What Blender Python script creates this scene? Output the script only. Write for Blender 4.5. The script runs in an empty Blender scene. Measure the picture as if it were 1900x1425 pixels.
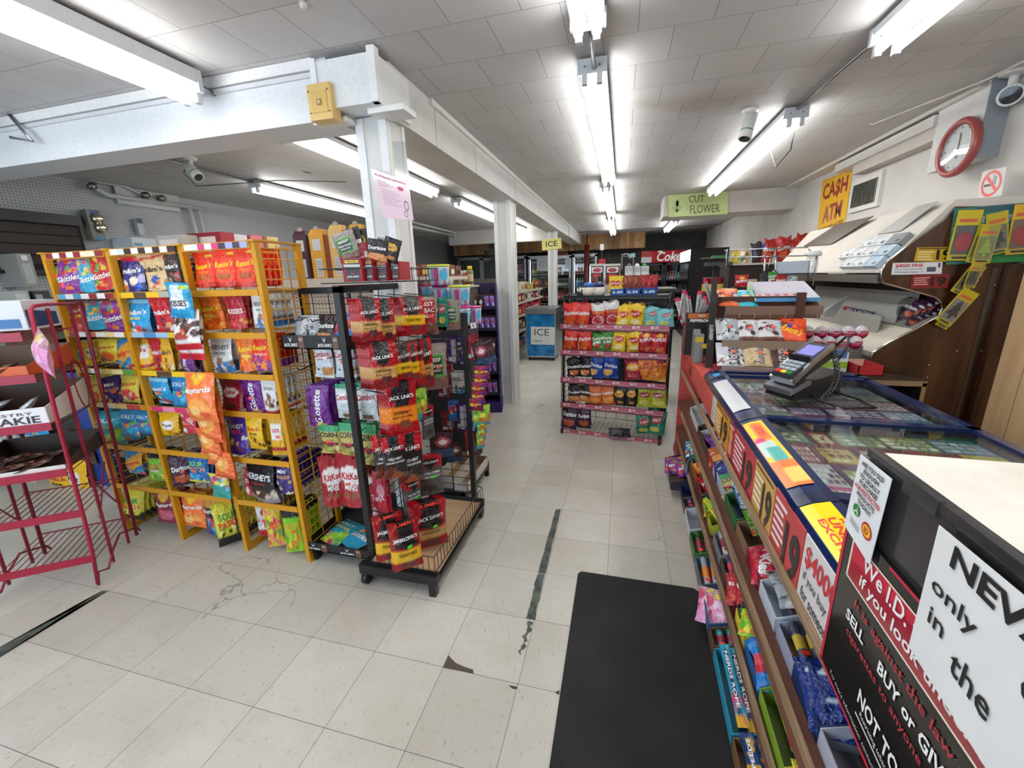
import bpy, bmesh, math, random
import numpy as np
from mathutils import Vector, Matrix, noise
PI = math.pi
rnd = random.Random(7)
scn = bpy.context.scene
col0 = scn.collection
# ------------------------------------------------------------------ camera, world, exposure
F, YAW, PITCH, ROLL, CH = 761.03, -0.26225, -0.25609, -0.02972, 1.4813
_f = Vector((math.sin(YAW)*math.cos(PITCH), math.cos(YAW)*math.cos(PITCH), math.sin(PITCH)))
_r = Vector((math.cos(YAW), -math.sin(YAW), 0)); _u = _r.cross(_f)
CR = _r*math.cos(ROLL)+_u*math.sin(ROLL); CU = _u*math.cos(ROLL)-_r*math.sin(ROLL); CF = _f
CO = Vector((0, 0, CH))
cam = bpy.data.cameras.new('camera'); camo = bpy.data.objects.new('camera', cam); col0.objects.link(camo)
cam.sensor_width = 36; cam.lens = F/1900*36; cam.clip_start = .02; cam.clip_end = 100
mw = Matrix((CR, CU, -CF)).transposed().to_4x4(); mw.translation = CO; camo.matrix_world = mw
scn.camera = camo
scn.view_settings.view_transform = 'Standard'; scn.view_settings.look = 'None'
scn.view_settings.exposure = 0.36; scn.view_settings.gamma = 1
scn.view_settings.use_curve_mapping = False
cy = scn.cycles
cy.max_bounces = 7; cy.diffuse_bounces = 3; cy.glossy_bounces = 3; cy.transmission_bounces = 6; cy.transparent_max_bounces = 10
cy.caustics_reflective = False; cy.caustics_refractive = False; cy.use_denoising = True; cy.sample_clamp_indirect = 4
CEIL = 2.51; XL, XR, YB, YF = -5.15, 2.15, 12.6, -2.2
w = bpy.data.worlds.new('world'); scn.world = w; w.use_nodes = True
w.node_tree.nodes['Background'].inputs[0].default_value = (.62, .78, 1, 1); w.node_tree.nodes['Background'].inputs[1].default_value = 1.0

def area(name, loc, rot, sx, sy, power, color):
    l = bpy.data.lights.new(name, 'AREA'); l.shape = 'RECTANGLE'; l.size = sx; l.size_y = sy; l.energy = power; l.color = color
    o = bpy.data.objects.new(name, l); o.location = loc; o.rotation_euler = rot; col0.objects.link(o); o['kind'] = 'helper'; return o
# daylight through the shop window behind the camera
area('window_daylight', (-2.4, YF+.06, 1.35), (PI/2, 0, 0), 3.6, 1.5, 60, (.72, .86, 1))

def ray(x, y): return CF + CR*((x-950)/F) - CU*((y-712.5)/F)
def atY(x, y, Y): d = ray(x, y); return CO + d*(Y/d.y)
def atX(x, y, X): d = ray(x, y); return CO + d*(X/d.x)
def atZ(x, y, Z): d = ray(x, y); return CO + d*((Z-CH)/d.z)

# ------------------------------------------------------------------ materials
def lin(c):
    if isinstance(c, str):
        c = [int(c[i:i+2], 16)/255 for i in (0, 2, 4)]
    return tuple((v/12.92 if v <= .04045 else ((v+.055)/1.055)**2.4) for v in c[:3])
MATS = {}
def nmat(name):
    m = bpy.data.materials.new(name); m.use_nodes = True; nt = m.node_tree
    MATS[name] = m
    return m, nt, nt.nodes['Principled BSDF'], nt.links
def node(nt, t, **k):
    n = nt.nodes.new(t)
    for a, b in k.items():
        if a in n.inputs: n.inputs[a].default_value = b
        else: setattr(n, a, b)
    return n
def attr_mat(name, rough, metal=0, bump=0, bscale=20, spec=.5, coat=0, var=.0):
    m, nt, b, L = nmat(name)
    a = node(nt, 'ShaderNodeAttribute', attribute_name='Col')
    b.inputs['Roughness'].default_value = rough; b.inputs['Metallic'].default_value = metal
    b.inputs['Specular IOR Level'].default_value = spec; b.inputs['Coat Weight'].default_value = coat; b.inputs['Coat Roughness'].default_value = .12
    tc = node(nt, 'ShaderNodeTexCoord')
    n = node(nt, 'ShaderNodeTexNoise', Scale=bscale, Detail=3.0); L.new(tc.outputs['Object'], n.inputs['Vector'])
    if var > 0:
        mr = node(nt, 'ShaderNodeMapRange'); mr.inputs['To Min'].default_value = 1-var; mr.inputs['To Max'].default_value = 1+var*.4
        mr.inputs['From Min'].default_value = .3; mr.inputs['From Max'].default_value = .7
        L.new(n.outputs['Fac'], mr.inputs['Value'])
        mx = node(nt, 'ShaderNodeVectorMath', operation='MULTIPLY'); L.new(a.outputs['Color'], mx.inputs[0]); L.new(mr.outputs['Result'], mx.inputs[1])
        L.new(mx.outputs[0], b.inputs['Base Color'])
    else: L.new(a.outputs['Color'], b.inputs['Base Color'])
    if bump:
        bp = node(nt, 'ShaderNodeBump', Strength=bump, Distance=.016)
        L.new(n.outputs['Fac'], bp.inputs['Height']); L.new(bp.outputs['Normal'], b.inputs['Normal'])
    return m
attr_mat('matte', .75, var=.08, bscale=6)
attr_mat('card', .55, var=.05, bscale=14)
attr_mat('print', .4)
attr_mat('foil', .2, bump=1.0, bscale=30, spec=.5, coat=.12)
attr_mat('plastic', .32, bump=.05, bscale=30)
attr_mat('gloss', .12)
attr_mat('paint', .4, bump=.08, bscale=60, var=.06)
attr_mat('metal', .3, metal=1, var=.05)
attr_mat('chrome', .12, metal=1)
def glass_mat(name, color, alpha, rough=.05):
    m, nt, b, L = nmat(name)
    out = nt.nodes['Material Output']; t = node(nt, 'ShaderNodeBsdfTransparent'); g = node(nt, 'ShaderNodeBsdfGlossy', Roughness=rough)
    t.inputs[0].default_value = (*color, 1); lw = node(nt, 'ShaderNodeLayerWeight', Blend=.5); pw = node(nt, 'ShaderNodeMath', operation='POWER'); pw.inputs[1].default_value = 5; L.new(lw.outputs['Facing'], pw.inputs[0]); fr = node(nt, 'ShaderNodeMath', operation='MULTIPLY_ADD'); fr.inputs[1].default_value = .6; fr.inputs[2].default_value = .03; L.new(pw.outputs[0], fr.inputs[0])
    n = node(nt, 'ShaderNodeTexNoise', Scale=9.0); mr = node(nt, 'ShaderNodeMath', operation='MULTIPLY_ADD'); mr.inputs[1].default_value = .06; mr.inputs[2].default_value = alpha
    ad = node(nt, 'ShaderNodeMath', operation='ADD', use_clamp=True); L.new(n.outputs['Fac'], mr.inputs[0]); L.new(mr.outputs[0], ad.inputs[0]); L.new(fr.outputs[0], ad.inputs[1])
    mx = node(nt, 'ShaderNodeMixShader'); L.new(ad.outputs[0], mx.inputs[0]); L.new(t.outputs[0], mx.inputs[1]); L.new(g.outputs[0], mx.inputs[2]); L.new(mx.outputs[0], out.inputs[0])
    return m
glass_mat('glass', (.93, .96, .97), .0, .02)
glass_mat('clearwrap', (.82, .84, .86), .1, .12)
glass_mat('smoked', (.30, .29, .30), .05, .08)
def emit(name, c, s):
    m, nt, b, L = nmat(name); b.inputs['Base Color'].default_value = (*c, 1); b.inputs['Emission Color'].default_value = (*c, 1); b.inputs['Emission Strength'].default_value = s
    return m
TUBE = 13.0
emit('tube', (.98, .985, .965), TUBE)
emit('lit_panel', (.85, .92, 1), 1.6)
emit('screen', (.16, .15, .42), .5)
emit('cooler_lamp', (.9, .97, 1), 5)

def floor_mat():
    m, nt, b, L = nmat('floor_tiles')
    tc = node(nt, 'ShaderNodeNewGeometry'); mp = node(nt, 'ShaderNodeMapping'); mp.inputs['Location'].default_value = (.018, -.857, 0)
    L.new(tc.outputs['Position'], mp.inputs['Vector'])
    br = node(nt, 'ShaderNodeTexBrick', offset=0.0, squash=1.0)
    for k, v in {'Scale': 1.0, 'Mortar Size': .0011, 'Mortar Smooth': .2, 'Bias': 0.0, 'Brick Width': .3048, 'Row Height': .3048}.items(): br.inputs[k].default_value = v
    br.inputs['Color1'].default_value = (.56, .53, .47, 1); br.inputs['Color2'].default_value = (.64, .61, .545, 1); br.inputs['Mortar'].default_value = (.13, .11, .095, 1)
    L.new(mp.outputs[0], br.inputs['Vector'])
    ms = node(nt, 'ShaderNodeMapping'); ms.inputs['Scale'].default_value = (130, 40, 1); L.new(tc.outputs['Position'], ms.inputs['Vector'])
    n = node(nt, 'ShaderNodeTexNoise', Scale=1.0, Detail=2.0); L.new(ms.outputs[0], n.inputs['Vector'])
    cr = node(nt, 'ShaderNodeValToRGB'); cr.color_ramp.elements[0].position = .63; cr.color_ramp.elements[0].color = (1, 1, 1, 1)
    cr.color_ramp.elements[1].position = .71; cr.color_ramp.elements[1].color = (.70, .68, .66, 1); L.new(n.outputs['Fac'], cr.inputs[0])
    n2 = node(nt, 'ShaderNodeTexNoise', Scale=1.6, Detail=6.0, Roughness=.65); L.new(tc.outputs['Position'], n2.inputs['Vector'])
    cr2 = node(nt, 'ShaderNodeValToRGB'); cr2.color_ramp.elements[0].position = .3; cr2.color_ramp.elements[0].color = (.82, .79, .75, 1)
    cr2.color_ramp.elements[1].position = .6; cr2.color_ramp.elements[1].color = (1, 1, 1, 1); L.new(n2.outputs['Fac'], cr2.inputs[0])
    # hairline cracks, only in patches
    vo = node(nt, 'ShaderNodeTexVoronoi', feature='DISTANCE_TO_EDGE'); vo.inputs['Scale'].default_value = 3.2
    n3 = node(nt, 'ShaderNodeTexNoise', Scale=7.0, Detail=4.0); L.new(tc.outputs['Position'], n3.inputs['Vector'])
    av = node(nt, 'ShaderNodeMixRGB'); av.inputs[0].default_value = .12; L.new(tc.outputs['Position'], av.inputs[1]); L.new(n3.outputs['Color'], av.inputs[2]); L.new(av.outputs[0], vo.inputs['Vector'])
    lt = node(nt, 'ShaderNodeMath', operation='LESS_THAN'); lt.inputs[1].default_value = .006; L.new(vo.outputs['Distance'], lt.inputs[0])
    n4 = node(nt, 'ShaderNodeTexNoise', Scale=1.3, Detail=1.0); L.new(tc.outputs['Position'], n4.inputs['Vector'])
    gt = node(nt, 'ShaderNodeMath', operation='GREATER_THAN'); gt.inputs[1].default_value = .62; L.new(n4.outputs['Fac'], gt.inputs[0])
    mm = node(nt, 'ShaderNodeMath', operation='MULTIPLY'); L.new(lt.outputs[0], mm.inputs[0]); L.new(gt.outputs[0], mm.inputs[1])
    m1 = node(nt, 'ShaderNodeVectorMath', operation='MULTIPLY'); L.new(br.outputs['Color'], m1.inputs[0]); L.new(cr.outputs[0], m1.inputs[1])
    m2 = node(nt, 'ShaderNodeVectorMath', operation='MULTIPLY'); L.new(m1.outputs[0], m2.inputs[0]); L.new(cr2.outputs[0], m2.inputs[1])
    m3 = node(nt, 'ShaderNodeMixRGB'); L.new(mm.outputs[0], m3.inputs[0]); L.new(m2.outputs[0], m3.inputs[1]); m3.inputs[2].default_value = (.33, .31, .28, 1)
    L.new(m3.outputs[0], b.inputs['Base Color'])
    mr = node(nt, 'ShaderNodeMapRange'); mr.inputs['To Min'].default_value = .2; mr.inputs['To Max'].default_value = .42; L.new(n2.outputs['Fac'], mr.inputs['Value']); L.new(mr.outputs[0], b.inputs['Roughness'])
    bp = node(nt, 'ShaderNodeBump', Strength=.25, Distance=.002, invert=True); L.new(br.outputs['Fac'], bp.inputs['Height']); L.new(bp.outputs[0], b.inputs['Normal'])
floor_mat()
def ceiling_mat():
    m, nt, b, L = nmat('ceiling_tiles')
    tc = node(nt, 'ShaderNodeNewGeometry'); mp = node(nt, 'ShaderNodeMapping'); mp.inputs['Location'].default_value = (.43, -.09, 0)
    L.new(tc.outputs['Position'], mp.inputs['Vector'])
    br = node(nt, 'ShaderNodeTexBrick', offset=.5, squash=1.0)
    for k, v in {'Scale': 1.0, 'Mortar Size': .0022, 'Mortar Smooth': .3, 'Bias': 0.0, 'Brick Width': .3048, 'Row Height': .3048}.items(): br.inputs[k].default_value = v
    br.inputs['Color1'].default_value = (.545, .53, .525, 1); br.inputs['Color2'].default_value = (.60, .585, .58, 1); br.inputs['Mortar'].default_value = (.30, .28, .27, 1)
    L.new(mp.outputs[0], br.inputs['Vector'])
    n = node(nt, 'ShaderNodeTexNoise', Scale=.9, Detail=4.0); L.new(tc.outputs['Position'], n.inputs['Vector'])
    cr = node(nt, 'ShaderNodeValToRGB'); cr.color_ramp.elements[0].position = .27; cr.color_ramp.elements[0].color = (.72, .66, .56, 1)
    cr.color_ramp.elements[1].position = .42; cr.color_ramp.elements[1].color = (1, 1, 1, 1); L.new(n.outputs['Fac'], cr.inputs[0])
    m1 = node(nt, 'ShaderNodeVectorMath', operation='MULTIPLY'); L.new(br.outputs['Color'], m1.inputs[0]); L.new(cr.outputs[0], m1.inputs[1])
    L.new(m1.outputs[0], b.inputs['Base Color']); b.inputs['Roughness'].default_value = .6
    n2 = node(nt, 'ShaderNodeTexNoise', Scale=2.5, Detail=2.0); L.new(tc.outputs['Position'], n2.inputs['Vector'])
    b1 = node(nt, 'ShaderNodeBump', Strength=.5, Distance=.004, invert=True); L.new(br.outputs['Fac'], b1.inputs['Height'])
    b2 = node(nt, 'ShaderNodeBump', Strength=.5, Distance=.03); L.new(n2.outputs['Fac'], b2.inputs['Height']); L.new(b1.outputs[0], b2.inputs['Normal'])
    L.new(b2.outputs[0], b.inputs['Normal'])
ceiling_mat()
def peg_mat(name, c, hole, axes):
    m, nt, b, L = nmat(name)
    tc = node(nt, 'ShaderNodeNewGeometry'); sp = node(nt, 'ShaderNodeSeparateXYZ'); L.new(tc.outputs['Position'], sp.inputs[0])
    acc = None
    for ax in axes:
        a = node(nt, 'ShaderNodeMath', operation='MULTIPLY'); a.inputs[1].default_value = 1/.0254; L.new(sp.outputs[ax], a.inputs[0])
        f = node(nt, 'ShaderNodeMath', operation='FRACT'); L.new(a.outputs[0], f.inputs[0])
        s = node(nt, 'ShaderNodeMath', operation='SUBTRACT'); s.inputs[1].default_value = .5; L.new(f.outputs[0], s.inputs[0])
        p = node(nt, 'ShaderNodeMath', operation='MULTIPLY'); L.new(s.outputs[0], p.inputs[0]); L.new(s.outputs[0], p.inputs[1])
        if acc is None: acc = p
        else:
            q = node(nt, 'ShaderNodeMath', operation='ADD'); L.new(acc.outputs[0], q.inputs[0]); L.new(p.outputs[0], q.inputs[1]); acc = q
    lt = node(nt, 'ShaderNodeMath', operation='LESS_THAN'); lt.inputs[1].default_value = .033; L.new(acc.outputs[0], lt.inputs[0])
    mx = node(nt, 'ShaderNodeMixRGB'); L.new(lt.outputs[0], mx.inputs[0]); mx.inputs[1].default_value = (*c, 1); mx.inputs[2].default_value = (*hole, 1)
    L.new(mx.outputs[0], b.inputs['Base Color']); b.inputs['Roughness'].default_value = .55
peg_mat('pegboard_grey', (.50, .51, .52), (.10, .10, .10), ('Y', 'Z'))
peg_mat('pegboard_cream', (.74, .68, .58), (.03, .025, .02), ('X', 'Z'))
peg_mat('pegboard_side', (.66, .60, .50), (.05, .04, .04), ('Y', 'Z'))
def wood_mat(name, c1, c2, plank=0, axis='X', rough=.5, grain=(30, 30, 2.0), knots=False, lo=.62):
    m, nt, b, L = nmat(name)
    tc = node(nt, 'ShaderNodeNewGeometry' if plank else 'ShaderNodeTexCoord'); src = tc.outputs['Position' if plank else 'Object']
    mp = node(nt, 'ShaderNodeMapping'); mp.inputs['Scale'].default_value = grain; L.new(src, mp.inputs[0])
    n = node(nt, 'ShaderNodeTexNoise', Scale=1.0, Detail=5.0, Distortion=.6); L.new(mp.outputs[0], n.inputs['Vector'])
    cr = node(nt, 'ShaderNodeValToRGB'); cr.color_ramp.elements[0].position = .36; cr.color_ramp.elements[0].color = (*c1, 1); cr.color_ramp.elements[1].position = .64; cr.color_ramp.elements[1].color = (*c2, 1)
    L.new(n.outputs['Fac'], cr.inputs[0]); out = cr.outputs[0]
    if plank:
        sp = node(nt, 'ShaderNodeSeparateXYZ'); L.new(src, sp.inputs[0])
        a = node(nt, 'ShaderNodeMath', operation='DIVIDE'); a.inputs[1].default_value = plank; L.new(sp.outputs[axis], a.inputs[0])
        fl = node(nt, 'ShaderNodeMath', operation='FLOOR'); L.new(a.outputs[0], fl.inputs[0])
        wn = node(nt, 'ShaderNodeTexWhiteNoise', noise_dimensions='1D'); L.new(fl.outputs[0], wn.inputs['W'])
        mr = node(nt, 'ShaderNodeMapRange'); mr.inputs['To Min'].default_value = lo; mr.inputs['To Max'].default_value = 1.15; L.new(wn.outputs['Value'], mr.inputs['Value'])
        fr = node(nt, 'ShaderNodeMath', operation='FRACT'); L.new(a.outputs[0], fr.inputs[0])
        lt = node(nt, 'ShaderNodeMath', operation='GREATER_THAN'); lt.inputs[1].default_value = .06 if plank < .2 else .015; L.new(fr.outputs[0], lt.inputs[0])
        mu = node(nt, 'ShaderNodeMath', operation='MULTIPLY_ADD'); mu.inputs[1].default_value = .75; mu.inputs[2].default_value = .25; L.new(lt.outputs[0], mu.inputs[0])
        m2 = node(nt, 'ShaderNodeMath', operation='MULTIPLY'); L.new(mu.outputs[0], m2.inputs[0]); L.new(mr.outputs[0], m2.inputs[1])
        v = node(nt, 'ShaderNodeVectorMath', operation='MULTIPLY'); L.new(out, v.inputs[0]); L.new(m2.outputs[0], v.inputs[1]); out = v.outputs[0]
    if knots:
        vo = node(nt, 'ShaderNodeTexVoronoi'); vo.inputs['Scale'].default_value = 1.0
        mk = node(nt, 'ShaderNodeMapping'); mk.inputs['Scale'].default_value = (7, 7, 4); L.new(src, mk.inputs[0]); L.new(mk.outputs[0], vo.inputs['Vector'])
        lt = node(nt, 'ShaderNodeMapRange'); lt.inputs['From Min'].default_value = .06; lt.inputs['From Max'].default_value = .16; lt.inputs['To Min'].default_value = .25; L.new(vo.outputs['Distance'], lt.inputs['Value'])
        v = node(nt, 'ShaderNodeVectorMath', operation='MULTIPLY'); L.new(out, v.inputs[0]); L.new(lt.outputs[0], v.inputs[1]); out = v.outputs[0]
    L.new(out, b.inputs['Base Color']); b.inputs['Roughness'].default_value = rough
wood_mat('pine_boards', (.42, .20, .07), (.66, .37, .16), .13, 'X', .5, (16, 16, 1.2), True)
wood_mat('dark_laminate', (.028, .010, .005), (.085, .033, .014), 0, 'X', .22, (9, 9, 1.3))
wood_mat('light_boards', (.66, .43, .22), (.82, .57, .32), .31, 'Y', .5, (7, 7, .8), False, .95)
wood_mat('rail_wood', (.20, .12, .065), (.36, .24, .14), 0, 'X', .55, (60, 3, 60))
wood_mat('tray_board', (.45, .28, .15), (.52, .34, .19), 0, 'X', .5, (3, 20, 20))
def noisy(name, c1, c2, scale, rough, bump=0, lo=.4, hi=.6):
    m, nt, b, L = nmat(name)
    tc = node(nt, 'ShaderNodeNewGeometry'); n = node(nt, 'ShaderNodeTexNoise', Scale=scale, Detail=5.0); L.new(tc.outputs['Position'], n.inputs['Vector'])
    cr = node(nt, 'ShaderNodeValToRGB'); cr.color_ramp.elements[0].position = lo; cr.color_ramp.elements[0].color = (*c1, 1); cr.color_ramp.elements[1].position = hi; cr.color_ramp.elements[1].color = (*c2, 1)
    L.new(n.outputs['Fac'], cr.inputs[0]); L.new(cr.outputs[0], b.inputs['Base Color']); b.inputs['Roughness'].default_value = rough
    if bump:
        bp = node(nt, 'ShaderNodeBump', Strength=bump, Distance=.01); L.new(n.outputs['Fac'], bp.inputs['Height']); L.new(bp.outputs[0], b.inputs['Normal'])
noisy('wall_plaster', (.60, .56, .53), (.69, .655, .62), 3, .6, .1, .3, .6)
noisy('white_wood', (.60, .60, .58), (.70, .70, .68), 5, .42, .1, .25, .55)
noisy('dark_wall', (.07, .066, .062), (.11, .105, .10), 3, .7)
noisy('rubber_mat', (.003, .0035, .0035), (.014, .014, .013), 5, .75, .3, .35, .8)
noisy('red_laminate', (.50, .065, .055), (.58, .09, .075), 8, .35)
noisy('stained_top', (.72, .67, .57), (.86, .82, .74), 6, .5, .05, .35, .6)
noisy('water_print', (.0, .10, .30), (.02, .22, .48), 7, .3, 0, .4, .62)
noisy('smoked_plastic', (.035, .032, .033), (.085, .08, .082), 2.5, .16, .02, .4, .7)
noisy('tape', (.03, .04, .032), (.10, .115, .10), 14, .45, .2)

# ------------------------------------------------------------------ mesh helpers
TXT = {}
def text2d(s, off=.0, shear=0.0):
    k = (s, off, shear)
    if k in TXT: return TXT[k]
    c = bpy.data.curves.new('t', 'FONT'); c.body = s; c.resolution_u = 2; c.offset = off; c.shear = shear
    o = bpy.data.objects.new('t', c); col0.objects.link(o)
    bpy.context.view_layer.update()
    me = o.evaluated_get(bpy.context.evaluated_depsgraph_get()).to_mesh()
    vs = [(v.co.x, v.co.y) for v in me.vertices]; fs = [tuple(p.vertices) for p in me.polygons]
    bpy.data.objects.remove(o); bpy.data.curves.remove(c)
    if not vs: vs = [(0, 0)]
    x0 = min(v[0] for v in vs); x1 = max(v[0] for v in vs); y0 = min(v[1] for v in vs); y1 = max(v[1] for v in vs)
    W = max(1e-4, x1-x0); H = max(1e-4, y1-y0)
    TXT[k] = ([((x-x0)/W-.5, (y-y0)/H-.5) for x, y in vs], fs, W/H)
    return TXT[k]

class MB:
    def __init__(s): s.v = []; s.f = []; s.c = []; s.m = []; s.sm = []; s.names = []
    def mi(s, mat):
        if mat not in s.names: s.names.append(mat)
        return s.names.index(mat)
    def add(s, vs, fs, col, mat, smooth=False):
        o = len(s.v); s.v += [tuple(v) for v in vs]
        if col and isinstance(col[0], (tuple, list)): s.c += list(col)
        else: s.c += [lin(col)]*len(vs)
        k = s.mi(mat)
        for f in fs: s.f.append([i+o for i in f]); s.m.append(k); s.sm.append(smooth)
    def box(s, a, b, col='ffffff', mat='matte', R=None, ch=0):
        x0, y0, z0 = a; x1, y1, z1 = b
        vs = [Vector(p) for p in ((x0, y0, z0), (x1, y0, z0), (x1, y1, z0), (x0, y1, z0), (x0, y0, z1), (x1, y0, z1), (x1, y1, z1), (x0, y1, z1))]
        if R is not None:
            c = Vector(((x0+x1)/2, (y0+y1)/2, (z0+z1)/2)); vs = [c+R@(v-c) for v in vs]
        s.add(vs, [(0, 3, 2, 1), (4, 5, 6, 7), (0, 1, 5, 4), (1, 2, 6, 5), (2, 3, 7, 6), (3, 0, 4, 7)], col, mat)
    def quad(s, a, b, c, d, col='ffffff', mat='print'): s.add([a, b, c, d], [(0, 1, 2, 3)], col, mat)
    def prism(s, pts, d, col='ffffff', mat='matte'):
        n = len(pts); d = Vector(d); p = [Vector(q) for q in pts]
        s.add(p+[q+d for q in p], [tuple(range(n))[::-1], tuple(range(n, 2*n))]+[(i, (i+1) % n, (i+1) % n+n, i+n) for i in range(n)], col, mat)
    def tube(s, pts, r, n=6, col='ffffff', mat='paint', closed=False, caps=True, r2=None):
        P = [Vector(p) for p in pts]; m = len(P); vs = []; prev = None
        for i, p in enumerate(P):
            if closed: t = P[(i+1) % m]-P[i-1]
            else: t = P[min(i+1, m-1)]-P[max(i-1, 0)]
            t.normalize()
            if prev is None:
                a = Vector((0, 0, 1)) if abs(t.z) < .9 else Vector((1, 0, 0)); x = t.cross(a).normalized()
            else: x = (prev-t*prev.dot(t)).normalized()
            prev = x; y = t.cross(x); rr = r if r2 is None else r+(r2-r)*i/(m-1)
            vs += [p+(x*math.cos(2*PI*(k+.5)/n)+y*math.sin(2*PI*(k+.5)/n))*rr for k in range(n)]
        fs = []
        for i in range(m if closed else m-1):
            j = (i+1) % m
            fs += [(i*n+k, i*n+(k+1) % n, j*n+(k+1) % n, j*n+k) for k in range(n)]
        if caps and not closed: fs += [tuple(range(n))[::-1], tuple(range((m-1)*n, m*n))]
        s.add(vs, fs, col, mat, n > 5)
    def lathe(s, prof, c=(0, 0, 0), n=16, col='ffffff', mat='plastic', axis='Z', colf=None, cap=True):
        vs = []; cs = []
        for r, z in prof:
            for k in range(n):
                a = 2*PI*k/n; p = (r*math.cos(a), r*math.sin(a), z)
                if axis == 'Y': p = (p[0], z, p[1])
                if axis == 'X': p = (z, p[0], p[1])
                vs.append((p[0]+c[0], p[1]+c[1], p[2]+c[2])); cs.append(lin(colf(r, z, a)) if colf else lin(col))
        fs = []
        for i in range(len(prof)-1): fs += [(i*n+k, i*n+(k+1) % n, (i+1)*n+(k+1) % n, (i+1)*n+k) for k in range(n)]
        if cap: fs += [tuple(range(n))[::-1], tuple(range((len(prof)-1)*n, len(prof)*n))]
        s.add(vs, fs, cs, mat, True)
    def grid(s, fn, nu, nv, col, mat, smooth=True, colf=None):
        vs = []; cs = []
        for j in range(nv+1):
            for i in range(nu+1):
                u, v = i/nu, j/nv; vs.append(fn(u, v)); cs.append(colf(u, v) if colf else lin(col))
        fs = [(j*(nu+1)+i, j*(nu+1)+i+1, (j+1)*(nu+1)+i+1, (j+1)*(nu+1)+i) for j in range(nv) for i in range(nu)]
        s.add(vs, fs, cs, mat, smooth)
    def text(s, t, fn, cu, cv, w, h, col='000000', mat='print', rot=0, off=.012, shear=0):
        """fn(u,v) maps the surface; w,h are the box of the text in u,v; text is stretched to it"""
        vs, fs, asp = text2d(t, off, shear); c, sn = math.cos(rot), math.sin(rot); P = []
        for x, y in vs:
            X, Y = x*w, y*h
            P.append(fn(cu+X*c-Y*sn, cv+X*sn+Y*c))
        s.add(P, fs, col, mat)
    def build(s, name, parent=None, loc=None, link=True):
        me = bpy.data.meshes.new(name); me.from_pydata(s.v, [], s.f)
        me.polygons.foreach_set('material_index', s.m); me.polygons.foreach_set('use_smooth', s.sm)
        ca = me.color_attributes.new('Col', 'FLOAT_COLOR', 'POINT')
        ca.data.foreach_set('color', np.array([(*c, 1) for c in s.c], dtype=np.float32).ravel())
        for nme in s.names: me.materials.append(MATS[nme])
        me.update()
        o = bpy.data.objects.new(name, me)
        if link: col0.objects.link(o)
        if parent: o.parent = parent
        if loc is not None: o.location = loc
        return o

def plane_fn(o, ex, ey, n=None, off=.0015):
    """surface map: o = centre, ex,ey = full-width vectors for u,v in 0..1"""
    o = Vector(o); ex = Vector(ex); ey = Vector(ey)
    nn = (ex.cross(ey)).normalized()*off
    return lambda u, v: o+ex*(u-.5)+ey*(v-.5)+nn
def tag(o, label, cat, group=None, kind=None):
    o['label'] = label; o['category'] = cat
    if group: o['group'] = group
    if kind: o['kind'] = kind
    return o
def struct(o): o['kind'] = 'structure'; return o
def empty(name, loc=(0, 0, 0), rz=0):
    o = bpy.data.objects.new(name, None); o.empty_display_size = .05; o.location = loc; o.rotation_euler = (0, 0, rz); col0.objects.link(o); return o
def thing(name, label, cat, loc=(0, 0, 0), rz=0, group=None): return tag(empty(name, loc, rz), label, cat, group)
def copy_tree(o, parent=None):
    c = o.copy(); col0.objects.link(c)
    if parent: c.parent = parent
    for ch in o.children: copy_tree(ch, c)
    return c
USED = {}
def uniq(label):
    USED[label] = USED.get(label, 0)+1
    return label
# ------------------------------------------------------------------ packages
def art_fn(bg, arts, seed=0):
    bgc = lin(bg); A = [(a[0], [lin(x) if isinstance(x, str) and len(x) == 6 else x for x in a[1:]]) for a in arts]
    def f(u, v):
        c = bgc
        for k, p in A:
            if k == 'band':                       # v0 v1 colour [slope]
                t = v-(p[3]*(u-.5) if len(p) > 3 else 0)
                if p[0] <= t <= p[1]: c = p[2]
            elif k == 'ell':
                if ((u-p[0])/p[2])**2+((v-p[1])/p[3])**2 <= 1: c = p[4]
            elif k == 'rect':
                if p[0] <= u <= p[2] and p[1] <= v <= p[3]: c = p[4]
            elif k == 'shield':                   # cu, top, bottom, halfwidth, colour
                if p[2] <= v <= p[1]:
                    t = (v-p[2])/(p[1]-p[2])
                    if abs(u-p[0]) < p[3]*min(1, .25+t*1.6): c = p[4]
            elif k == 'spots':                    # seed n r v0 v1 colour...
                r = random.Random(p[0])
                for i in range(p[1]):
                    a, b = r.random(), p[3]+(p[4]-p[3])*r.random(); cc = p[5+i % (len(p)-5)]; q = p[2]*(.6+.8*r.random())
                    if ((u-a)/q)**2+((v-b)/(q*.75))**2 < 1: c = cc
            elif k == 'diag':                     # period, duty, colour, slope
                if ((v+u*p[3])/p[0]) % 1 < p[1]: c = p[2]
        return c
    return f
W = 'f4f4f2'; K = '111111'
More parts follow.
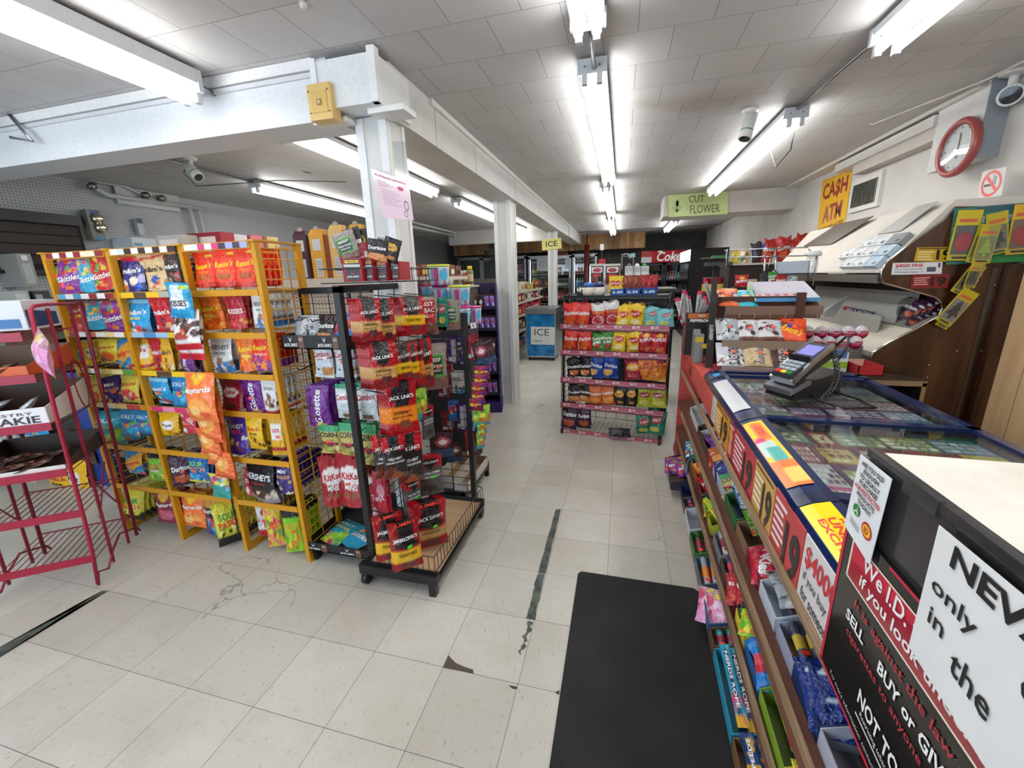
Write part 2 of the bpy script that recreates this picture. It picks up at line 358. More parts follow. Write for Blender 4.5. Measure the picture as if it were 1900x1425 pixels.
# design: background, art, texts (string, cu, cv, w, h, colour, rot, bold, shear), price sticker colour
D = {
 'reese': ('f0360f', [('band', .0, .13, 'c8240a'), ('ell', .5, .30, .34, .10, 'b5520d'), ('rect', .62, .86, .95, .93, 'f6e23a')], [("Reese's", .48, .62, .78, .17, 'ffd61e', .12, .03, .3), ('PIECES', .5, .44, .5, .07, 'ff9a2a', 0, .02, 0)]),
 'reese2': ('f0731c', [('spots', 3, 14, .09, .1, .5, 'f6b12a', '9c4d12', 'd2460f')], [("Reese's", .5, .66, .84, .17, 'f6e02a', .1, .03, .3), ('MINIS', .5, .44, .5, .09, 'ffe66a', 0, .02, 0)]),
 'reese3': ('e8391a', [('band', .0, .25, '7a2480'), ('spots', 8, 12, .1, .05, .45, '8d3a8c', 'f08a2a')], [("Reese's", .5, .68, .84, .17, 'f6d51e', .1, .03, .3), ('outrageous', .5, .47, .6, .08, 'f6e8d0', 0, 0, 0)]),
 'mm_navy': ('1e1c6e', [('band', .86, 1, 'c81e3c'), ('spots', 4, 8, .13, .05, .4, 'e0761f', 'b8b4d8', '2b5ad0', 'e8d8c0')], [("m&m's", .5, .60, .8, .15, W, .05, .04, 0)]),
 'mm_tan': ('e2c08c', [('band', .88, .94, 'c43a28', .1), ('ell', .55, .30, .18, .12, '2b4fb0'), ('spots', 5, 6, .08, .05, .3, 'c8452a', 'b98f58')], [("m&m's", .5, .60, .8, .15, '2a1712', .05, .04, 0)]),
 'mm_dark': ('33201c', [('spots', 6, 6, .12, .1, .35, 'c84030', '7d8a90', 'a05a3a')], [("m&m's", .5, .58, .8, .15, W, .05, .04, 0)]),
 'mm_blue': ('1e9ad6', [('band', .9, .95, '9bd8f0'), ('spots', 7, 10, .10, .03, .32, 'e8f0f4', '6e4a3a', 'e03a3a', 'f0f0f0')], [("m&m's", .5, .62, .82, .15, W, .05, .04, 0), ('MINIS', .45, .44, .5, .08, 'f6e02a', .05, .02, 0)]),
 'mm_red': ('cf1f2c', [('spots', 9, 7, .11, .05, .38, '5a2a20', 'd8a060', 'e8d8d0')], [("m&m's", .5, .58, .8, .15, W, .05, .04, 0)]),
 'mm_yellow': ('f0b81e', [('spots', 9, 7, .11, .05, .38, '8a5a2a', 'd8a060', 'f8e8a0')], [("m&m's", .5, .58, .8, .15, '40200e', .05, .04, 0)]),
 'skit_purple': ('7a2a8c', [('spots', 2, 16, .10, .55, 1, '2fa04a', 'e0a02a', 'c83a2a', '8a3aa0'), ('spots', 12, 9, .08, 0, .3, 'e8782a', 'b040b0', 'd84040')], [('Skittles', .5, .45, .86, .17, W, .2, .03, .1)]),
 'skit_red': ('c41c28', [('spots', 2, 12, .09, .55, 1, 'e8a02a', '3aa04a', 'f0d040'), ('spots', 12, 9, .08, 0, .3, 'e8782a', 'f0d040', '40a050')], [('Skittles', .5, .45, .86, .17, W, .2, .03, .1)]),
 'skit_blue': ('28a0c8', [('spots', 2, 12, .09, .5, 1, '60c040', 'f0c040', 'e05060')], [('Skittles', .5, .42, .86, .17, W, .2, .03, .1)]),
 'jolly_red': ('a31a24', [('ell', .5, .22, .3, .13, 'c84048')], [('JOLLY', .5, .70, .6, .13, W, .12, .03, 0), ('RANCHER', .5, .53, .8, .1, 'f0d820', .12, .03, 0)]),
 'jolly_green': ('2aa0b4', [('band', 0, .35, '9ac83c', .4), ('spots', 21, 10, .09, .05, .4, 'd84a9a', 'e8e040', '58b848', 'e04a3a')], [('JOLLY', .5, .74, .75, .14, W, 0, .03, 0), ('RANCHER', .5, .58, .8, .1, 'f0e020', 0, .03, 0)]),
 'jolly_blue': ('2c8cc8', [('spots', 22, 12, .1, .05, .6, '8a3a9a', 'e8b040', '38b8d8', '5ac848')], [('JOLLY', .5, .76, .75, .14, W, 0, .03, 0), ('RANCHER', .5, .61, .8, .1, '183880', 0, .03, 0)]),
 'starburst_y': ('e6dc3c', [('ell', .5, .38, .35, .2, 'e8702a'), ('spots', 13, 7, .09, .1, .45, 'c82a3a', '7a3a8a', '68b040'), ('band', 0, .07, '58309a')], [('Starburst', .5, .73, .85, .12, 'd0202a', .08, .03, 0)]),
 'starburst_r': ('e8d44a', [('ell', .5, .33, .42, .2, 'e04a3a'), ('spots', 14, 9, .09, .1, .5, 'e8a0a8', 'd02a3a', 'f0e0b0')], [('Starburst', .5, .72, .85, .13, 'd0202a', .08, .03, 0)]),
 'starburst_b': ('2f88c0', [('band', .25, .8, 'f0a82a', .5), ('spots', 15, 9, .09, .02, .3, 'e04a5a', 'e8e060', '38a0d0')], [('Starburst', .5, .55, .9, .14, 'd0202a', .25, .03, 0)]),
 'sour_green': ('78b43a', [('band', .82, 1, '1a1a1a'), ('spots', 16, 10, .10, .02, .35, 'e8d030', '58a030', 'a0d048')], [('SOUR', .5, .74, .7, .15, '9ae040', .05, .04, 0), ('PATCH', .5, .56, .8, .15, 'e08a2a', .05, .04, 0), ('kids', .5, .42, .4, .1, W, 0, .02, 0)]),
 'sour_blue': ('1c6cb4', [('band', 0, .12, 'e0d830', .1), ('spots', 17, 8, .09, .08, .3, '38a0e0', '58c0f0', '1858a0')], [('SOUR', .5, .72, .7, .17, '8ae060', .05, .04, 0), ('PATCH', .5, .52, .8, .17, 'e8a040', .05, .04, 0)]),
 'sour_yellow': ('d8d040', [('band', 0, .22, '161616'), ('spots', 18, 9, .1, .2, .5, '88b030', 'f0e890', '303010')], [('SOUR', .5, .68, .7, .16, '1c8a3a', .05, .04, 0), ('PATCH', .5, .5, .8, .16, 'e04a2a', .05, .04, 0)]),
 'sour_lime': ('a2cc28', [('band', .8, 1, '1a1a1a'), ('spots', 19, 9, .12, .02, .4, 'e8e040', 'e08a30', '68b028')], [('SOUR', .5, .74, .7, .13, '58d040', .05, .04, 0), ('PATCH', .5, .58, .8, .13, 'e8a02a', .05, .04, 0)]),
 'maroon_m': ('8c2440', [('ell', .5, .30, .35, .18, 'c86078'), ('shield', .5, .95, .74, .22, 'e0b030')], [('Maynards', .5, .62, .92, .16, W, .1, .04, .1)]),
 'peach': ('f07a3c', [('ell', .5, .28, .38, .2, 'f6a850'), ('ell', .42, .25, .16, .1, 'f8cf88'), ('ell', .7, .16, .16, .08, 'e85a30'), ('shield', .5, .97, .78, .2, 'f0c030'), ('diag', .5, .02, 'f8a070', 1.0)], [('Maynards', .5, .65, .9, .15, W, .08, .04, .1)]),
 'peach_low': ('ee7138', [('ell', .5, .55, .36, .26, 'f6a850'), ('ell', .42, .6, .16, .12, 'f8d088'), ('band', 0, .1, 'd8552a')], []),
 'sour_teal': ('2a9c94', [('band', .6, 1, 'e8d850'), ('spots', 24, 12, .1, .35, .9, '8a58a0', 'e05a78', 'f0e8e0', '58b8c8')], [('SOUR', .4, .8, .6, .12, 'd03a6a', 0, .03, 0)]),
 'mayn_dark': ('4a3a86', [('band', .72, 1, 'c88838'), ('band', .45, .72, '222a30'), ('ell', .5, .22, .28, .16, '68d048'), ('spots', 25, 8, .1, .05, .4, '7850a8', '38a8d0', 'd04a6a')], [('Maynards', .5, .63, .92, .14, W, .1, .04, .1)]),
 'nut_yellow': ('eeb91c', [('ell', .5, .5, .3, .2, W), ('spots', 26, 6, .08, .05, .3, '5a3018', 'd09020')], [('Pnut', .5, .52, .5, .13, '301810', 0, .03, 0)]),
 'pink_red': ('d83850', [('spots', 27, 9, .12, .1, .9, 'f0a8b8', 'e8e0e0', 'c02038')], [('TwiX', .5, .5, .8, .15, W, 0, .03, 0)]),
 'kitkat_d': ('8e1a26', [('ell', .5, .58, .32, .17, 'f0e8e8'), ('rect', .3, .08, .8, .2, '5a2018')], [('KitKat', .5, .58, .52, .11, 'c01828', .1, .03, .1)]),
 'glosette': ('6a1e86', [('spots', 28, 18, .07, .0, 1, '3a1210', '8a3aa0'), ('ell', .5, .06, .2, .05, 'e8d030')], [('Glosette', .5, .5, .82, .3, W, PI/2-.05, .03, .1)]),
 'white_bn': ('e8eaec', [('spots', 29, 12, .1, .1, .6, '5a3020', 'b08060'), ('band', 0, .05, 'c02030')], [('bites', .5, .75, .6, .12, '5a3020', 0, .02, 0)]),
 'hersh_white': ('dfe0de', [('band', 0, .12, '2a80c0'), ('spots', 30, 9, .1, .02, .35, '9a6a48', 'c8b8a8', '3070b0')], [("HERSHEY'S", .5, .72, .84, .13, '40342e', 0, .03, 0), ('DROPS', .5, .55, .5, .08, '5a4a40', 0, .02, 0)]),
 'red_glob': ('b41a2a', [('spots', 31, 8, .12, .05, .4, 'd8863a', 'c83a40', '8a1018')], [('KISSES', .5, .55, .8, .15, W, .03, .03, 0)]),
 'kisses': ('1c9cd0', [('shield', .5, .9, .28, .28, 'dfeaf0'), ('ell', .5, .42, .42, .17, 'f0f4f6'), ('rect', .6, .84, .98, .9, 'b8dc30')], [('KISSES', .5, .42, .72, .17, '3a2a26', .06, .03, .1)]),
 'bueno': ('efeded', [('band', 0, .17, 'd01c30'), ('spots', 33, 9, .1, .3, .95, '4a2820', '6a4030'), ('ell', .4, .36, .3, .1, 'b04838')], [('ueno', .42, .78, .62, .17, '34221e', .1, .03, .1)]),
 'candymix': ('4a2c94', [('spots', 34, 9, .07, .05, .45, 'e0b060', 'f0e8d8', '8a5028')], [('CANDY', .5, .72, .7, .12, W, .05, .03, 0), ('MIX', .5, .58, .45, .12, 'e03a5a', .05, .03, 0)]),
 'snack_y': ('eec01a', [('spots', 35, 7, .1, .05, .4, '4a2a18', 'd8a020', '6a4020')], [('Snack', .5, .66, .8, .12, 'c8202a', 0, .03, 0), ('size', .5, .52, .5, .1, '3a2010', 0, .03, 0)]),
 'toffi_y': ('e8b428', [('rect', .15, .42, .85, .82, 'f0f0ee'), ('band', .14, .2, 'b01a2a')], [('cara', .5, .66, .5, .09, 'd02a2a', 0, .03, 0)]),
 'hersh_black': ('17161a', [('band', 0, .2, '8a8c90'), ('ell', .5, .25, .3, .12, '5a3020'), ('ell', .42, .27, .1, .05, 'e8d8c8'), ('spots', 36, 6, .08, .1, .32, '3a2018', 'c8b8a8')], [("HERSHEY'S", .5, .68, .86, .15, 'e8e8ea', 0, .04, 0), ('DROPS', .5, .52, .5, .06, 'c03040', 0, .02, 0)]),
 'cad_purple': ('34206e', [('spots', 37, 10, .08, .0, .5, 'e8d8b0', 'c8a050', '5a3a9a')], [('Mini', .4, .75, .5, .12, W, .1, .03, .2), ('EGGS', .5, .58, .7, .1, 'f0b030', .05, .03, 0)]),
 'white_red': ('dcdee0', [('band', 0, .2, 'b82030'), ('spots', 38, 8, .12, .25, .8, 'a8282a', 'c8c0c0')], []),
 'yel_pink': ('e8c838', [('diag', .3, .3, 'e87888', .4), ('spots', 39, 12, .1, .1, .9, '68a848', 'e05038', 'f0e050')], []),
 'jl_orig': ('a60d18', [('rect', .25, .62, .75, 1, '1d1718'), ('shield', .5, .62, .5, .25, '1d1718'), ('band', .24, .48, 'c79a5c'), ('band', 0, .16, '8c0e18'), ('ell', .62, .2, .22, .1, '5a2028')], [("JACK LINK'S", .5, .68, .8, .09, W, .04, .03, 0), ('ORIGINAL', .5, .40, .6, .06, '2a1810', .02, .03, 0), ('BEEF JERKY', .5, .31, .6, .035, '3a2418', .02, .01, 0)]),
 'jl_teri': ('a60d18', [('rect', .25, .62, .75, 1, '1d1718'), ('shield', .5, .62, .5, .25, '1d1718'), ('band', .30, .5, 'eab818'), ('ell', .62, .2, .22, .09, '70343a')], [("JACK LINK'S", .5, .69, .8, .09, W, .04, .03, 0), ('TERIYAKI', .5, .40, .6, .07, '20140e', .04, .03, 0)]),
 'jl_hot': ('a60d18', [('rect', .25, .62, .75, 1, '1d1718'), ('shield', .5, .64, .5, .25, '1d1718'), ('band', .24, .50, 'e8821c'), ('ell', .6, .2, .24, .08, '784028')], [("JACK LINK'S", .5, .70, .8, .09, W, .04, .03, 0), ('SWEET & HOT', .5, .42, .6, .06, '20140e', .04, .03, 0), ('PIQUANT ET SUCRE', .5, .33, .66, .05, '3a1810', .04, .02, 0)]),
 'jl_wild': ('28201f', [('band', .66, 1, 'b81420'), ('rect', .28, .66, .74, 1, '1d1718'), ('shield', .5, .66, .56, .22, '241a1c'), ('spots', 40, 9, .13, .0, .22, 'a85a34', '7a2c20', '605048')], [("JACK LINK'S", .5, .72, .8, .09, W, .04, .03, 0), ('WILD HEAT', .5, .50, .6, .06, W, .04, .03, 0), ('CHALEUR SAUVAGE', .5, .41, .78, .05, W, .04, .03, 0)]),
 'jl_steak': ('575250', [('band', .72, 1, 'b01822'), ('shield', .5, .93, .7, .3, '241a1c'), ('ell', .5, .2, .3, .1, '3a3430')], [("JACK LINK'S", .5, .84, .7, .07, W, .02, .03, 0), ('BEEF STEAK STRIPS', .5, .58, .8, .06, W, .02, .03, 0), ('LANIERES DE BOEUF', .5, .49, .84, .05, W, .02, .02, 0)]),
 'jl_jumbo': ('a80f1c', [('rect', .2, .56, .8, 1, '1d1718'), ('shield', .5, .56, .45, .4, '1d1718'), ('band', .24, .44, 'c79a5c'), ('ell', .5, .12, .3, .1, '6a2a30')], [('JUMBO', .5, .92, .7, .08, 'e8382a', .04, .04, 0), ("JACK LINK'S", .5, .66, .8, .09, W, .04, .03, 0), ('ORIGINAL', .5, .37, .6, .06, '2a1810', .02, .03, 0)]),
 'jl_jumbo_t': ('9c0c18', [('rect', .2, .56, .8, 1, '1d1718'), ('shield', .5, .56, .45, .4, '1d1718'), ('band', .2, .44, 'e8b41a'), ('ell', .5, .1, .3, .08, '6a2a30')], [('JUMBO', .5, .92, .7, .08, 'e8382a', .04, .04, 0), ("JACK LINK'S", .5, .64, .8, .09, W, .04, .03, 0), ('TERIYAKI', .5, .33, .64, .07, '20140e', .04, .03, 0)]),
 'combos': ('c9d3dd', [('band', .88, 1, 'd84a2a'), ('ell', .5, .70, .47, .13, 'eef0f2'), ('rect', .45, .08, .95, .32, 'b8803a'), ('band', .54, .57, 'b02030', .1)], [('Combos', .48, .70, .86, .17, 'b01828', .1, .04, 0)]),
 'combos2': ('ccd8dc', [('band', .86, 1, '2a8a6a'), ('ell', .5, .66, .47, .13, 'eef0f2'), ('rect', .3, .04, .8, .18, '7a4a34')], [('Combos', .5, .66, .86, .16, 'b01828', .1, .04, 0)]),
 'cornnuts': ('bfb268', [('band', .80, 1, '3a9a68'), ('shield', .5, .44, .28, .4, '4a1830'), ('spots', 42, 12, .11, .0, .3, 'd8b050', '8a9a40', 'e0cc88', '9a6038')], [('CORN', .5, .68, .84, .17, '2c3020', .05, .05, 0), ('NUTS', .5, .38, .6, .1, 'e83a50', .05, .04, 0)]),
 'kitkat': ('a31a28', [('ell', .5, .58, .44, .18, 'f2ecec'), ('rect', .2, .16, .44, .26, '8a5038'), ('rect', .56, .16, .8, .26, '8a5038'), ('band', .86, .88, 'c84a50')], [('KitKat', .5, .58, .74, .13, 'c01828', .08, .04, .1), ('MINIS', .5, .36, .5, .1, W, 0, .04, 0)]),
 'grnlab': ('968880', [('rect', .1, .3, .85, .78, '4aa048'), ('rect', .16, .34, .80, .74, '2f3a30'), ('band', 0, .25, '7a5a50')], [('BEEF', .48, .66, .5, .08, W, 0, .03, 0), ('MADE FROM', .48, .52, .56, .06, W, 0, .02, 0), ('ORGANIC', .48, .42, .5, .05, W, 0, .02, 0)]),
 'redlab': ('a8988c', [('rect', .08, .35, .92, .92, 'a82028'), ('band', 0, .3, '7a4a40')], [('BEST', .5, .82, .6, .1, W, 0, .03, 0), ('KBAC', .5, .66, .7, .12, W, 0, .03, 0), ('MEAT', .5, .50, .6, .08, W, 0, .03, 0)]),
 'dor_red': ('c8241c', [('shield', .5, .45, .2, .3, 'e05a20'), ('spots', 50, 4, .12, .08, .3, 'e8882a', 'd84a1a'), ('band', 0, .05, 'a01a14')], [('Doritos', .5, .58, .9, .17, W, .08, .05, 0)]),
 'cheesies': ('ba2430', [('band', .68, 1, 'ebe6e6'), ('ell', .5, .26, .4, .2, 'd8d0cc'), ('ell', .5, .26, .34, .16, 'b8303a')], [('Hawkins', .5, .62, .84, .14, 'e8882a', 0, .05, 0)]),
 'lays_y': ('eac32a', [('ell', .5, .22, .32, .12, 'f4e6a0'), ('ell', .5, .58, .36, .15, 'c83028'), ('band', 0, .05, 'c8a020')], [("Lay's", .5, .58, .52, .15, W, .08, .04, .1)]),
 'lays_teal': ('6fb6bc', [('ell', .45, .22, .3, .12, 'c8cc60'), ('ell', .6, .68, .26, .12, 'c05a58')], [("Lay's", .6, .68, .4, .12, W, .08, .04, .1)]),
 'dor_green': ('3f8a36', [('shield', .5, .4, .1, .3, 'a04828'), ('rect', .1, .35, .3, .5, 'e8e8e0')], [('Doritos', .5, .7, .86, .16, W, .1, .05, 0), ('LIME', .5, .5, .5, .14, W, .1, .04, 0)]),
 'ketchup': ('b01e28', [('spots', 51, 6, .12, .05, .35, 'e06040', 'd88048', 'c03030'), ('ell', .5, .8, .2, .1, 'e8b030')], [('RUFFLES', .5, .62, .84, .14, W, .12, .04, 0)]),
 'dor_black': ('161619', [('shield', .5, .38, .08, .34, 'd8743a'), ('ell', .35, .2, .1, .07, 'f0d8c0')], [('Doritos', .5, .58, .9, .17, W, .06, .05, 0)]),
 'dor_blue': ('15419a', [('shield', .3, .35, .1, .3, 'e0b060')], [('Doritos', .5, .55, .8, .16, W, -.1, .05, 0)]),
 'lays_maroon': ('942030', [('ell', .5, .2, .3, .1, 'c05050'), ('ell', .5, .62, .38, .15, 'd8a030')], [("Lay's", .5, .62, .5, .15, W, .08, .04, .1)]),
 'ruf_orange': ('d8782a', [('spots', 52, 6, .13, .05, .35, 'f0b050', 'e89838'), ('ell', .5, .8, .24, .1, 'a82a28')], [('RUFFLES', .5, .62, .84, .14, '8a1e20', .1, .04, 0)]),
 'dor_orange': ('c86424', [('shield', .5, .4, .08, .32, 'e89848'), ('band', 0, .05, '8a3a14')], [('Doritos', .5, .62, .86, .15, 'f0e0d0', .08, .05, 0)]),
 'dor_bk_or': ('221a1a', [('band', 0, .3, 'c07a48'), ('shield', .5, .36, .1, .34, 'd89058')], [('Doritos', .5, .62, .86, .17, W, .06, .05, 0)]),
 'lays_black': ('18161a', [('ell', .5, .62, .36, .16, 'd8a83a'), ('ell', .6, .2, .22, .1, 'c8884a')], [("Lay's", .5, .62, .46, .14, '8a1e24', .08, .04, .1)]),
 'lays_lime': ('aab02a', [('ell', .5, .22, .34, .13, 'd8cc60'), ('ell', .5, .6, .36, .15, 'a02838')], [("Lay's", .5, .6, .5, .14, W, .08, .04, .1)]),
 'dor_purple': ('3a1438', [('shield', .5, .36, .08, .34, 'b0502a')], [('Doritos', .5, .60, .86, .17, W, .06, .05, 0)]),
 'lays_green': ('157a62', [('ell', .45, .22, .28, .12, 'c8c050'), ('ell', .5, .62, .34, .15, 'b03038')], [("Lay's", .5, .62, .46, .14, W, .08, .04, .1)]),
 'pepperoni': ('d9d4d6', [('band', .86, 1, 'e03060'), ('band', 0, .1, 'b01838')], [('PEPPERONI', .5, .5, .74, .52, '241a1c', PI/2, .04, 0)]),
 'jerk_or': ('7a2c18', [('band', 0, .22, '1858a8', .3), ('spots', 60, 6, .14, .3, .9, 'b85a30', '8a3820')], []),
 'jerk_red': ('a01824', [('band', 0, .25, '1858a8', .3), ('spots', 61, 6, .14, .3, .9, 'c83038', '781018')], []),
 'dor_top': ('9c1c1c', [('shield', .5, .45, .2, .3, 'c84a20')], [('Doritos', .5, .6, .8, .15, W, .1, .05, 0)]),
 'black_chip': ('17161c', [('spots', 62, 5, .14, .2, .8, '3a3848', '58506a')], []),
 'tan_chip': ('b8a284', [('spots', 63, 6, .14, .2, .8, '7a4a38', 'e0d4bc', '4a7a48')], []),
 'yel_chip': ('b8a02c', [('spots', 64, 6, .14, .2, .8, 'e0d060', '7a6a20')], []),
 'cury': ('8a1440', [('band', .35, .7, '5a1a78', .4), ('spots', 65, 6, .13, .2, .9, 'd02a38', 'e8c030')], [('Curly', .5, .52, .8, .2, 'f0d838', .15, .04, .1)]),
 'limebag': ('94bc30', [('band', 0, .2, '38a0b8'), ('spots', 66, 8, .13, .2, .9, 'e0dc48', 'd85a40', '4a9a38')], []),
 'choc_dark': ('3a1c24', [('band', 0, .3, '28486a'), ('ell', .5, .62, .38, .2, 'b04858'), ('ell', .5, .62, .2, .1, 'e8dcd8')], []),
 'purp_back': ('4a1c6e', [('rect', .55, .1, .95, .9, 'c8ccd0'), ('rect', .15, .12, .5, .28, 'd8d8d8')], []),
 'red_back': ('8c1822', [('rect', .6, .15, .92, .5, 'd0d0d4'), ('rect', .15, .1, .5, .2, 'd8d8d8')], []),
 'blue_back': ('1c3ea0', [('rect', .3, .05, .7, .16, 'e0e0e4'), ('rect', .6, .4, .9, .9, 'b8c4e0')], []),
 'pink_bag': ('e89ac8', [('band', .8, 1, 'b88890'), ('spots', 67, 9, .12, .4, .9, 'c8486a', 'e8c858', 'f0d0e0'), ('spots', 68, 7, .1, 0, .5, 'f0b8dc', 'd878b0')], []),
 'starch': ('c8b070', [('band', .0, .3, '1f5f98', .2), ('rect', .1, .5, .9, .7, 'd8c890')], [('COOKER', .5, .62, .8, .16, 'f0ece0', 0, .04, 0)]),
 'pastry': ('4a2a1e', [('spots', 69, 9, .16, .1, .9, '2a1812', '6a3a28', 'a08070')], []),
 'razzles': ('6cae38', [('spots', 70, 6, .16, .0, .35, 'c8302a', '3a7a28')], [('Razzles', .5, .55, .8, .36, W, -PI/2+.1, .06, 0)]),
 'kerrs': ('c01c3c', [('ell', .5, .8, .2, .1, '8c1430'), ('spots', 71, 5, .1, .0, .3, 'e86a80', '8c1430')], [('KoKies', .5, .55, .78, .34, W, -PI/2-.2, .06, 0)]),
 'nerds': ('22a0bc', [('rect', .3, .1, .7, .9, '1c3a6a'), ('band', 0, .1, 'e8b030'), ('spots', 72, 8, .08, .05, .4, 'c8488a', 'e05040')], [('NERDS ROPE', .5, .55, .7, .34, W, -PI/2, .04, 0)]),
 'airheads': ('8ab02c', [('band', 0, .22, 'c01c30'), ('ell', .5, .8, .3, .1, '3a8a48'), ('spots', 73, 6, .1, .25, .9, 'd8d838', '58a038', 'e84a3a')], [('AIRHEADS', .5, .42, .44, .34, W, PI/2, .05, 0)]),
 'spkid': ('1f78c4', [('band', .4, .75, 'b82838', .2), ('spots', 74, 6, .12, .4, .95, '7a2030', 'd84858', 'e0a0a0')], []),
 'speeds': ('143a70', [('band', 0, .3, 'c89a30'), ('spots', 75, 5, .1, .5, .95, 'c89a30')], [('SPEEDS', .5, .5, .7, .26, W, PI/2, .04, 0)]),
 'mentos': ('3a88c8', [('band', .0, .1, 'd8e8f0'), ('band', .9, 1, 'd8e8f0'), ('spots', 76, 6, .2, .1, .9, '78b8e8', '205890')], [('Mentos', .5, .5, .7, .7, W, -PI/2, .04, .1)]),
 'bluebag': ('0d2f78', [('ell', .25, .8, .09, .05, 'd8e4f0'), ('ell', .6, .62, .09, .05, 'd8e4f0'), ('ell', .3, .45, .09, .05, 'd8e4f0'), ('ell', .75, .3, .09, .05, 'd8e4f0'), ('spots', 77, 10, .12, 0, 1, '0a2460', '15449a')], []),
 'hersh_bar': ('c9cbd0', [('band', 0, .1, 'e8e8ea'), ('spots', 78, 14, .06, .05, .45, '50545c', 'f4f4f6', '9a6a5a')], [("HERSHEY'S", .62, .5, .94, .42, '2a1a16', -PI/2, .05, 0)]),
 'symph': ('cbb48c', [('band', .86, .9, 'a88a60'), ('spots', 79, 4, .05, .1, .3, '8a6a40')], [('Symphony', .6, .5, .9, .42, '26305e', -PI/2, .02, .2)]),
 'hersh_dk': ('3a1c1c', [('spots', 80, 8, .08, .1, .9, '5a2a2a', '28120f')], [("HERSHEY'S", .5, .5, .9, .42, 'b8a8a0', -PI/2, .05, 0)]),
 'cookies': ('aeb4b8', [('spots', 81, 40, .06, 0, 1, '2a2a30', 'e8e8ea', '101014')], [("HERSHEY'S", .4, .5, .7, .2, W, -PI/2, .03, 0)]),
 'smarties': ('d8d8dc', [('band', 0, .14, '6a3a2a'), ('band', .86, 1, '6a3a2a'), ('spots', 82, 10, .1, .15, .85, '3a2a2a', 'b8bcc4')], [('Milk', .5, .5, .5, .3, '8a2a30', -.6, .03, .2)]),
 'reese_bar': ('e8501c', [('band', .35, .62, 'd84010'), ('spots', 83, 4, .12, .6, .9, '7a2c10', '40348a')], [("Reese's", .5, .42, .8, .3, 'f0b820', -.5, .05, .2)]),
 'orange_box': ('e8642c', [('spots', 84, 8, .14, .1, .7, '38366a', 'c8865a', 'e8d8b0'), ('band', .85, 1, 'e8823a')], []),
 'teal_box': ('2ab4cc', [('ell', .5, .4, .3, .16, 'e8c898'), ('spots', 85, 3, .1, .3, .5, 'e05a38', 'd8a060')], [("REESE'S", .5, .84, .8, .1, W, 0, .04, 0)]),
 'cad_bar': ('8a6ad0', [('spots', 86, 8, .16, .2, .9, 'c8b0f0', '5a2aa8', 'd04878')], []),
 'cad_bk': ('14141c', [('ell', .5, .5, .34, .2, 'e8e8f0'), ('ell', .5, .2, .34, .1, 'd85a3a')], []),
 'cad_or': ('d86a2a', [('ell', .5, .3, .3, .15, '5a2a20')], []),
 'white_bar': ('d8d8d0', [('ell', .5, .3, .3, .15, 'b8a890')], []),
}
BM = {}
def bag_mesh(des, style='pillow', seed=0, w=.15, h=.2, d=.045, mat='foil', nu=16, nv=20, txt=True):
    key = (des, style, seed, w, h, d, mat)
    if key in BM: return BM[key]
    bg, arts, texts = D[des]; r = random.Random(seed*31+len(des)); ph = [r.random()*6 for _ in range(6)]; af = art_fn(bg, arts, seed)
    amp = .28 if style == 'chips' else .16
    def shape(u, v, side):
        x = (u-.5)*w; e = max(0., 4*u*(1-u))
        if style in ('pillow', 'chips'):
            q = min(1, max(0, (v-.05)/.89)); P = math.sin(PI*q)**.55; x *= 1-.07*P
            if style == 'chips': x *= 1+.08*max(0, v-.8)*math.sin(u*9+ph[0])
        elif style == 'pouch': P = max(0, 1-(v/.88))**.5*(.8+.2*min(1, v*6)); x *= 1-.03*math.sin(PI*v)
        elif style == 'flat': P = .9*math.sin(PI*v)**.3
        else: P = 1
        t = d/2*e**.55*P
        cr = amp*(math.sin(7*u+5*v+ph[1])*.5+math.sin(13*v-6*u+ph[2])*.35+math.sin(19*u+11*v+ph[3])*.25)
        t *= 1+cr
        bend = .012*math.sin(PI*v+ph[4])*(1 if style != 'flat' else .3)
        z = -h*(1-v)
        if style == 'pouch': z += .012*(1-v)*(1-e)
        if style == 'chips': z += .010*math.sin(u*8+ph[5])*max(0, v-.75)*4
        return (x, (-t if side else t)+bend, z)
    m = MB()
    m.grid(lambda u, v: shape(u, v, 1), nu, nv, None, mat, True, lambda u, v: af(u, v))
    m.grid(lambda u, v: shape(1-u, v, 0), 6, 8, bg, mat, True)
    if style == 'pouch':
        n = 8; vs = [shape(i/n, 0, 1) for i in range(n+1)]+[shape(1-i/n, 0, 0) for i in range(n+1)]
        m.add(vs, [tuple(range(len(vs)))[::-1]], bg, mat)
    fo = .0012
    if txt:
        for t in texts:
            fn = lambda u, v: (lambda p: (p[0], p[1]-fo, p[2]))(shape(min(.99, max(.01, u)), min(.99, max(.01, v)), 1))
            # rotated words are laid out in true proportions
            s, cu, cv, tw, th, c, rot, bold, shear = t
            vs, fs, asp = text2d(s, bold*.6, shear); P = []
            cs, sn = math.cos(rot), math.sin(rot)
            a, b = (tw*w, th*h) if abs(rot) < .8 else (tw*h, th*w)
            for x, y in vs:
                X, Y = x*a, y*b; P.append(fn(cu+(X*cs-Y*sn)/w, cv+(X*sn+Y*cs)/h))
            m.add(P, fs, c, 'print')
    me = m.build('bag', link=False).data
    BM[key] = me
    return me
_st = MB(); _st.quad((-.011, 0, -.007), (.011, 0, -.007), (.011, 0, .007), (-.011, 0, .007), 'ff5a3a', 'card'); STK = _st.build('price_sticker', link=False).data
_st = MB(); _st.quad((-.011, 0, -.007), (.011, 0, -.007), (.011, 0, .007), (-.011, 0, .007), '4ae838', 'card'); STKG = _st.build('price_sticker', link=False).data
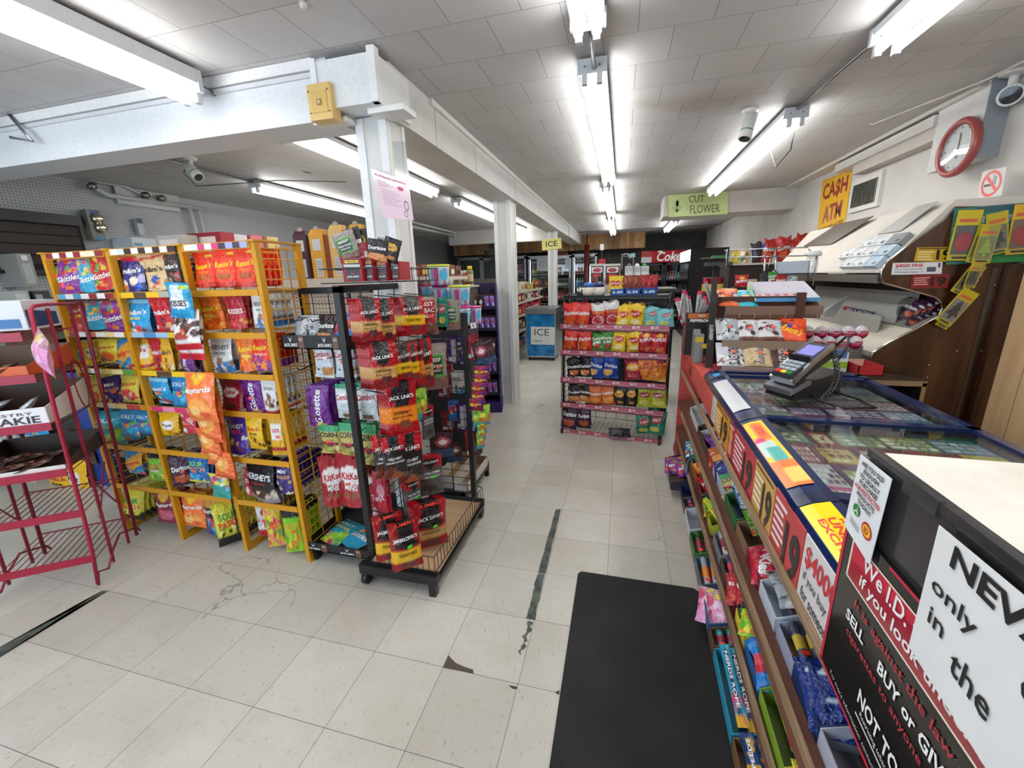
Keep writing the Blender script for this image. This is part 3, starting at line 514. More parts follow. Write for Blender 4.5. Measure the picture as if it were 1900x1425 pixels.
def put_bag(name, des, loc, W_, H_, rz, label, cat, group, style='pillow', seed=0, tilt=0, roll=0, dep=1., sticker=None, mat='foil'):
    me = bag_mesh(des, style, seed, mat=mat)
    o = bpy.data.objects.new(name, me); col0.objects.link(o)
    o.location = loc; o.rotation_euler = (tilt, roll, rz); o.scale = (W_/.15, dep*min(W_/.15, 1.3), H_/.2)
    tag(o, uniq(label), cat, group)
    if sticker:
        s = bpy.data.objects.new('price_sticker', STKG if sticker == 'g' else STK); col0.objects.link(s); s.parent = o
        s.location = (.012, -.0315 if style != 'flat' else -.028, -.10); s.rotation_euler = (.1, .25*((seed % 3)-1), 0); s.scale = (.15/W_, 1, .2/H_); s['label'] = 'small fluorescent price sticker'
    return o
def hang(px, py, px2, py2, plane, val, des, nb, rz, dirv, label, cat='snack bag', group=None, style='pillow', seed=0, ratio=None, name='snack_bag', gap=.028, sticker=None, roll=0, top=0, dep=1.):
    """front bag of a hook, its box in the picture on the plane it hangs in; nb more copies behind it along the hook"""
    at = {'Y': atY, 'X': atX}[plane]; cx = (px+px2)/2
    a = at(cx, py, val); b = at(cx, py2, val); H_ = max(.05, a.z-b.z)
    if ratio: W_ = H_*ratio
    else:
        l = at(px, (py+py2)/2, val); r = at(px2, (py+py2)/2, val); W_ = min((l-r).length/max(.3, abs(math.cos(rz))), H_*.95) if style != 'chips' and H_ > .1 else (l-r).length/max(.3, abs(math.cos(rz)))
    if abs(rz) >= .75 and style != 'chips' and not ratio: W_ = H_*.55
    a = (a+Vector(b)*0); a.x = (a.x+b.x)/2; a.y = (a.y+b.y)/2
    out = [put_bag(name, des, a, W_, H_, rz, label, cat, group, style, seed, sticker=sticker, roll=roll, dep=dep)]
    dv = Vector(dirv)*gap
    for k in range(nb):
        p = a+dv*(k+1)
        out.append(put_bag(name, des, p, W_, H_, rz+.05*math.sin(k*2+px), 'tucked directly behind the '+label, cat, group, style, seed+1, roll=roll, dep=dep))
    return out
# ------------------------------------------------------------------ the room
def flat(name, a, b, c, d, mat): m = MB(); m.quad(a, b, c, d, 'ffffff', mat); return struct(m.build(name))
def slab(name, a, b, mat, col='ffffff', bev=0):
    m = MB(); m.box(a, b, col, mat); return struct(m.build(name))
slab('floor', (XL-.1, YF-.1, -.1), (XR+.1, YB+.1, 0), 'floor_tiles')
slab('ceiling', (XL-.1, YF-.1, CEIL), (XR+.1, YB+.1, CEIL+.1), 'ceiling_tiles')
slab('wall_left', (XL-.1, YF-.1, 0), (XL, YB+.1, CEIL), 'pegboard_grey')
slab('wall_right', (XR, YF-.1, 0), (XR+.1, YB+.1, CEIL), 'wall_plaster')
slab('wall_back', (XL-.1, YB, 0), (XR+.1, YB+.1, CEIL), 'dark_wall')
m = MB()
m.box((XL, YF-.1, 0), (-4.4, YF, CEIL), 'ffffff', 'wall_plaster'); m.box((-.5, YF-.1, 0), (XR, YF, CEIL), 'ffffff', 'wall_plaster')
m.box((-4.4, YF-.1, 0), (-.5, YF, .55), 'ffffff', 'wall_plaster'); m.box((-4.4, YF-.1, 2.1), (-.5, YF, CEIL), 'ffffff', 'wall_plaster')
struct(m.build('wall_front'))
m = MB()
for x in (-4.4, -3.1, -1.8, -.55): m.box((x, YF-.06, .55), (x+.05, YF-.02, 2.1), 'b8bcc0', 'metal')
m.box((-4.4, YF-.06, .55), (-.5, YF-.02, .6), 'b8bcc0', 'metal'); m.box((-4.4, YF-.06, 2.05), (-.5, YF-.02, 2.1), 'b8bcc0', 'metal')
win = struct(m.build('window_1'))
# long beam (along Y) and cross beam (along X), with boxed end and trim
BX0, BX1, BZ = -1.42, -1.14, 2.27
m = MB(); m.box((BX0, 2.1, BZ), (BX1, YB, CEIL), 'ffffff', 'white_wood')
m.box((BX1, 2.55, CEIL-.035), (BX1+.02, YB, CEIL-.002), 'e8e8e4', 'paint')
for y in (2.62, 3.35, 4.6): m.box((BX1-.001, y, BZ), (BX1+.003, y+.006, CEIL-.035), 'c8c8c4', 'paint')
m.box((BX1, 9.2, BZ-.01), (BX1+.03, YB, CEIL-.03), 'dcdcd8', 'paint')
struct(m.build('trim_1'))
m = MB(); m.box((XL, 1.98, BZ-.02), (-1.40, 2.2, CEIL), 'e8ecf0', 'paint')
m.box((XL, 1.955, CEIL-.05), (-1.46, 1.98, CEIL-.002), 'f0f0f0', 'paint'); m.box((XL, 1.965, CEIL-.075), (-1.46, 1.98, CEIL-.055), 'e0e0e4', 'paint')
struct(m.build('trim_2'))
m = MB(); m.box((-1.46, 1.94, BZ+.01), (-1.12, 2.26, CEIL-.03), 'eef0f0', 'paint')
m.box((-1.455, 1.93, BZ+.01), (-1.425, 1.96, CEIL-.02), 'f6f6f6', 'paint'); m.box((-1.15, 1.93, BZ+.01), (-1.112, 1.97, CEIL-.01), 'f6f6f6', 'paint')
m.box((-1.21, 1.99, BZ-.015), (-1.02, 2.12, BZ+.01), 'f4f4f0', 'paint')
m.box((-1.52, 1.99, BZ-.03), (-1.33, 2.06, BZ-.01), 'f4f4f0', 'paint')
struct(m.build('trim_3'))
def post(n, x0, x1, y0, y1):
    m = MB(); m.box((x0, y0, 0), (x1, y1, BZ+.005), 'ffffff', 'white_wood')
    for x in (x0, x1-.035): m.box((x-.004, y0-.008, 0), (x+.039, y0+.03, BZ), 'f0f2f4', 'paint')
    m.box((x1-.01, y0, 0), (x1+.006, y0+.03, BZ), 'ecece8', 'paint'); m.box((x1-.01, y1-.03, 0), (x1+.006, y1, BZ), 'ecece8', 'paint')
    struct(m.build('trim_%d' % n))
post(4, -1.335, -1.17, 2.08, 2.26); post(5, -1.365, -1.19, 4.55, 4.8); post(6, -1.35, -1.21, 7.9, 8.1)
# brown pipe post by the coolers
m = MB(); m.tube([(-.95, 11.7, 0), (-.95, 11.7, 2.25)], .07, 10, '6a2420', 'paint'); m.tube([(-.95, 11.7, 2.2), (-.95, 11.7, CEIL)], .02, 8, '4a2018', 'paint'); struct(m.build('trim_7'))
# soffits
slab('trim_8', (-3.9, 9.3, 2.22), (BX0, 9.5, CEIL), 'wall_plaster')
slab('trim_9', (BX1, 10.9, CEIL-.012), (XR, 10.93, CEIL), 'dark_wall')
# cut flower soffit: box beam on the right
slab('trim_10', (.53, 6.55, 2.24), (XR, 7.15, CEIL), 'wall_plaster')
m = MB()
m.box((XL+.3, 11.9, 2.12), (.55, 12.05, CEIL), 'ffffff', 'pine_boards'); struct(m.build('wall_panelling'))
# ceiling trim strips and ledge on the right wall
m = MB()
m.box((2.02, 3.8, CEIL-.115), (XR, 5.2, CEIL-.045), 'e6e2dc', 'paint'); m.box((2.0, 3.4, CEIL-.03), (XR, 6.5, CEIL-.002), 'd8d2ca', 'paint'); m.box((2.05, 3.8, CEIL-.2), (XR, 4.9, CEIL-.115), 'cfc6be', 'matte')
struct(m.build('trim_11'))
# boxed corner at the right, blue grey face towards the room
m = MB(); m.box((2.04, 3.38, 2.095), (2.6, 3.8, CEIL), 'e6e4e0', 'matte'); m.box((2.04, 3.374, 2.095), (2.6, 3.38, CEIL), '9aa2a8', 'matte'); struct(m.build('trim_12'))
m = MB(); m.box((2.12, 1.0, 0), (XR, 2.96, 1.48), 'ffffff', 'light_boards'); struct(m.build('wall_lining'))
slab('trim_13', (2.06, 2.95, 0), (2.125, 2.99, 1.47), 'dark_laminate')
# counter-side wall piece with small vent window
# ------------------------------------------------------------------ fluorescent fixtures
def fixture(label, x, y0, y1, z=2.43, lit=True, w_=.13, conduit=0):
    t = thing('fluorescent_fixture', label, 'ceiling light', (x, y0, z), 0, 'fluorescent fixtures on the ceiling'); L_ = y1-y0
    m = MB(); h = CEIL-z-.004
    m.prism([(-w_/2, 0, .035), (w_/2, 0, .035), (w_/2, 0, h-.01), (-w_/2, 0, h-.01)], (0, L_, 0), 'e4e6e8', 'paint')
    m.build('housing', t)
    for e, sy in ((0, 1), (L_, -1)):
        m = MB(); m.box((-w_/2-.006, e-.012, .0), (w_/2+.006, e+.012, h-.012), 'd4d8dc', 'paint')
        for sx in (-1, 1):
            m.box((sx*.036-.013, e-.014, -.045), (sx*.036+.013, e+.014, .002), 'd8dadc', 'plastic'); m.lathe([(.002, e-.017), (.004, e-.016)], (sx*.036, 0, .03), 6, '202020', 'plastic', 'Y')
        m.build('end_bracket', t)
    for sx in (-1, 1):
        m = MB(); m.tube([(sx*.036, .02, -.02), (sx*.036, L_-.02, -.02)], .019, 10, 'ffffff' if lit else 'e4e2da', 'tube' if lit else 'gloss'); m.build('fluorescent_tube', t)
    return t
fixture('lit twin tube fixture in front of the white cross beam', -2.10, -.4, 1.86, 2.40)
fixture('lit twin tube fixture behind the post at the beam corner', -2.13, 2.55, 4.72)
fixture('lit twin tube fixture between the beam and pegboard wall', -3.66, 3.75, 5.75)
fixture('long lit twin tube fixture behind the second white post', -2.13, 5.4, 9.6)
fixture('unlit twin tube fixture near the far soffit', -3.75, 7.1, 9.2, lit=False)
fixture('lit twin tube fixture directly overhead on the middle line', -.17, -.5, 1.97)
fixture('lit twin tube fixture, second along the middle line', -.18, 2.36, 4.9)
fixture('lit twin tube fixture, third along the middle line', -.22, 5.2, 7.7)
fixture('lit twin tube fixture ending above the drink coolers', -.26, 8.1, 11.0)
fixture('lit twin tube fixture above the counter, nearest the entrance', 1.10, .0, 2.5)
fixture('lit twin tube fixture ending at the cut flower sign', 1.06, 3.42, 6.05)
fixture('short lit fixture beyond the cut flower soffit', .97, 9.1, 10.9)
fixture('lit fixture at the edge above the bread racks', -3.75, -.7, 1.62)
# conduits on the ceiling
def conduit(label, pts, r=.011, col='a8aaac', grp='ceiling conduits'):
    m = MB(); m.tube(pts, r, 8, col, 'metal'); return tag(m.build('conduit'), uniq(label), 'conduit', grp)
conduit('metal conduit joining the two middle ceiling lights', [(-.17, 1.9, 2.45), (-.17, 2.1, 2.47), (-.17, 2.37, 2.45)])
conduit('metal conduit between the two lights above the counter', [(1.10, 2.5, 2.49), (1.08, 3.0, 2.49), (1.06, 3.42, 2.485)])
conduit('metal conduit from corner light into the cross beam', [(-2.1, 1.86, 2.46), (-2.08, 1.98, 2.44)])
conduit('metal conduit along ceiling past the white camera', [(-3.6, 2.2, 2.49), (-3.66, 3.0, 2.49), (-3.66, 3.75, 2.48)])
conduit('metal conduit linking lights behind the long beam', [(-2.13, 4.7, 2.47), (-2.13, 5.4, 2.47)])
conduit('bent metal conduit on the cross beam', [atY(10, 205, 1.95), atY(60, 262, 1.93), atY(20, 255, 1.93)], .009)
m = MB(); m.tube([atX(1530, 175, 1.5), (1.75, 4.0, 2.495), (1.97, 3.3, 2.49), (1.97, 2.9, 2.48)], .006, 6, 'cfcac2', 'plastic'); tag(m.build('ceiling_cable'), 'pale cable drooping along ceiling to the corner box', 'cable')
m = MB(); a = atX(1474, 240, 1.1); b = atX(1415, 287, 1.1)
m.tube([a, a+Vector((0, .02, -.12)), a+Vector((0, .3, -.17)), b+Vector((0, -.2, -.02)), b], .004, 6, '2a2a2a', 'plastic'); tag(m.build('dangling_wire'), 'dark wire hanging in a loop under counter light', 'wire')
# wall pipes with valves on the pegboard wall
m = MB()
def wl(px, py, dx=.07): return atX(px, py, XL+dx)
m.tube([wl(160, 338), wl(200, 362), wl(380, 388)], .022, 8, 'd4d6d6', 'paint'); m.tube([wl(165, 335), wl(230, 345), wl(300, 378)], .014, 8, 'd4d6d6', 'paint')
m.tube([wl(352, 386), wl(365, 435), wl(372, 500)], .02, 8, 'd4d6d6', 'paint'); m.tube([wl(368, 388), wl(380, 435), wl(388, 500)], .014, 8, 'd4d6d6', 'paint')
for p in ((270, 362), (300, 368), (170, 345)):
    c = wl(*p, .09); m.lathe([(.012, -.03), (.035, -.02), (.035, .02), (.012, .03)], c, 10, '8a8a86', 'metal', 'X')
m.box(wl(215, 368, .02)+Vector((0, 0, -.05)), wl(330, 365, .04)+Vector((0, 0, .04)), 'c8caca', 'paint')
tag(m.build('wall_pipes'), 'white painted pipes with valves under ceiling on pegboard', 'pipes')

# security cameras
def security_cam(label, p, d, s=1., drop=True):
    t = thing('security_camera', label, 'camera', p, 0, 'security cameras'); d = Vector(d).normalized(); q = d.to_track_quat('Z', 'Y').to_matrix()
    m = MB(); m.lathe([(.045*s, 0), (.045*s, -.012*s), (.03*s, -.02*s)], (0, 0, 0), 14, 'ecebe8', 'plastic'); m.build('mount', t)
    m = MB(); m.tube([(0, 0, -.01), (0, 0, -.06*s)], .014*s, 8, 'e6e6e2', 'plastic'); m.build('stem', t)
    m = MB(); c = Vector((0, 0, -.085*s))
    o2 = len(m.v); m.lathe([(.01, -.07*s), (.033*s, -.065*s), (.036*s, .03*s), (.036*s, .075*s), (.03*s, .075*s)], (0, 0, 0), 16, 'e8eae6', 'plastic', cap=True)
    m.lathe([(.0375*s, .03*s), (.0375*s, .036*s)], (0, 0, 0), 16, '2a8a50', 'plastic', cap=False)
    m.v = [tuple(c+q@Vector(v)) for v in m.v]; m.build('camera_body', t)
    m = MB(); m.lathe([(.029*s, .0755*s), (.0, .077*s)], (0, 0, 0), 16, '15171c', 'gloss', cap=False); m.v = [tuple(c+q@Vector(v)) for v in m.v]; m.build('lens', t)
    return t
security_cam('white security camera beside the light over the counter', atZ(1392, 203, CEIL-.002), (-.25, -.25, -1), 1.15)
security_cam('white security camera with looped wire behind cross beam', atZ(352, 292, CEIL-.002), (.75, -.1, -.75), 1.15)
c_ = atY(1886, 128, 3.3); security_cam('white dome ended security camera on the corner box', c_, (-.55, -.9, -.25), 1.5)
m = MB(); a = atZ(352, 300, CEIL-.03); m.tube([a, a+Vector((-.15, .05, -.06)), a+Vector((-.1, .1, -.16)), a+Vector((.05, .25, -.13)), a+Vector((.3, .6, -.05)), a+Vector((.7, 1.1, 0))], .005, 6, '50504c', 'plastic'); tag(m.build('camera_wire'), 'grey wire looping down beside camera behind cross beam', 'wire')
# yellow alarm box on the cross beam
t = thing('alarm_box', 'yellowed square alarm box on the white cross beam', 'alarm box', atY(601, 193, 1.94))
m = MB(); m.box((-.062, -.03, -.075), (.062, .035, .075), 'e3c078', 'plastic'); m.build('housing', t)
m = MB(); m.box((-.042, -.034, -.045), (.042, -.029, .045), 'dcb86c', 'plastic'); m.box((-.013, -.037, -.016), (.013, -.033, .010), '9c7f48', 'plastic'); m.box((-.007, -.039, -.01), (.007, -.036, .004), 'd8c090', 'plastic')
for sx in (-1, 1):
    for sz in (-1, 1): m.lathe([(.004, -.035), (.003, -.037)], (sx*.052, 0, sz*.045), 6, '705a30', 'metal', 'Y')
m.build('cover_plate', t)
# paper on the long beam
m = MB(); q4 = [atY(*p, 4.35) for p in ((911, 309), (928, 312), (921, 355), (903, 352))]; m.grid(lambda u, v: q4[0].lerp(q4[1], u).lerp(q4[3].lerp(q4[2], u), v)+Vector((0, -.02*math.sin(v*3), 0)), 4, 8, 'f4f0ee', 'card', False); tag(m.build('curled_paper'), 'curled blank white paper taped on long beam', 'paper')
# ceiling hole, ceiling hook etc.
m = MB(); m.quad(*[atZ(x, y, CEIL-.003) for x, y in ((557, 317), (566, 320), (583, 323), (572, 319))], '181412', 'matte'); o = tag(m.build('ceiling_hole'), 'small dark hole punched in ceiling tile', 'hole')
m = MB(); m.lathe([(.012, -.02), (.015, 0)], atZ(562, 4, CEIL-.001), 8, 'd8d4c8', 'plastic'); tag(m.build('ceiling_hook'), 'tiny cream hook on bare ceiling tile', 'hook')

# ------------------------------------------------------------------ floor marks
def flat_poly(name, pts, z, mat, label, cat, col='ffffff', th=.0015):
    m = MB(); m.prism([(p.x, p.y, z) for p in pts], (0, 0, th), col, mat); return tag(m.build(name), label, cat)
def G(*pp): return [atZ(x, y, 0) for x, y in pp]
r3 = random.Random(3)
def ragged(pts, n, amp, tail=0):
    """polygon along the two long edges with torn outline"""
    a, b, c, d = pts; out = []
    for i in range(n+1): t = i/n; out.append(a.lerp(b, t)+Vector((r3.uniform(-amp, amp)*(t > .1), 0, 0)))
    for i in range(n+1): t = i/n; out.append(c.lerp(d, t)+Vector((r3.uniform(-amp, amp)*(t < .9), 0, 0)))
    return out
flat_poly('floor_tape', ragged(G((1031, 946), (998, 1064), (1012, 1064), (1041, 945)), 10, .002), .0004, 'tape', 'dark green floor tape strip, unbroken upper piece', 'tape')
flat_poly('floor_tape', ragged(G((997, 1066), (976, 1148), (992, 1150), (1011, 1065)), 12, .004), .0004, 'tape', 'dark green floor tape strip fraying toward the near end', 'tape')
flat_poly('floor_tape', ragged(G((979, 1152), (962, 1214), (966, 1217), (989, 1155)), 14, .009), .0004, 'tape', 'last torn crumbs of dark green floor tape', 'tape')
flat_poly('floor_tape', G((-20, 1232), (188, 1097), (200, 1097), (-20, 1212)), .0004, 'tape', 'grey tape strip on floor before the red racks', 'tape')
flat_poly('floor_patch', G((822, 1239), (832, 1216), (838, 1223), (846, 1231), (862, 1238), (878, 1243), (879, 1250)), .0004, 'matte', 'brown patch where a floor tile corner broke off', 'floor patch', '51463e')
flat_poly('floor_patch', G((944, 1272), (960, 1275), (958, 1279), (951, 1278)), .0004, 'matte', 'tiny dark chip at a floor tile joint', 'floor patch', '3a322c')
flat_poly('floor_patch', G((1030, 1285), (1038, 1281), (1037, 1290)), .0004, 'matte', 'small dark chip beside the rubber mat', 'floor patch', '3a322c')
m = MB(); M_ = [atZ(1075, 1065, 0), atZ(1300, 1096, 0)]; x0, x1, y1 = -.163, .405, 1.81
pts = [(x0, -.6, 0), (x1-.05, -.6, 0), (x1, y1-.02, 0), (x1-.02, y1, 0), (x0+.015, y1, 0), (x0, y1-.02, 0)]
m.prism(pts, (0, 0, .012), 'ffffff', 'rubber_mat'); tag(m.build('floor_mat'), 'worn black rubber mat lying along the red counter', 'mat')
# ------------------------------------------------------------------ right wall
def sign(name, label, cat, c4, col, texts, mat='card', th=.004, extra=None, group=None, back=None):
    """flat board from four corners (tl, tr, br, bl) with real thickness; texts (s,cu,cv,w,h,col,rot,bold)"""
    tl, tr, br, bl = [Vector(p) for p in c4]; n = (tr-tl).cross(bl-tl).normalized()
    if n.dot(CO-tl) < 0: n = -n
    m = MB(); vs = [bl, br, tr, tl]
    m.add([p for p in vs]+[p-n*th for p in vs], [(0, 1, 2, 3), (7, 6, 5, 4), (0, 4, 5, 1), (1, 5, 6, 2), (2, 6, 7, 3), (3, 7, 4, 0)], col, mat)
    fn = lambda u, v, k=.0012: bl.lerp(br, u).lerp(tl.lerp(tr, u), v)+n*k
    for e in (extra or []):
        if e[0] == 'rect': m.quad(fn(e[1], e[2], .0006), fn(e[3], e[2], .0006), fn(e[3], e[4], .0006), fn(e[1], e[4], .0006), e[5], 'print')
        if e[0] == 'poly': m.add([fn(u, v, .0009) for u, v in e[1]], [tuple(range(len(e[1])))], e[2], 'print')
        if e[0] == 'ell':
            P = [fn(e[1]+e[3]*math.cos(2*PI*i/24), e[2]+e[4]*math.sin(2*PI*i/24), e[6] if len(e) > 6 else .0009) for i in range(24)]; m.add(P, [tuple(range(24))], e[5], 'print')
        if e[0] == 'ring':
            a = [fn(e[1]+e[3]*math.cos(2*PI*i/28), e[2]+e[4]*math.sin(2*PI*i/28), .0011) for i in range(28)]; b = [fn(e[1]+e[3]*e[5]*math.cos(2*PI*i/28), e[2]+e[4]*e[5]*math.sin(2*PI*i/28), .0011) for i in range(28)]
            m.add(a+b, [(i, (i+1) % 28, 28+(i+1) % 28, 28+i) for i in range(28)], e[6], 'print')
    W_ = (br-bl).length; H_ = (tl-bl).length
    for t in texts:
        s, cu, cv, tw, th_, c, rot, bold = t[:8]; vs2, fs, asp = text2d(s, bold*.6, t[8] if len(t) > 8 else 0); P = []; cs, sn = math.cos(rot), math.sin(rot)
        for x, y in vs2:
            X, Y = x*tw*W_, y*th_*H_; P.append(fn(cu+(X*cs-Y*sn)/W_, cv+(X*sn+Y*cs)/H_, .0016))
        m.add(P, fs, c, 'print')
    return tag(m.build(name), label, cat, group)
XW = XR-.006
sign('wall_sign', 'yellow sign reading CA$H ATM high on the wall', 'sign', [atX(*p, XW) for p in ((1526, 336), (1582, 313), (1563, 440), (1513, 462))], 'eab31c',
     [('CA$H', .5, .80, .84, .27, '9a2626', 0, .05), ('ATM', .5, .47, .66, .25, '9a2626', 0, .05), ('CREDIT CARD ACCEPT', .5, .25, .9, .07, '33220c', 0, .03)], extra=[('ring', .5, .02, .3, .14, .9, 'a07818')])
sign('corner_sign', 'paper no smoking sign pinned below the boxed corner', 'sign', [atX(*p, 2.03) for p in ((1823, 318), (1868, 309), (1858, 362), (1812, 372))], 'e8e4e2',
     [], extra=[('ring', .5, .5, .42, .46, .78, 'e05a54'), ('rect', .2, .42, .6, .5, '30302e'), ('poly', [(.2, .76), (.28, .84), (.8, .24), (.72, .16)], 'e05a54'), ('rect', .62, .45, .68, .75, '777'*2), ('rect', .54, .5, .58, .8, '888888')])
t = thing('window_vent', 'small louvred window with white frame beside ATM sign', 'window', atX(1610, 352, XR))
a, b = atX(1588, 336, XR)-t.location, atX(1632, 384, XR)-t.location
m = MB(); m.box((-.025, b.y, b.z+.01), (-.0, a.y, a.z), 'e8e4de', 'paint'); m.build('frame', t)
m = MB(); m.box((-.028, b.y+.05, b.z+.05), (-.024, a.y-.05, a.z-.05), '3c3c3c', 'matte')
for i in range(14):
    y = b.y+.055+(a.y-b.y-.11)*i/13; m.box((-.034, y-.004, b.z+.05), (-.028, y+.004, a.z-.05), '8e8c88', 'metal')
m.build('louvres', t)
# clock
cc = Vector((2.032, 3.50, 2.185)); t = thing('wall_clock', 'round wall clock with red rim on the boxed corner', 'clock', cc)
m = MB(); m.lathe([(.165, 0), (.17, -.025), (.155, -.04), (.135, -.036), (.132, -.02)], (0, 0, 0), 32, 'a24e48', 'plastic', 'X', cap=False); m.build('rim', t)
m = MB(); m.lathe([(.14, -.012), (.0, -.0125)], (0, 0, 0), 32, 'e4e2e0', 'card', 'X', cap=False)
for i in range(12):
    a = i*PI/6; m.box((-.014, .115*math.sin(a)-.004, .115*math.cos(a)-.004), (-.0132, .115*math.sin(a)+.004, .115*math.cos(a)+.004), '303030', 'print')
m.build('dial', t)
m = MB(); m.box((-.017, -.004, 0), (-.0155, .004, .085), '303030', 'print'); m.build('minute_hand', t)
m = MB(); m.box((-.019, -.005, -.06), (-.0175, .005, 0), '303030', 'print'); m.build('hour_hand', t)
m = MB(); m.lathe([(.135, -.03), (0, -.034)], (0, 0, 0), 24, 'ffffff', 'glass', 'X', cap=False); m.build('glass_cover', t)
# cut flower sign on the soffit
sign('paper_sign', 'pale green CUT FLOWER sign with hand drawn arrow', 'sign', [atY(*p, 6.53) for p in ((1239, 359), (1352, 355), (1350, 397), (1241, 403))], 'd3e49c',
     [('CUT', .48, .73, .26, .30, '4a4a2a', 0, .01), ('FLOWER', .62, .28, .5, .36, '6a5a28', 0, .01)],
     extra=[('poly', [(.12, .70), (.19, .70), (.19, .45), (.12, .45)], 'bccb88'), ('poly', [(.135, .68), (.175, .68), (.175, .45), (.135, .45)], 'd3e49c'), ('poly', [(.05, .42), (.24, .40), (.145, .15)], 'a8b878'), ('poly', [(.08, .40), (.21, .385), (.145, .20)], 'd3e49c')])
sign('paper_sign', 'yellow card reading ICE fixed to the third white post', 'sign', [atY(*p, 7.88) for p in ((1005, 444), (1041, 441), (1042, 461), (1006, 465))], 'e9e08c', [('ICE', .5, .52, .6, .5, '3c3a26', 0, .02)])
# sheets hanging on the first post
pst = sign('paper_notice', 'pink laminated letter hanging from the first post', 'notice', [atY(*p, 2.02) for p in ((688, 313), (757, 336), (767, 409), (711, 403))], 'e8cbd6',
     [('PLUS Beauty Laboratory', .5, .9, .84, .07, 'b02a5a', 0, .03)], mat='gloss',
     extra=[('rect', .1, .80-.035*i, .35+.1*((i*7) % 3), .79-.035*i, '8a6a7c') for i in range(4)]+[('rect', .15, .62-.045*i, .55+.08*((i*5) % 3), .612-.045*i, '8a6a7c') for i in range(8)]+[('ell', .75, .74, .09, .05, 'c04a6a'), ('ring', .85, .35, .07, .12, .8, '402838'), ('ring', .8, .14, .06, .07, .8, '402838')])
m = MB(); q = [atY(*p, 2.03) for p in ((728, 262), (752, 263), (760, 345), (735, 338))]; m.prism(q, (0, .002, 0), 'ffffff', 'clearwrap'); tag(m.build('plastic_sleeve'), 'empty clear plastic sleeve taped to the first post', 'plastic sleeve')
sign('paper_notice', 'long white paper with red handwriting behind the post', 'notice', [atY(*p, 2.3) for p in ((715, 405), (751, 405), (768, 503), (722, 500))], 'e2dcde',
     [('IST KAY', .5, .93, .8, .08, '6a5a5e', .04, .01), ('SEP', .35, .82, .4, .08, '6a5a5e', .04, .01), ('to pats en', .5, .66, .8, .03, 'c05060', 0, 0), ('lady', .5, .42, .5, .04, 'c05060', 0, 0), ('Ib o*', .6, .22, .5, .05, 'c05060', 0, 0)])

# ------------------------------------------------------------------ far wall of coolers
YC = 11.9
def cyl_bottle(m, x, y, z, r, h, col, cap, lab=None, mat='gloss'):
    m.lathe([(r, 0), (r, h*.58), (r*.4, h*.8), (r*.38, h*.93)], (x, y, z), 8, col, mat); m.lathe([(r*.42, h*.92), (r*.42, h)], (x, y, z), 8, cap, 'plastic')
    if lab: m.lathe([(r*1.03, h*.15), (r*1.03, h*.45)], (x, y, z), 8, lab, 'print', cap=False)
PB = {}
def bottle(kind, p, label, grp, s=1.0):
    col, cap, lab, r, h = kind
    if kind not in PB:
        m = MB(); cyl_bottle(m, 0, 0, 0, r, h, col, cap, lab); PB[kind] = m.build('bottle', link=False).data
    o = bpy.data.objects.new('bottle', PB[kind]); col0.objects.link(o); o.location = p; o.scale = (s, s, s)
    return tag(o, uniq(label), 'bottle', grp)
BK = dict(lime=('a8c81e', '2a2a20', 'd8e050', .055, .30), amber=('7a4a18', 'c8c0a0', 'd8b840', .05, .28), pink=('b8707a', 'e8d8d8', 'd8b0b0', .04, .3), clear=('7a8688', 'c8ccd0', '9aa4a8', .04, .28), green=('27432c', 'c8ccc8', 'c8d0c0', .036, .24), dark=('241812', 'e8e8e8', '6a2018', .055, .3), orange=('c87820', 'e8e0d0', 'e8c070', .055, .3), beer=('3a2410', 'b0b4b8', 'b8b0a0', .035, .22), water=('a8c4d0', 'e8f0f4', '4a88c0', .04, .25), rose=('8a4038', 'a06058', 'c88878', .04, .26))
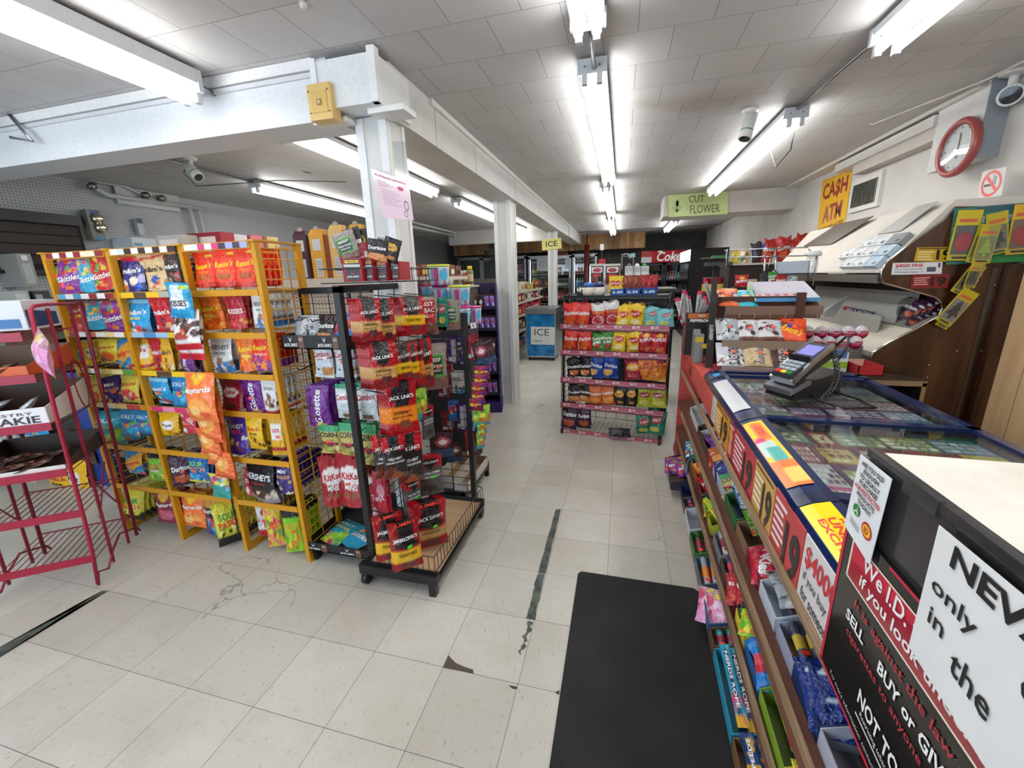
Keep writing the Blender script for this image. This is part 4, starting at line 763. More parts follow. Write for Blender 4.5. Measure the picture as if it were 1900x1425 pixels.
def cooler(label, px0, px1, ytop, rows, seed, lit=True):
    """wall cooler section with a glass door; px are picture columns on its front"""
    a = atY(px0, ytop, YC); b = atY(px1, ytop, YC); x0, x1, zt = a.x, b.x, a.z
    t = thing('drink_cooler', label, 'cooler', ((x0+x1)/2, YC, 0), 0, 'glass door coolers on the far wall'); hw = (x1-x0)/2
    m = MB(); m.box((-hw, .03, 0), (hw, .05+.02, .35), '2a2a2a', 'paint'); m.box((-hw, .60, .35), (hw, .62, zt), '181a1c', 'matte')
    m.box((-hw, .03, .35), (-hw+.02, .62, zt), '202224', 'matte'); m.box((hw-.02, .03, .35), (hw, .62, zt), '202224', 'matte'); m.box((-hw, .03, zt), (hw, .62, zt+.03), '202224', 'matte')
    m.build('cabinet', t)
    m = MB(); fw = .06
    for q in ((-hw, 0, .3, -hw+fw, .03, zt), (hw-fw, 0, .3, hw, .03, zt), (-hw, 0, zt-fw, hw, .03, zt+.02), (-hw, 0, .3, hw, .03, .38)): m.box(q[:3], q[3:], 'a4a8aa', 'metal')
    d = m.build('door', t)
    m = MB(); m.box((-hw+fw, .012, .38), (hw-fw, .018, zt-fw), 'ffffff', 'glass'); m.build('glass_pane', d)
    m = MB(); m.tube([(hw-fw*.5, -.03, 1.0), (hw-fw*.5, -.03, 1.4)], .012, 6, '303030', 'plastic'); m.build('handle', d)
    if lit:
        m = MB(); m.tube([(-hw+.05, .08, .5), (-hw+.05, .08, zt-.08)], .01, 6, 'ffffff', 'cooler_lamp'); m.build('lamp', t)
    r = random.Random(seed)
    for zi, (z, kinds, cnt) in enumerate(rows):
        m = MB(); m.box((-hw+.02, .06, z-.02), (hw-.02, .58, z), '9aa0a4', 'metal'); m.build('shelf', t)
        for i in range(cnt):
            x = -hw+.10+(2*hw-.2)*(i+.5)/cnt; kd = kinds[i*len(kinds)//cnt]
            bottle(BK[kd], ((x0+x1)/2+x, YC+.14+.02*r.random(), z), '%s bottle on %s shelf of the cooler: %s' % (kd, ['lowest', 'second', 'third', 'fourth', 'top'][zi], label.split(',')[-1].strip()), 'bottles in '+label.split(',')[-1].strip()+' '+str(zi), .95)
R5 = lambda *k: list(zip((.42, .80, 1.16, 1.52, 1.86), k, (7, 6, 7, 6, 6)))
cooler('wall cooler behind the gondola, darkest one', 848, 893, 480, R5(['dark'], ['clear'], ['dark'], ['amber'], ['dark'])[:3], 1, False)
cooler('wall cooler half hidden, cooler left of second post', 893, 944, 480, R5(['dark'], ['clear'], ['dark'], ['amber'], ['dark'])[:3], 2, False)
cooler('wall cooler by the second post, narrow cooler', 944, 976, 477, R5(['dark'], ['amber'], ['rose'], ['pink'], ['dark'])[:4], 3)
cooler('wall cooler with taped white paper, juice cooler', 979, 1026, 477, R5(['dark', 'orange'], ['dark', 'rose'], ['lime', 'amber', 'dark', 'orange', 'rose'], ['amber', 'clear', 'dark'], ['dark']), 4)
cooler('wall cooler behind the third post, beer cooler', 1028, 1060, 476, R5(['rose', 'green'], ['rose'], ['green'], ['pink', 'clear'], ['pink']), 5)
cooler('wall cooler right of brown pipe, wine cooler', 1062, 1108, 473, R5(['clear'], ['clear'], ['water'], ['pink', 'clear'], ['green']), 6)
def paperw(px0, py0, px1, py1, label):
    sign('paper_notice', label, 'notice', [atY(*p, YC-.012) for p in ((px0, py0), (px1, py0), (px1, py1), (px0, py1))], 'dfe9ec', [('sale', .5, .8, .6, .1, '6a8088', 0, 0), ('ice cold', .5, .6, .7, .08, '6a8088', 0, 0), ('drinks', .5, .4, .6, .08, '6a8088', 0, 0)])
paperw(996, 480, 1017, 503, 'white handwritten paper taped inside the juice cooler door')
paperw(1048, 478, 1058, 497, 'white paper taped on the beer cooler door')
paperw(1084, 477, 1092, 492, 'small white paper on the wine cooler door')
# round fan above the panelling
t = thing('wall_fan', 'old round grey fan mounted high on the panelling', 'fan', atY(912, 467, 11.6))
m = MB()
for q in (.3, .22, .14): m.tube([(q*math.cos(a*PI/12), 0, q*math.sin(a*PI/12)) for a in range(24)], .008, 5, '9a9c98', 'metal', closed=True)
for a in range(16): m.tube([(0, -.02, 0), (.3*math.cos(a*PI/8), 0, .3*math.sin(a*PI/8))], .004, 4, '9a9c98', 'metal')
m.build('guard', t)
m = MB()
for a in range(4):
    c, s = math.cos(a*PI/2), math.sin(a*PI/2); m.add([(0, .03, 0), (.22*c-.08*s, .02, .22*s+.08*c), (.24*c, .05, .24*s), (.22*c+.05*s, .06, .22*s-.05*c)], [(0, 1, 2, 3)], '5a6064', 'plastic')
m.build('blades', t)
m = MB(); m.tube([(0, .06, 0), (0, .3, 0)], .05, 8, '6a6c6a', 'paint'); m.build('motor', t)
# ice chest
a = atY(977, 668, 7.15); b = atY(1031, 674, 7.15); zt = .93
t = thing('ice_chest', 'blue ice chest freezer with steel top on castors', 'freezer', ((a.x+b.x)/2, 7.15, 0)); hw = (b.x-a.x)/2
m = MB(); m.box((-hw, 0, .07), (hw, .62, zt-.10), 'ffffff', 'water_print'); m.box((hw, .0, .07), (hw+.004, .62, zt-.1), 'a8acb0', 'metal'); m.build('body', t)
m = MB(); m.box((-hw-.012, -.012, zt-.10), (hw+.012, .63, zt-.03), 'b8bcc0', 'metal'); 
for q in ((-hw-.012, -.012, hw+.012, .04), (-hw-.012, .58, hw+.012, .63), (-hw-.012, .04, -hw+.04, .58), (hw-.04, .04, hw+.012, .58)): m.box((q[0], q[1], zt-.03), (q[2], q[3], zt), 'c0c4c8', 'metal')
for x in (-hw, hw-.012): m.box((x-.003, -.004, .07), (x+.015, .01, zt-.1), 'c8ccd0', 'metal')
m.box((-hw, -.004, .06), (hw, .01, .085), 'c8ccd0', 'metal'); m.build('steel_trim', t)
m = MB(); m.box((-hw+.04, .04, zt-.025), (hw-.04, .58, zt-.015), '55606a', 'gloss'); m.build('lid', t)
for sx in (-1, 1):
    for y in (.05, .57):
        m = MB(); m.lathe([(.03, -.012), (.03, .012)], (sx*(hw-.05), y, .03), 12, '1c1c1c', 'plastic', 'X'); m.build('castor', t)
sign('paper_notice', 'white paper reading ICE here on the blue chest', 'notice', [atY(*p, 7.142) for p in ((985, 606), (1030, 607), (1029, 640), (985, 639))], 'd9dcdc', [('ICE', .45, .70, .6, .38, '3a3a3c', 0, 0), ('here', .30, .22, .34, .16, '3a3a3c', 0, 0)])
# cola cooler and black cooler
CX0, CX1, CY, CZT = .45, 1.62, 11.6, 2.0
t = thing('cola_cooler', 'black upright cooler with red Coke header on far wall'.replace('Coke ', 'lettered '), 'cooler', ((CX0+CX1)/2, CY, 0)); hw = (CX1-CX0)/2
m = MB(); m.box((-hw, .5, 0), (hw, .55, CZT), '101112', 'matte'); m.box((-hw, 0, 0), (-hw+.03, .55, CZT), '151617', 'paint'); m.box((hw-.03, 0, 0), (hw, .55, CZT), '151617', 'paint'); m.box((-hw, 0, 0), (hw, .5, .18), '151617', 'paint'); m.box((-hw, .0, CZT-.03), (hw, .5, CZT), '151617', 'paint'); m.build('cabinet', t)
m = MB(); m.box((-hw-.0, -.03, 1.72), (hw, .02, 2.01), 'a01a22', 'gloss')
f = plane_fn((0, -.031, 1.865), (2*hw, 0, 0), (0, 0, .29), off=.0015)
m.text('Coke', f, .58, .5, .50, .8, 'e8e6e2', 'print', 0, .02, .25)
m.quad(*[f(*q) for q in ((.0, .02), (.22, .02), (.22, .5), (.0, .5))], 'b8bcc0', 'print'); m.quad(*[f(*q) for q in ((.34, .85), (.44, .85), (.43, 1), (.35, 1))], 'e8e6e2', 'print')
m.build('header', t)
for s in (-1, 1):
    m = MB(); c = s*hw/2
    for q in ((c-hw/2+.01, .18, c-hw/2+.05, 1.7), (c+hw/2-.05, .18, c+hw/2-.01, 1.7), (c-hw/2+.01, .18, c+hw/2-.01, .23), (c-hw/2+.01, 1.66, c+hw/2-.01, 1.7)): m.box((q[0], -.02, q[1]), (q[2], .01, q[3]), '1c1d1f', 'paint')
    d = m.build('door', t); m = MB(); m.box((c-hw/2+.05, -.008, .23), (c+hw/2-.05, -.002, 1.66), 'ffffff', 'glass'); m.build('glass_pane', d)
r = random.Random(5)
for zi, z in enumerate((.3, .62, .94, 1.26)):
    m = MB(); m.box((-hw+.03, .03, z-.02), (hw-.03, .48, z), '3a3c3e', 'metal'); m.build('shelf', t)
    for i in range(16):
        bottle(BK[r.choice(['water', 'beer', 'clear', 'amber', 'beer', 'water', 'green', 'pink'])], ((CX0+CX1)/2-hw+.09+(2*hw-.18)*i/15, CY+.12, z), 'slim drink bottle on %s shelf of the red headed cooler' % ['lowest', 'second', 'third', 'top'][zi], 'bottles on shelf %d of the red headed cooler' % zi, .8)
m = MB(); m.tube([(-hw+.05, .05, .3), (-hw+.05, .05, 1.66)], .008, 6, 'ffffff', 'cooler_lamp'); m.build('lamp', t)
t = thing('black_cooler', 'tall black upright cooler standing along the right wall', 'cooler', (1.75, 9.9, 0))
m = MB(); m.box((-.35, 0, 0), (.39, 1.55, 1.95), '0c0c0e', 'paint'); m.build('cabinet', t)
m = MB(); m.box((-.375, .02, 1.70), (-.35, 1.52, 1.93), 'ffffff', 'lit_panel'); m.build('header', t)
m = MB(); m.box((-.37, .04, .2), (-.352, .76, 1.66), '1a2022', 'gloss'); m.build('door', t)
m = MB(); m.box((-.37, .80, .2), (-.352, 1.5, 1.66), '1a2022', 'gloss'); m.build('door', t)
# ------------------------------------------------------------------ yellow wire candy rack
YX = (-2.985, -2.515, -2.035, -1.61); YZ = (1.655, 1.445, 1.243, 1.038, .838, .578, .318); YY0, YY1 = 1.585, 1.84
YEL = 'cf9216'
yr = thing('candy_rack', 'yellow metal rack of three bays hung with candy bags', 'display rack', (-2.3, 1.7, 0))
def loc_(p, t): return Vector(p)-t.location
YM = (1.0, .6)
for x in YX:
    m = MB(); c = yr.location
    for y in (YY0, YY1): m.box((x-.006-c.x, y-.010-c.y, 0), (x+.017-c.x, y+.022-c.y, 1.67), YEL, 'paint')
    m.box((x-.012-c.x, YY0-.02-c.y, 1.667), (x+.024-c.x, YY1+.02-c.y, 1.675), YEL, 'paint')
    m.box((x-.009-c.x, YY0-c.y, 0), (x+.020-c.x, YY1-c.y, .03), YEL, 'paint')
    k = 0
    for i in range(34):
        z = .09+i*.047
        m.tube([(x+.005-c.x, YY0-c.y, z), (x+.005-c.x, YY1-c.y, z)], .0028, 5, 'd49a20', 'paint')
    m.tube([(x+.005-c.x, (YY0+YY1)/2-c.y, .08), (x+.005-c.x, (YY0+YY1)/2-c.y, 1.66)], .003, 5, 'd49a20', 'paint')
    m.build('side_frame', yr)
strips = {(0, 0): ['8c2430', W, '8c2430', W, '8c2430', 'f0e4c0', 'f0e4c0', '8c2430'], (0, 1): ['58b0d8', W, '4a9ac8', W, '8c2430', W, '8c2430'], (0, 2): ['8c2430', W, 'd88070', W, 'f0d8a0', W], (0, 3): ['a8a850', W, 'c8b860', 'f0e0a0', '58a048'], (0, 4): ['c8b860', 'f0e8c0', 'e0c880', 'c04040'],
          (1, 0): [W, 'd0e0e8', '40241c', W, '40241c', W, '40241c', W, '40241c'], (1, 1): ['f0c020', '5a4030', 'f0c020', 'b0b0a0', 'f0e8d0'], (1, 2): ['a0c8e8', '4a90c8', 'a0c8e8', 'f0c820', W], (1, 3): ['f0c820', '5a4030', 'f0c820', W], (1, 4): ['d83868', 'e888a8', 'd83868', 'e888a8', 'd83868'],
          (2, 0): [W, 'e0e8ec', 'd84078', W, 'd84078', '4a3a50', 'a8b0e0', '4a3a50', 'a8b0e0']}
for b in range(3):
    x0, x1 = YX[b]+.02, YX[b+1]-.009; c = yr.location
    for r_, z in enumerate(YZ):
        m = MB(); h = .0145 if r_ else .017
        m.box((x0-c.x, YY0-.012-c.y, z-h), (x1-c.x, YY0-.004-c.y, z+h), YEL, 'paint')
        m.tube([(x0-c.x, YY1-c.y, z), (x1-c.x, YY1-c.y, z)], .004, 5, YEL, 'paint')
        for q in range(5): m.tube([(x0+(x1-x0)*(q+.5)/5-c.x, YY0-c.y, z-.012), (x0+(x1-x0)*(q+.5)/5-c.x, YY1-c.y, z-.012)], .0025, 4, 'c8922a', 'paint')
        lp = m.build('shelf_lip', yr)
        st = strips.get((b, r_))
        if st:
            m = MB(); n = len(st); e0, e1 = x0+.02, (x1-.01 if r_ != 4 or b == 1 else x1-.04)
            for i, cc in enumerate(st): m.box((e0+(e1-e0)*i/n-c.x, YY0-.0145-c.y, z-.013), (e0+(e1-e0)*(i+1)/n-c.x, YY0-.0125-c.y, z+.013), cc, 'print')
            m.build('price_strip', lp)
    m = MB()
    for q in range(4):
        xx = x0+(x1-x0)*(q+.5)/4; m.tube([(xx-c.x, YY1-c.y, .05), (xx-c.x, YY1-c.y, 1.66)], .003, 5, YEL, 'paint')
    m.build('back_wires', yr)
m = MB(); c = yr.location; m.tube([(YX[2]-.012-c.x, YY0-.015-c.y, 1.67), (YX[2]-.014-c.x, YY0-.016-c.y, .1)], .004, 5, '1c1a18', 'plastic'); m.build('cable', yr)
BAY = ('bay beside red rack', 'middle bay', 'bay beside jerky rack'); ROW = ('top', 'second', 'third', 'fourth', 'fifth', 'sixth', 'bottom')
Y_ITEMS = [
 # bay,row, px0,py0,px1,py1, design, behind, yaw, style, description
 (0, 0, 99, 484, 120, 540, 'sour_green', 1, .3, 'pillow', 'dark green sour bag'), (0, 0, 114, 481, 154, 545, 'skit_purple', 2, .25, 'pouch', 'purple fruit candy bag'), (0, 0, 152, 482, 178, 543, 'skit_blue', 2, .4, 'pouch', 'teal fruit candy bag'), (0, 0, 172, 477, 206, 539, 'skit_red', 2, .25, 'pouch', 'red fruit candy bag'),
 (0, 1, 119, 560, 162, 618, 'jolly_red', 2, .15, 'pouch', 'dark red hard candy bag'), (0, 1, 163, 559, 199, 611, 'skit_blue', 1, .3, 'pouch', 'blue fruit candy bag'), (0, 1, 199, 558, 229, 617, 'skit_purple', 2, .35, 'pouch', 'violet fruit candy bag'),
 (0, 2, 134, 634, 162, 675, 'mm_blue', 1, .2, 'pillow', 'blue and white striped bag'), (0, 2, 161, 631, 181, 677, 'nut_yellow', 2, .9, 'pouch', 'small yellow pouch turned sideways'), (0, 2, 186, 630, 227, 677, 'starburst_y', 1, .15, 'pillow', 'yellow fruit chew bag'), (0, 2, 220, 630, 246, 684, 'starburst_b', 2, .2, 'pillow', 'blue and yellow fruit chew bag'),
 (0, 3, 163, 698, 200, 752, 'starburst_y', 2, .1, 'pillow', 'yellow green fruit chew bag'), (0, 3, 197, 700, 222, 752, 'cad_purple', 4, .9, 'pillow', 'purple bag turned sideways'), (0, 3, 222, 698, 264, 745, 'starburst_r', 2, .1, 'pillow', 'red lettered fruit chew bag'),
 (0, 4, 184, 764, 230, 822, 'jolly_green', 2, .2, 'pillow', 'green hard candy bag'), (0, 4, 221, 762, 261, 808, 'jolly_blue', 2, .1, 'pillow', 'blue hard candy bag'), (0, 4, 257, 763, 285, 804, 'jolly_blue', 2, .1, 'pillow', 'second blue hard candy bag'),
 (0, 5, 227, 838, 278, 878, 'starburst_b', 2, .1, 'pillow', 'orange and blue chew bag'), (0, 5, 277, 843, 309, 889, 'sour_green', 2, .2, 'pillow', 'green sour candy bag'),
 (0, 6, 229, 911, 271, 960, 'sour_yellow', 3, .1, 'pillow', 'black and yellow sour bag'), (0, 6, 289, 917, 327, 968, 'maroon_m', 2, .15, 'pillow', 'maroon gummy bag'),
 (1, 0, 210, 482, 232, 540, 'hersh_dk', 2, .3, 'pouch', 'dark maroon chocolate pouch'), (1, 0, 230, 476, 272, 541, 'mm_navy', 2, .1, 'pouch', 'navy candy pouch'), (1, 0, 262, 472, 309, 540, 'mm_tan', 2, .1, 'pouch', 'tan candy pouch'), (1, 0, 309, 471, 339, 526, 'mm_dark', 2, .1, 'pouch', 'dark brown candy pouch'),
 (1, 1, 237, 555, 286, 617, 'mm_blue', 2, .05, 'pouch', 'bright blue mini candy pouch'), (1, 1, 285, 552, 318, 616, 'mm_red', 2, .2, 'pouch', 'red candy pouch'), (1, 1, 318, 560, 360, 618, 'kitkat_d', 1, .2, 'pouch', 'dark red wafer pouch'),
 (1, 2, 250, 630, 280, 688, 'toffi_y', 2, .4, 'pouch', 'amber candy pouch'), (1, 2, 281, 628, 304, 688, 'mm_red', 1, .1, 'pouch', 'red and white candy pouch'), (1, 2, 297, 628, 318, 689, 'mm_yellow', 3, .2, 'pouch', 'golden candy pouch'), (1, 2, 326, 648, 376, 691, 'glosette', 1, 0, 'pillow', 'purple and green bag'),
 (1, 3, 284, 700, 322, 750, 'mm_blue', 2, .05, 'pillow', 'sky blue candy bag'), (1, 3, 321, 700, 350, 755, 'jolly_blue', 2, .2, 'pillow', 'blue and white candy bag'),
 (1, 4, 300, 766, 335, 807, 'nut_yellow', 3, .25, 'pillow', 'yellow peanut bag'), (1, 4, 338, 767, 361, 803, 'pink_red', 2, .2, 'pillow', 'pink and red bag'),
 (1, 5, 327, 848, 346, 898, 'dor_purple', 3, .8, 'pillow', 'dark bag turned sideways'), (1, 5, 343, 847, 390, 893, 'sour_blue', 3, .1, 'pillow', 'blue sour candy bag'),
 (1, 6, 336, 923, 379, 974, 'peach', 2, .1, 'pillow', 'orange peach gummy bag'), (1, 6, 376, 922, 416, 992, 'mayn_dark', 3, .05, 'pillow', 'dark gummy bag with green sweet'), (1, 6, 415, 932, 436, 1003, 'sour_yellow', 3, 1.1, 'pillow', 'yellow bag turned sideways'),
 (2, 0, 358, 468, 399, 535, 'reese', 3, .05, 'pouch', 'orange peanut butter pouch'), (2, 0, 400, 463, 438, 533, 'reese', 3, .25, 'pouch', 'second orange peanut butter pouch'), (2, 0, 440, 459, 474, 533, 'reese', 3, .35, 'pouch', 'third orange peanut butter pouch'),
 (2, 1, 366, 551, 413, 612, 'reese2', 2, .1, 'pouch', 'orange mini cup pouch'), (2, 1, 421, 550, 454, 611, 'red_glob', 4, .15, 'pouch', 'red chocolate pouch'), (2, 1, 472, 546, 500, 609, 'hersh_white', 3, .3, 'pouch', 'white and blue chocolate pouch'),
 (2, 2, 396, 625, 434, 690, 'hersh_white', 2, .1, 'pouch', 'white cookies pouch'), (2, 2, 441, 625, 473, 688, 'reese2', 2, .2, 'pouch', 'orange cups pouch'), (2, 2, 466, 624, 507, 686, 'reese3', 3, .1, 'pouch', 'orange and purple pouch'),
 (2, 3, 408, 704, 449, 760, 'kitkat_d', 2, .05, 'pouch', 'dark red wafer pouch'), (2, 3, 449, 704, 491, 766, 'glosette', 3, .1, 'pillow', 'purple raisin candy bag'), (2, 3, 491, 704, 513, 766, 'white_bn', 3, .3, 'pouch', 'white and brown pouch'),
 (2, 4, 419, 772, 461, 840, 'candymix', 1, .05, 'pouch', 'purple candy mix pouch'), (2, 4, 461, 773, 490, 832, 'snack_y', 3, .15, 'pillow', 'yellow snack bag'), (2, 4, 504, 774, 527, 843, 'toffi_y', 3, .3, 'pillow', 'yellow caramel bag'),
 (2, 5, 455, 868, 472, 917, 'pink_red', 1, .3, 'pouch', 'red pouch'), (2, 5, 460, 859, 519, 928, 'hersh_black', 1, -.05, 'pouch', 'black and silver chocolate pouch'), (2, 5, 514, 860, 547, 914, 'cad_purple', 5, .1, 'pouch', 'deep purple egg candy pouch'),
 (2, 6, 481, 939, 499, 991, 'white_red', 2, .5, 'pillow', 'white and red bag'), (2, 6, 498, 938, 519, 1012, 'yel_pink', 3, .6, 'pillow', 'yellow and pink bag'), (2, 6, 531, 944, 556, 1021, 'sour_lime', 3, .5, 'pillow', 'lime green sour bag')]
for i, (b, r_, x0, y0, x1, y1, des, nb, yaw, stl, dsc) in enumerate(Y_ITEMS):
    lab = '%s, %s row, %s' % (dsc, ROW[r_], BAY[b])
    hang(x0, y0, x1, y1, 'Y', 1.615, des, nb+1, yaw-.1, (0, 1, 0), lab, 'candy bag', 'candy bags on %s row of %s' % (ROW[r_], BAY[b]), stl, i % 3, name='candy_bag', gap=.036, sticker='o' if (r_ > 2 or i % 5 == 0) and stl == 'pillow' else None)
# clip strips of bags hung in front of the rack
def strip_item(x0, y0, x1, y1, des, Yp, lab, nm='candy_bag', stl='pillow', yaw=-.05, sd=0, roll=0, sticker=None):
    hang(x0, y0, x1, y1, 'Y', Yp, des, 0, yaw, (0, 1, 0), lab, 'candy bag', 'bags on clip strips in front of the yellow rack', stl, sd, name=nm, roll=roll, sticker=sticker)
strip_item(306, 524, 360, 590, 'kisses', 1.50, 'light blue chocolate drop bag on clip strip over yellow rack', roll=.05)
strip_item(330, 588, 380, 666, 'bueno', 1.53, 'rear white and red wafer bag on clip strip', sd=1)
strip_item(316, 576, 378, 648, 'bueno', 1.51, 'front white and red wafer bag below blue bag', roll=-.06, sticker='o')
strip_item(372, 730, 412, 790, 'peach_low', 1.54, 'peach gummy bag behind the lettered one', sd=1)
strip_item(388, 770, 420, 860, 'peach_low', 1.545, 'peach gummy bag hanging behind the strip, side on', sd=2)
strip_item(392, 838, 432, 886, 'peach_low', 1.52, 'lowest orange peach gummy bag of the strip')
strip_item(374, 822, 418, 862, 'peach_low', 1.515, 'fourth orange peach gummy bag of the strip')
strip_item(362, 796, 408, 844, 'peach_low', 1.51, 'third orange peach gummy bag of the strip')
strip_item(361, 762, 407, 818, 'peach_low', 1.505, 'second orange peach gummy bag of the strip', sticker='o')
strip_item(344, 693, 402, 779, 'peach', 1.495, 'topmost orange peach gummy bag with white lettering', roll=-.04)
strip_item(389, 880, 424, 923, 'sour_teal', 1.54, 'teal and yellow sour bag under the peach strip')
m = MB(); m.tube([(atY(332, 526, 1.49)), atY(338, 600, 1.5), atY(375, 740, 1.5)], .003, 4, 'd8d8d8', 'clearwrap'); tag(m.build('clip_strip'), 'clear clip strip holding bags before the yellow rack', 'clip strip')

# ------------------------------------------------------------------ red wire bread rack (turned)
RN = Vector((.6, -.8, 0)).normalized(); RT = Vector((.8, .6, 0))      # facing, and along the front
ro = Vector((-2.572, 1.212, 0)); RED = 'b4183c'
def rp(a, d, z): return RT*(-a)-RN*d+Vector((0, 0, z))
def red_rack(label, base):
    t = thing('bread_rack', label, 'display rack', base); Wd, Dp, H = .42, .40, 1.40
    for a in (0, Wd):
        m = MB(); zz = [i/8 for i in range(9)]
        m.tube([rp(a-.05*s, -.02*math.sin(PI*s)-.05*(1-s)**6, .02+s*(H-.02)) for s in zz]+[rp(a-.05, .03, H+.015), rp(a-.05, .12, H+.018), rp(a-.05, Dp, H+.01)], .0085, 6, 'a01234', 'paint')
        m.tube([rp(a-.05, Dp, H+.01), rp(a, Dp, .02)], .009, 6, '820e28', 'paint')
        m.tube([rp(a-.05, .12, H+.0), rp(a, .12, .03)], .008, 5, '820e28', 'paint'); m.tube([rp(a-.05, .30, H), rp(a, .30, .03)], .008, 5, '820e28', 'paint')
        pts = [rp(a, -.05, .01), rp(a, -.02, .07), rp(a, .06, .03), rp(a, .14, .09), rp(a, .24, .13), rp(a, .34, .09), rp(a, .42, .06), rp(a, .45, .02)]
        m.tube(pts, .006, 5, '88102c', 'paint')
        m.tube([rp(a, .3+.05*math.cos(q*PI/8), 1.0+.13*math.sin(q*PI/8)+.0) for q in range(16)], .004, 4, '88102c', 'paint', closed=True)
        m.tube([rp(a, .12, .3), rp(a, .30, .55)], .004, 4, '88102c', 'paint'); m.tube([rp(a, .30, .3), rp(a, .12, .55)], .004, 4, '88102c', 'paint')
        m.build('side_frame', t)
    for z in (1.285, 1.095, .865, .628, .403, .145):
        m = MB(); R = Matrix((RT, -RN, (0, 0, 1))).transposed()
        vs = [rp(a, d, z+h) for a in (0, Wd) for d in (-.012, -.006) for h in (-.019, .019)]
        m.add(vs, [(0, 1, 3, 2), (4, 6, 7, 5), (0, 4, 5, 1), (2, 3, 7, 6), (1, 5, 7, 3), (0, 2, 6, 4)], 'a01234', 'paint')
        for q in range(13): m.tube([rp(Wd*(q+.5)/13, -.005, z-.02), rp(Wd*(q+.5)/13, Dp, z-.0)], .0022, 4, '820e28', 'paint')
        m.tube([rp(0, Dp, z), rp(Wd, Dp, z)], .004, 4, '820e28', 'paint'); m.build('shelf', t)
    return t
red_rack('red wire bread rack at the edge, in front of yellow rack', ro)
def red_at(a, d, z): return ro+rp(a, d, z)
def obox(m, a0, a1, d0, d1, z0, z1, col, mat='card', base=ro):
    vs = [base*0+rp(a, d, z) for a in (a0, a1) for d in (d0, d1) for z in (z0, z1)]
    m.add(vs, [(0, 1, 3, 2), (4, 6, 7, 5), (0, 4, 5, 1), (2, 3, 7, 6), (1, 5, 7, 3), (0, 2, 6, 4)], col, mat)
def open_tray(name, label, a0, a1, d0, d1, z0, hb, hf, col, inner='5a4638', front=None, txt=None, cat='box', grp=None):
    """display box on the red rack with high back and low front"""
    t = thing(name, label, cat, ro, 0, grp); m = MB(); k = .004
    obox(m, a0, a1, d0, d1, z0, z0+k, inner); obox(m, a0, a1, d1-k, d1, z0, z0+hb, inner); obox(m, a0, a1, d0, d0+k, z0, z0+hf, front or col)
    for a in (a0, a1-k):
        vs = [rp(a+e, d, z) for e in (0, k) for d, z in ((d0, z0), (d0, z0+hf), (d1, z0+hb), (d1, z0))]
        m.add(vs, [(0, 1, 2, 3), (7, 6, 5, 4), (0, 4, 5, 1), (1, 5, 6, 2), (2, 6, 7, 3), (3, 7, 4, 0)], col, 'card')
    if txt:
        f = lambda u, v: rp(a1+(a0-a1)*u, d0-.0015, z0+hf*v)
        m.quad(*[f(*q) for q in ((.04, .45), (.20, .45), (.20, .95), (.04, .95))], 'b02434', 'print')
        m.text(txt[0], f, .68, .36, .5, .4, '3a2438', 'print', 0, .02); m.text(txt[1], f, .68, .72, .4, .16, '5a4458', 'print')
    m.build('tray', t); return t
open_tray('bakery_box', 'white and blue bakery carton, upper of two on top shelf', .17, .40, .02, .36, 1.30, .12, .05, 'e8eaec', 'dfe2e4')
m = MB(); vs = []
t = thing('bakery_box', 'closed white cake carton with tan round picture, top shelf', 'box', ro); m = MB(); obox(m, .20, .42, .0, .3, 1.31, 1.40, 'e6eaee'); obox(m, .0, .18, .05, .3, 1.31, 1.44, 'dfe2e8')
f = lambda u, v: rp(.42-.22*u, -.002, 1.31+.09*v)
m.add([f(.35+.2*math.cos(i*PI/10), .45+.38*math.sin(i*PI/10)) for i in range(20)], [tuple(range(20))], 'd8b888', 'print'); m.add([f(.35+.1*math.cos(i*PI/10), .45+.2*math.sin(i*PI/10)) for i in range(20)], [tuple(range(20))], 'eeeade', 'print')
m.quad(*[rp(a, .048, z) for a, z in ((.16, 1.32), (.02, 1.32), (.02, 1.36), (.16, 1.36))], '2868a8', 'print'); m.quad(*[rp(-.001, d, z) for d, z in ((.06, 1.32), (.28, 1.32), (.28, 1.38), (.06, 1.40))], '28406a', 'print')
m.build('carton', t)
open_tray('bakery_tray', 'orange fronted pastry tray on the second red shelf', .02, .40, .0, .36, 1.105, .11, .05, 'c8552a', '8a6a58', 'd06030')
open_tray('bakery_tray', 'white open carton with red flag logo and flaky pastry', .0, .40, -.01, .37, .875, .15, .085, 'e4dcd4', '5a4438', 'ece8e8', ('FLAKIE', 'PASTRY'))
open_tray('bakery_tray', 'dark brown tray of wrapped cakes on fourth red shelf', .0, .40, .0, .37, .64, .09, .025, '46342c', '3a2a22', 'e8e0d8')
for k in range(8):
    o = put_bag('wrapped_cake', 'pastry', red_at(.04+.085*(k % 4)+.03, .06+.14*(k//4), .688), .085, .13, -.6436, 'dark chocolate wrapped cake lying in the brown tray', 'cake', 'wrapped cakes in the brown tray', 'pillow', k % 2, tilt=-1.35, sticker='o' if k in (0, 2, 5) else None)
for k in range(4):
    put_bag('pastry_pack', 'white_bn', red_at(.06+.1*k, .08, .99), .10, .12, -.6436, 'pale wrapped pastry standing in the white carton', 'pastry', 'pastries in the white carton', 'pillow', k % 2, tilt=-1.0)
for k in range(3):
    put_bag('pastry_pack', 'pastry', red_at(.08+.12*k, .06, 1.165), .12, .14, -.6436, 'brown wrapped pastry in the orange fronted tray', 'pastry', 'pastries in the orange tray', 'pillow', k % 2, tilt=-1.2)
hang(66, 620, 114, 696, 'Y', 1.10, 'pink_bag', 0, -.35, (0, 1, 0), 'pink marshmallow bag hanging on the side of red rack', 'candy bag', 'pink bag', 'pillow', 1, name='candy_bag', roll=.32)
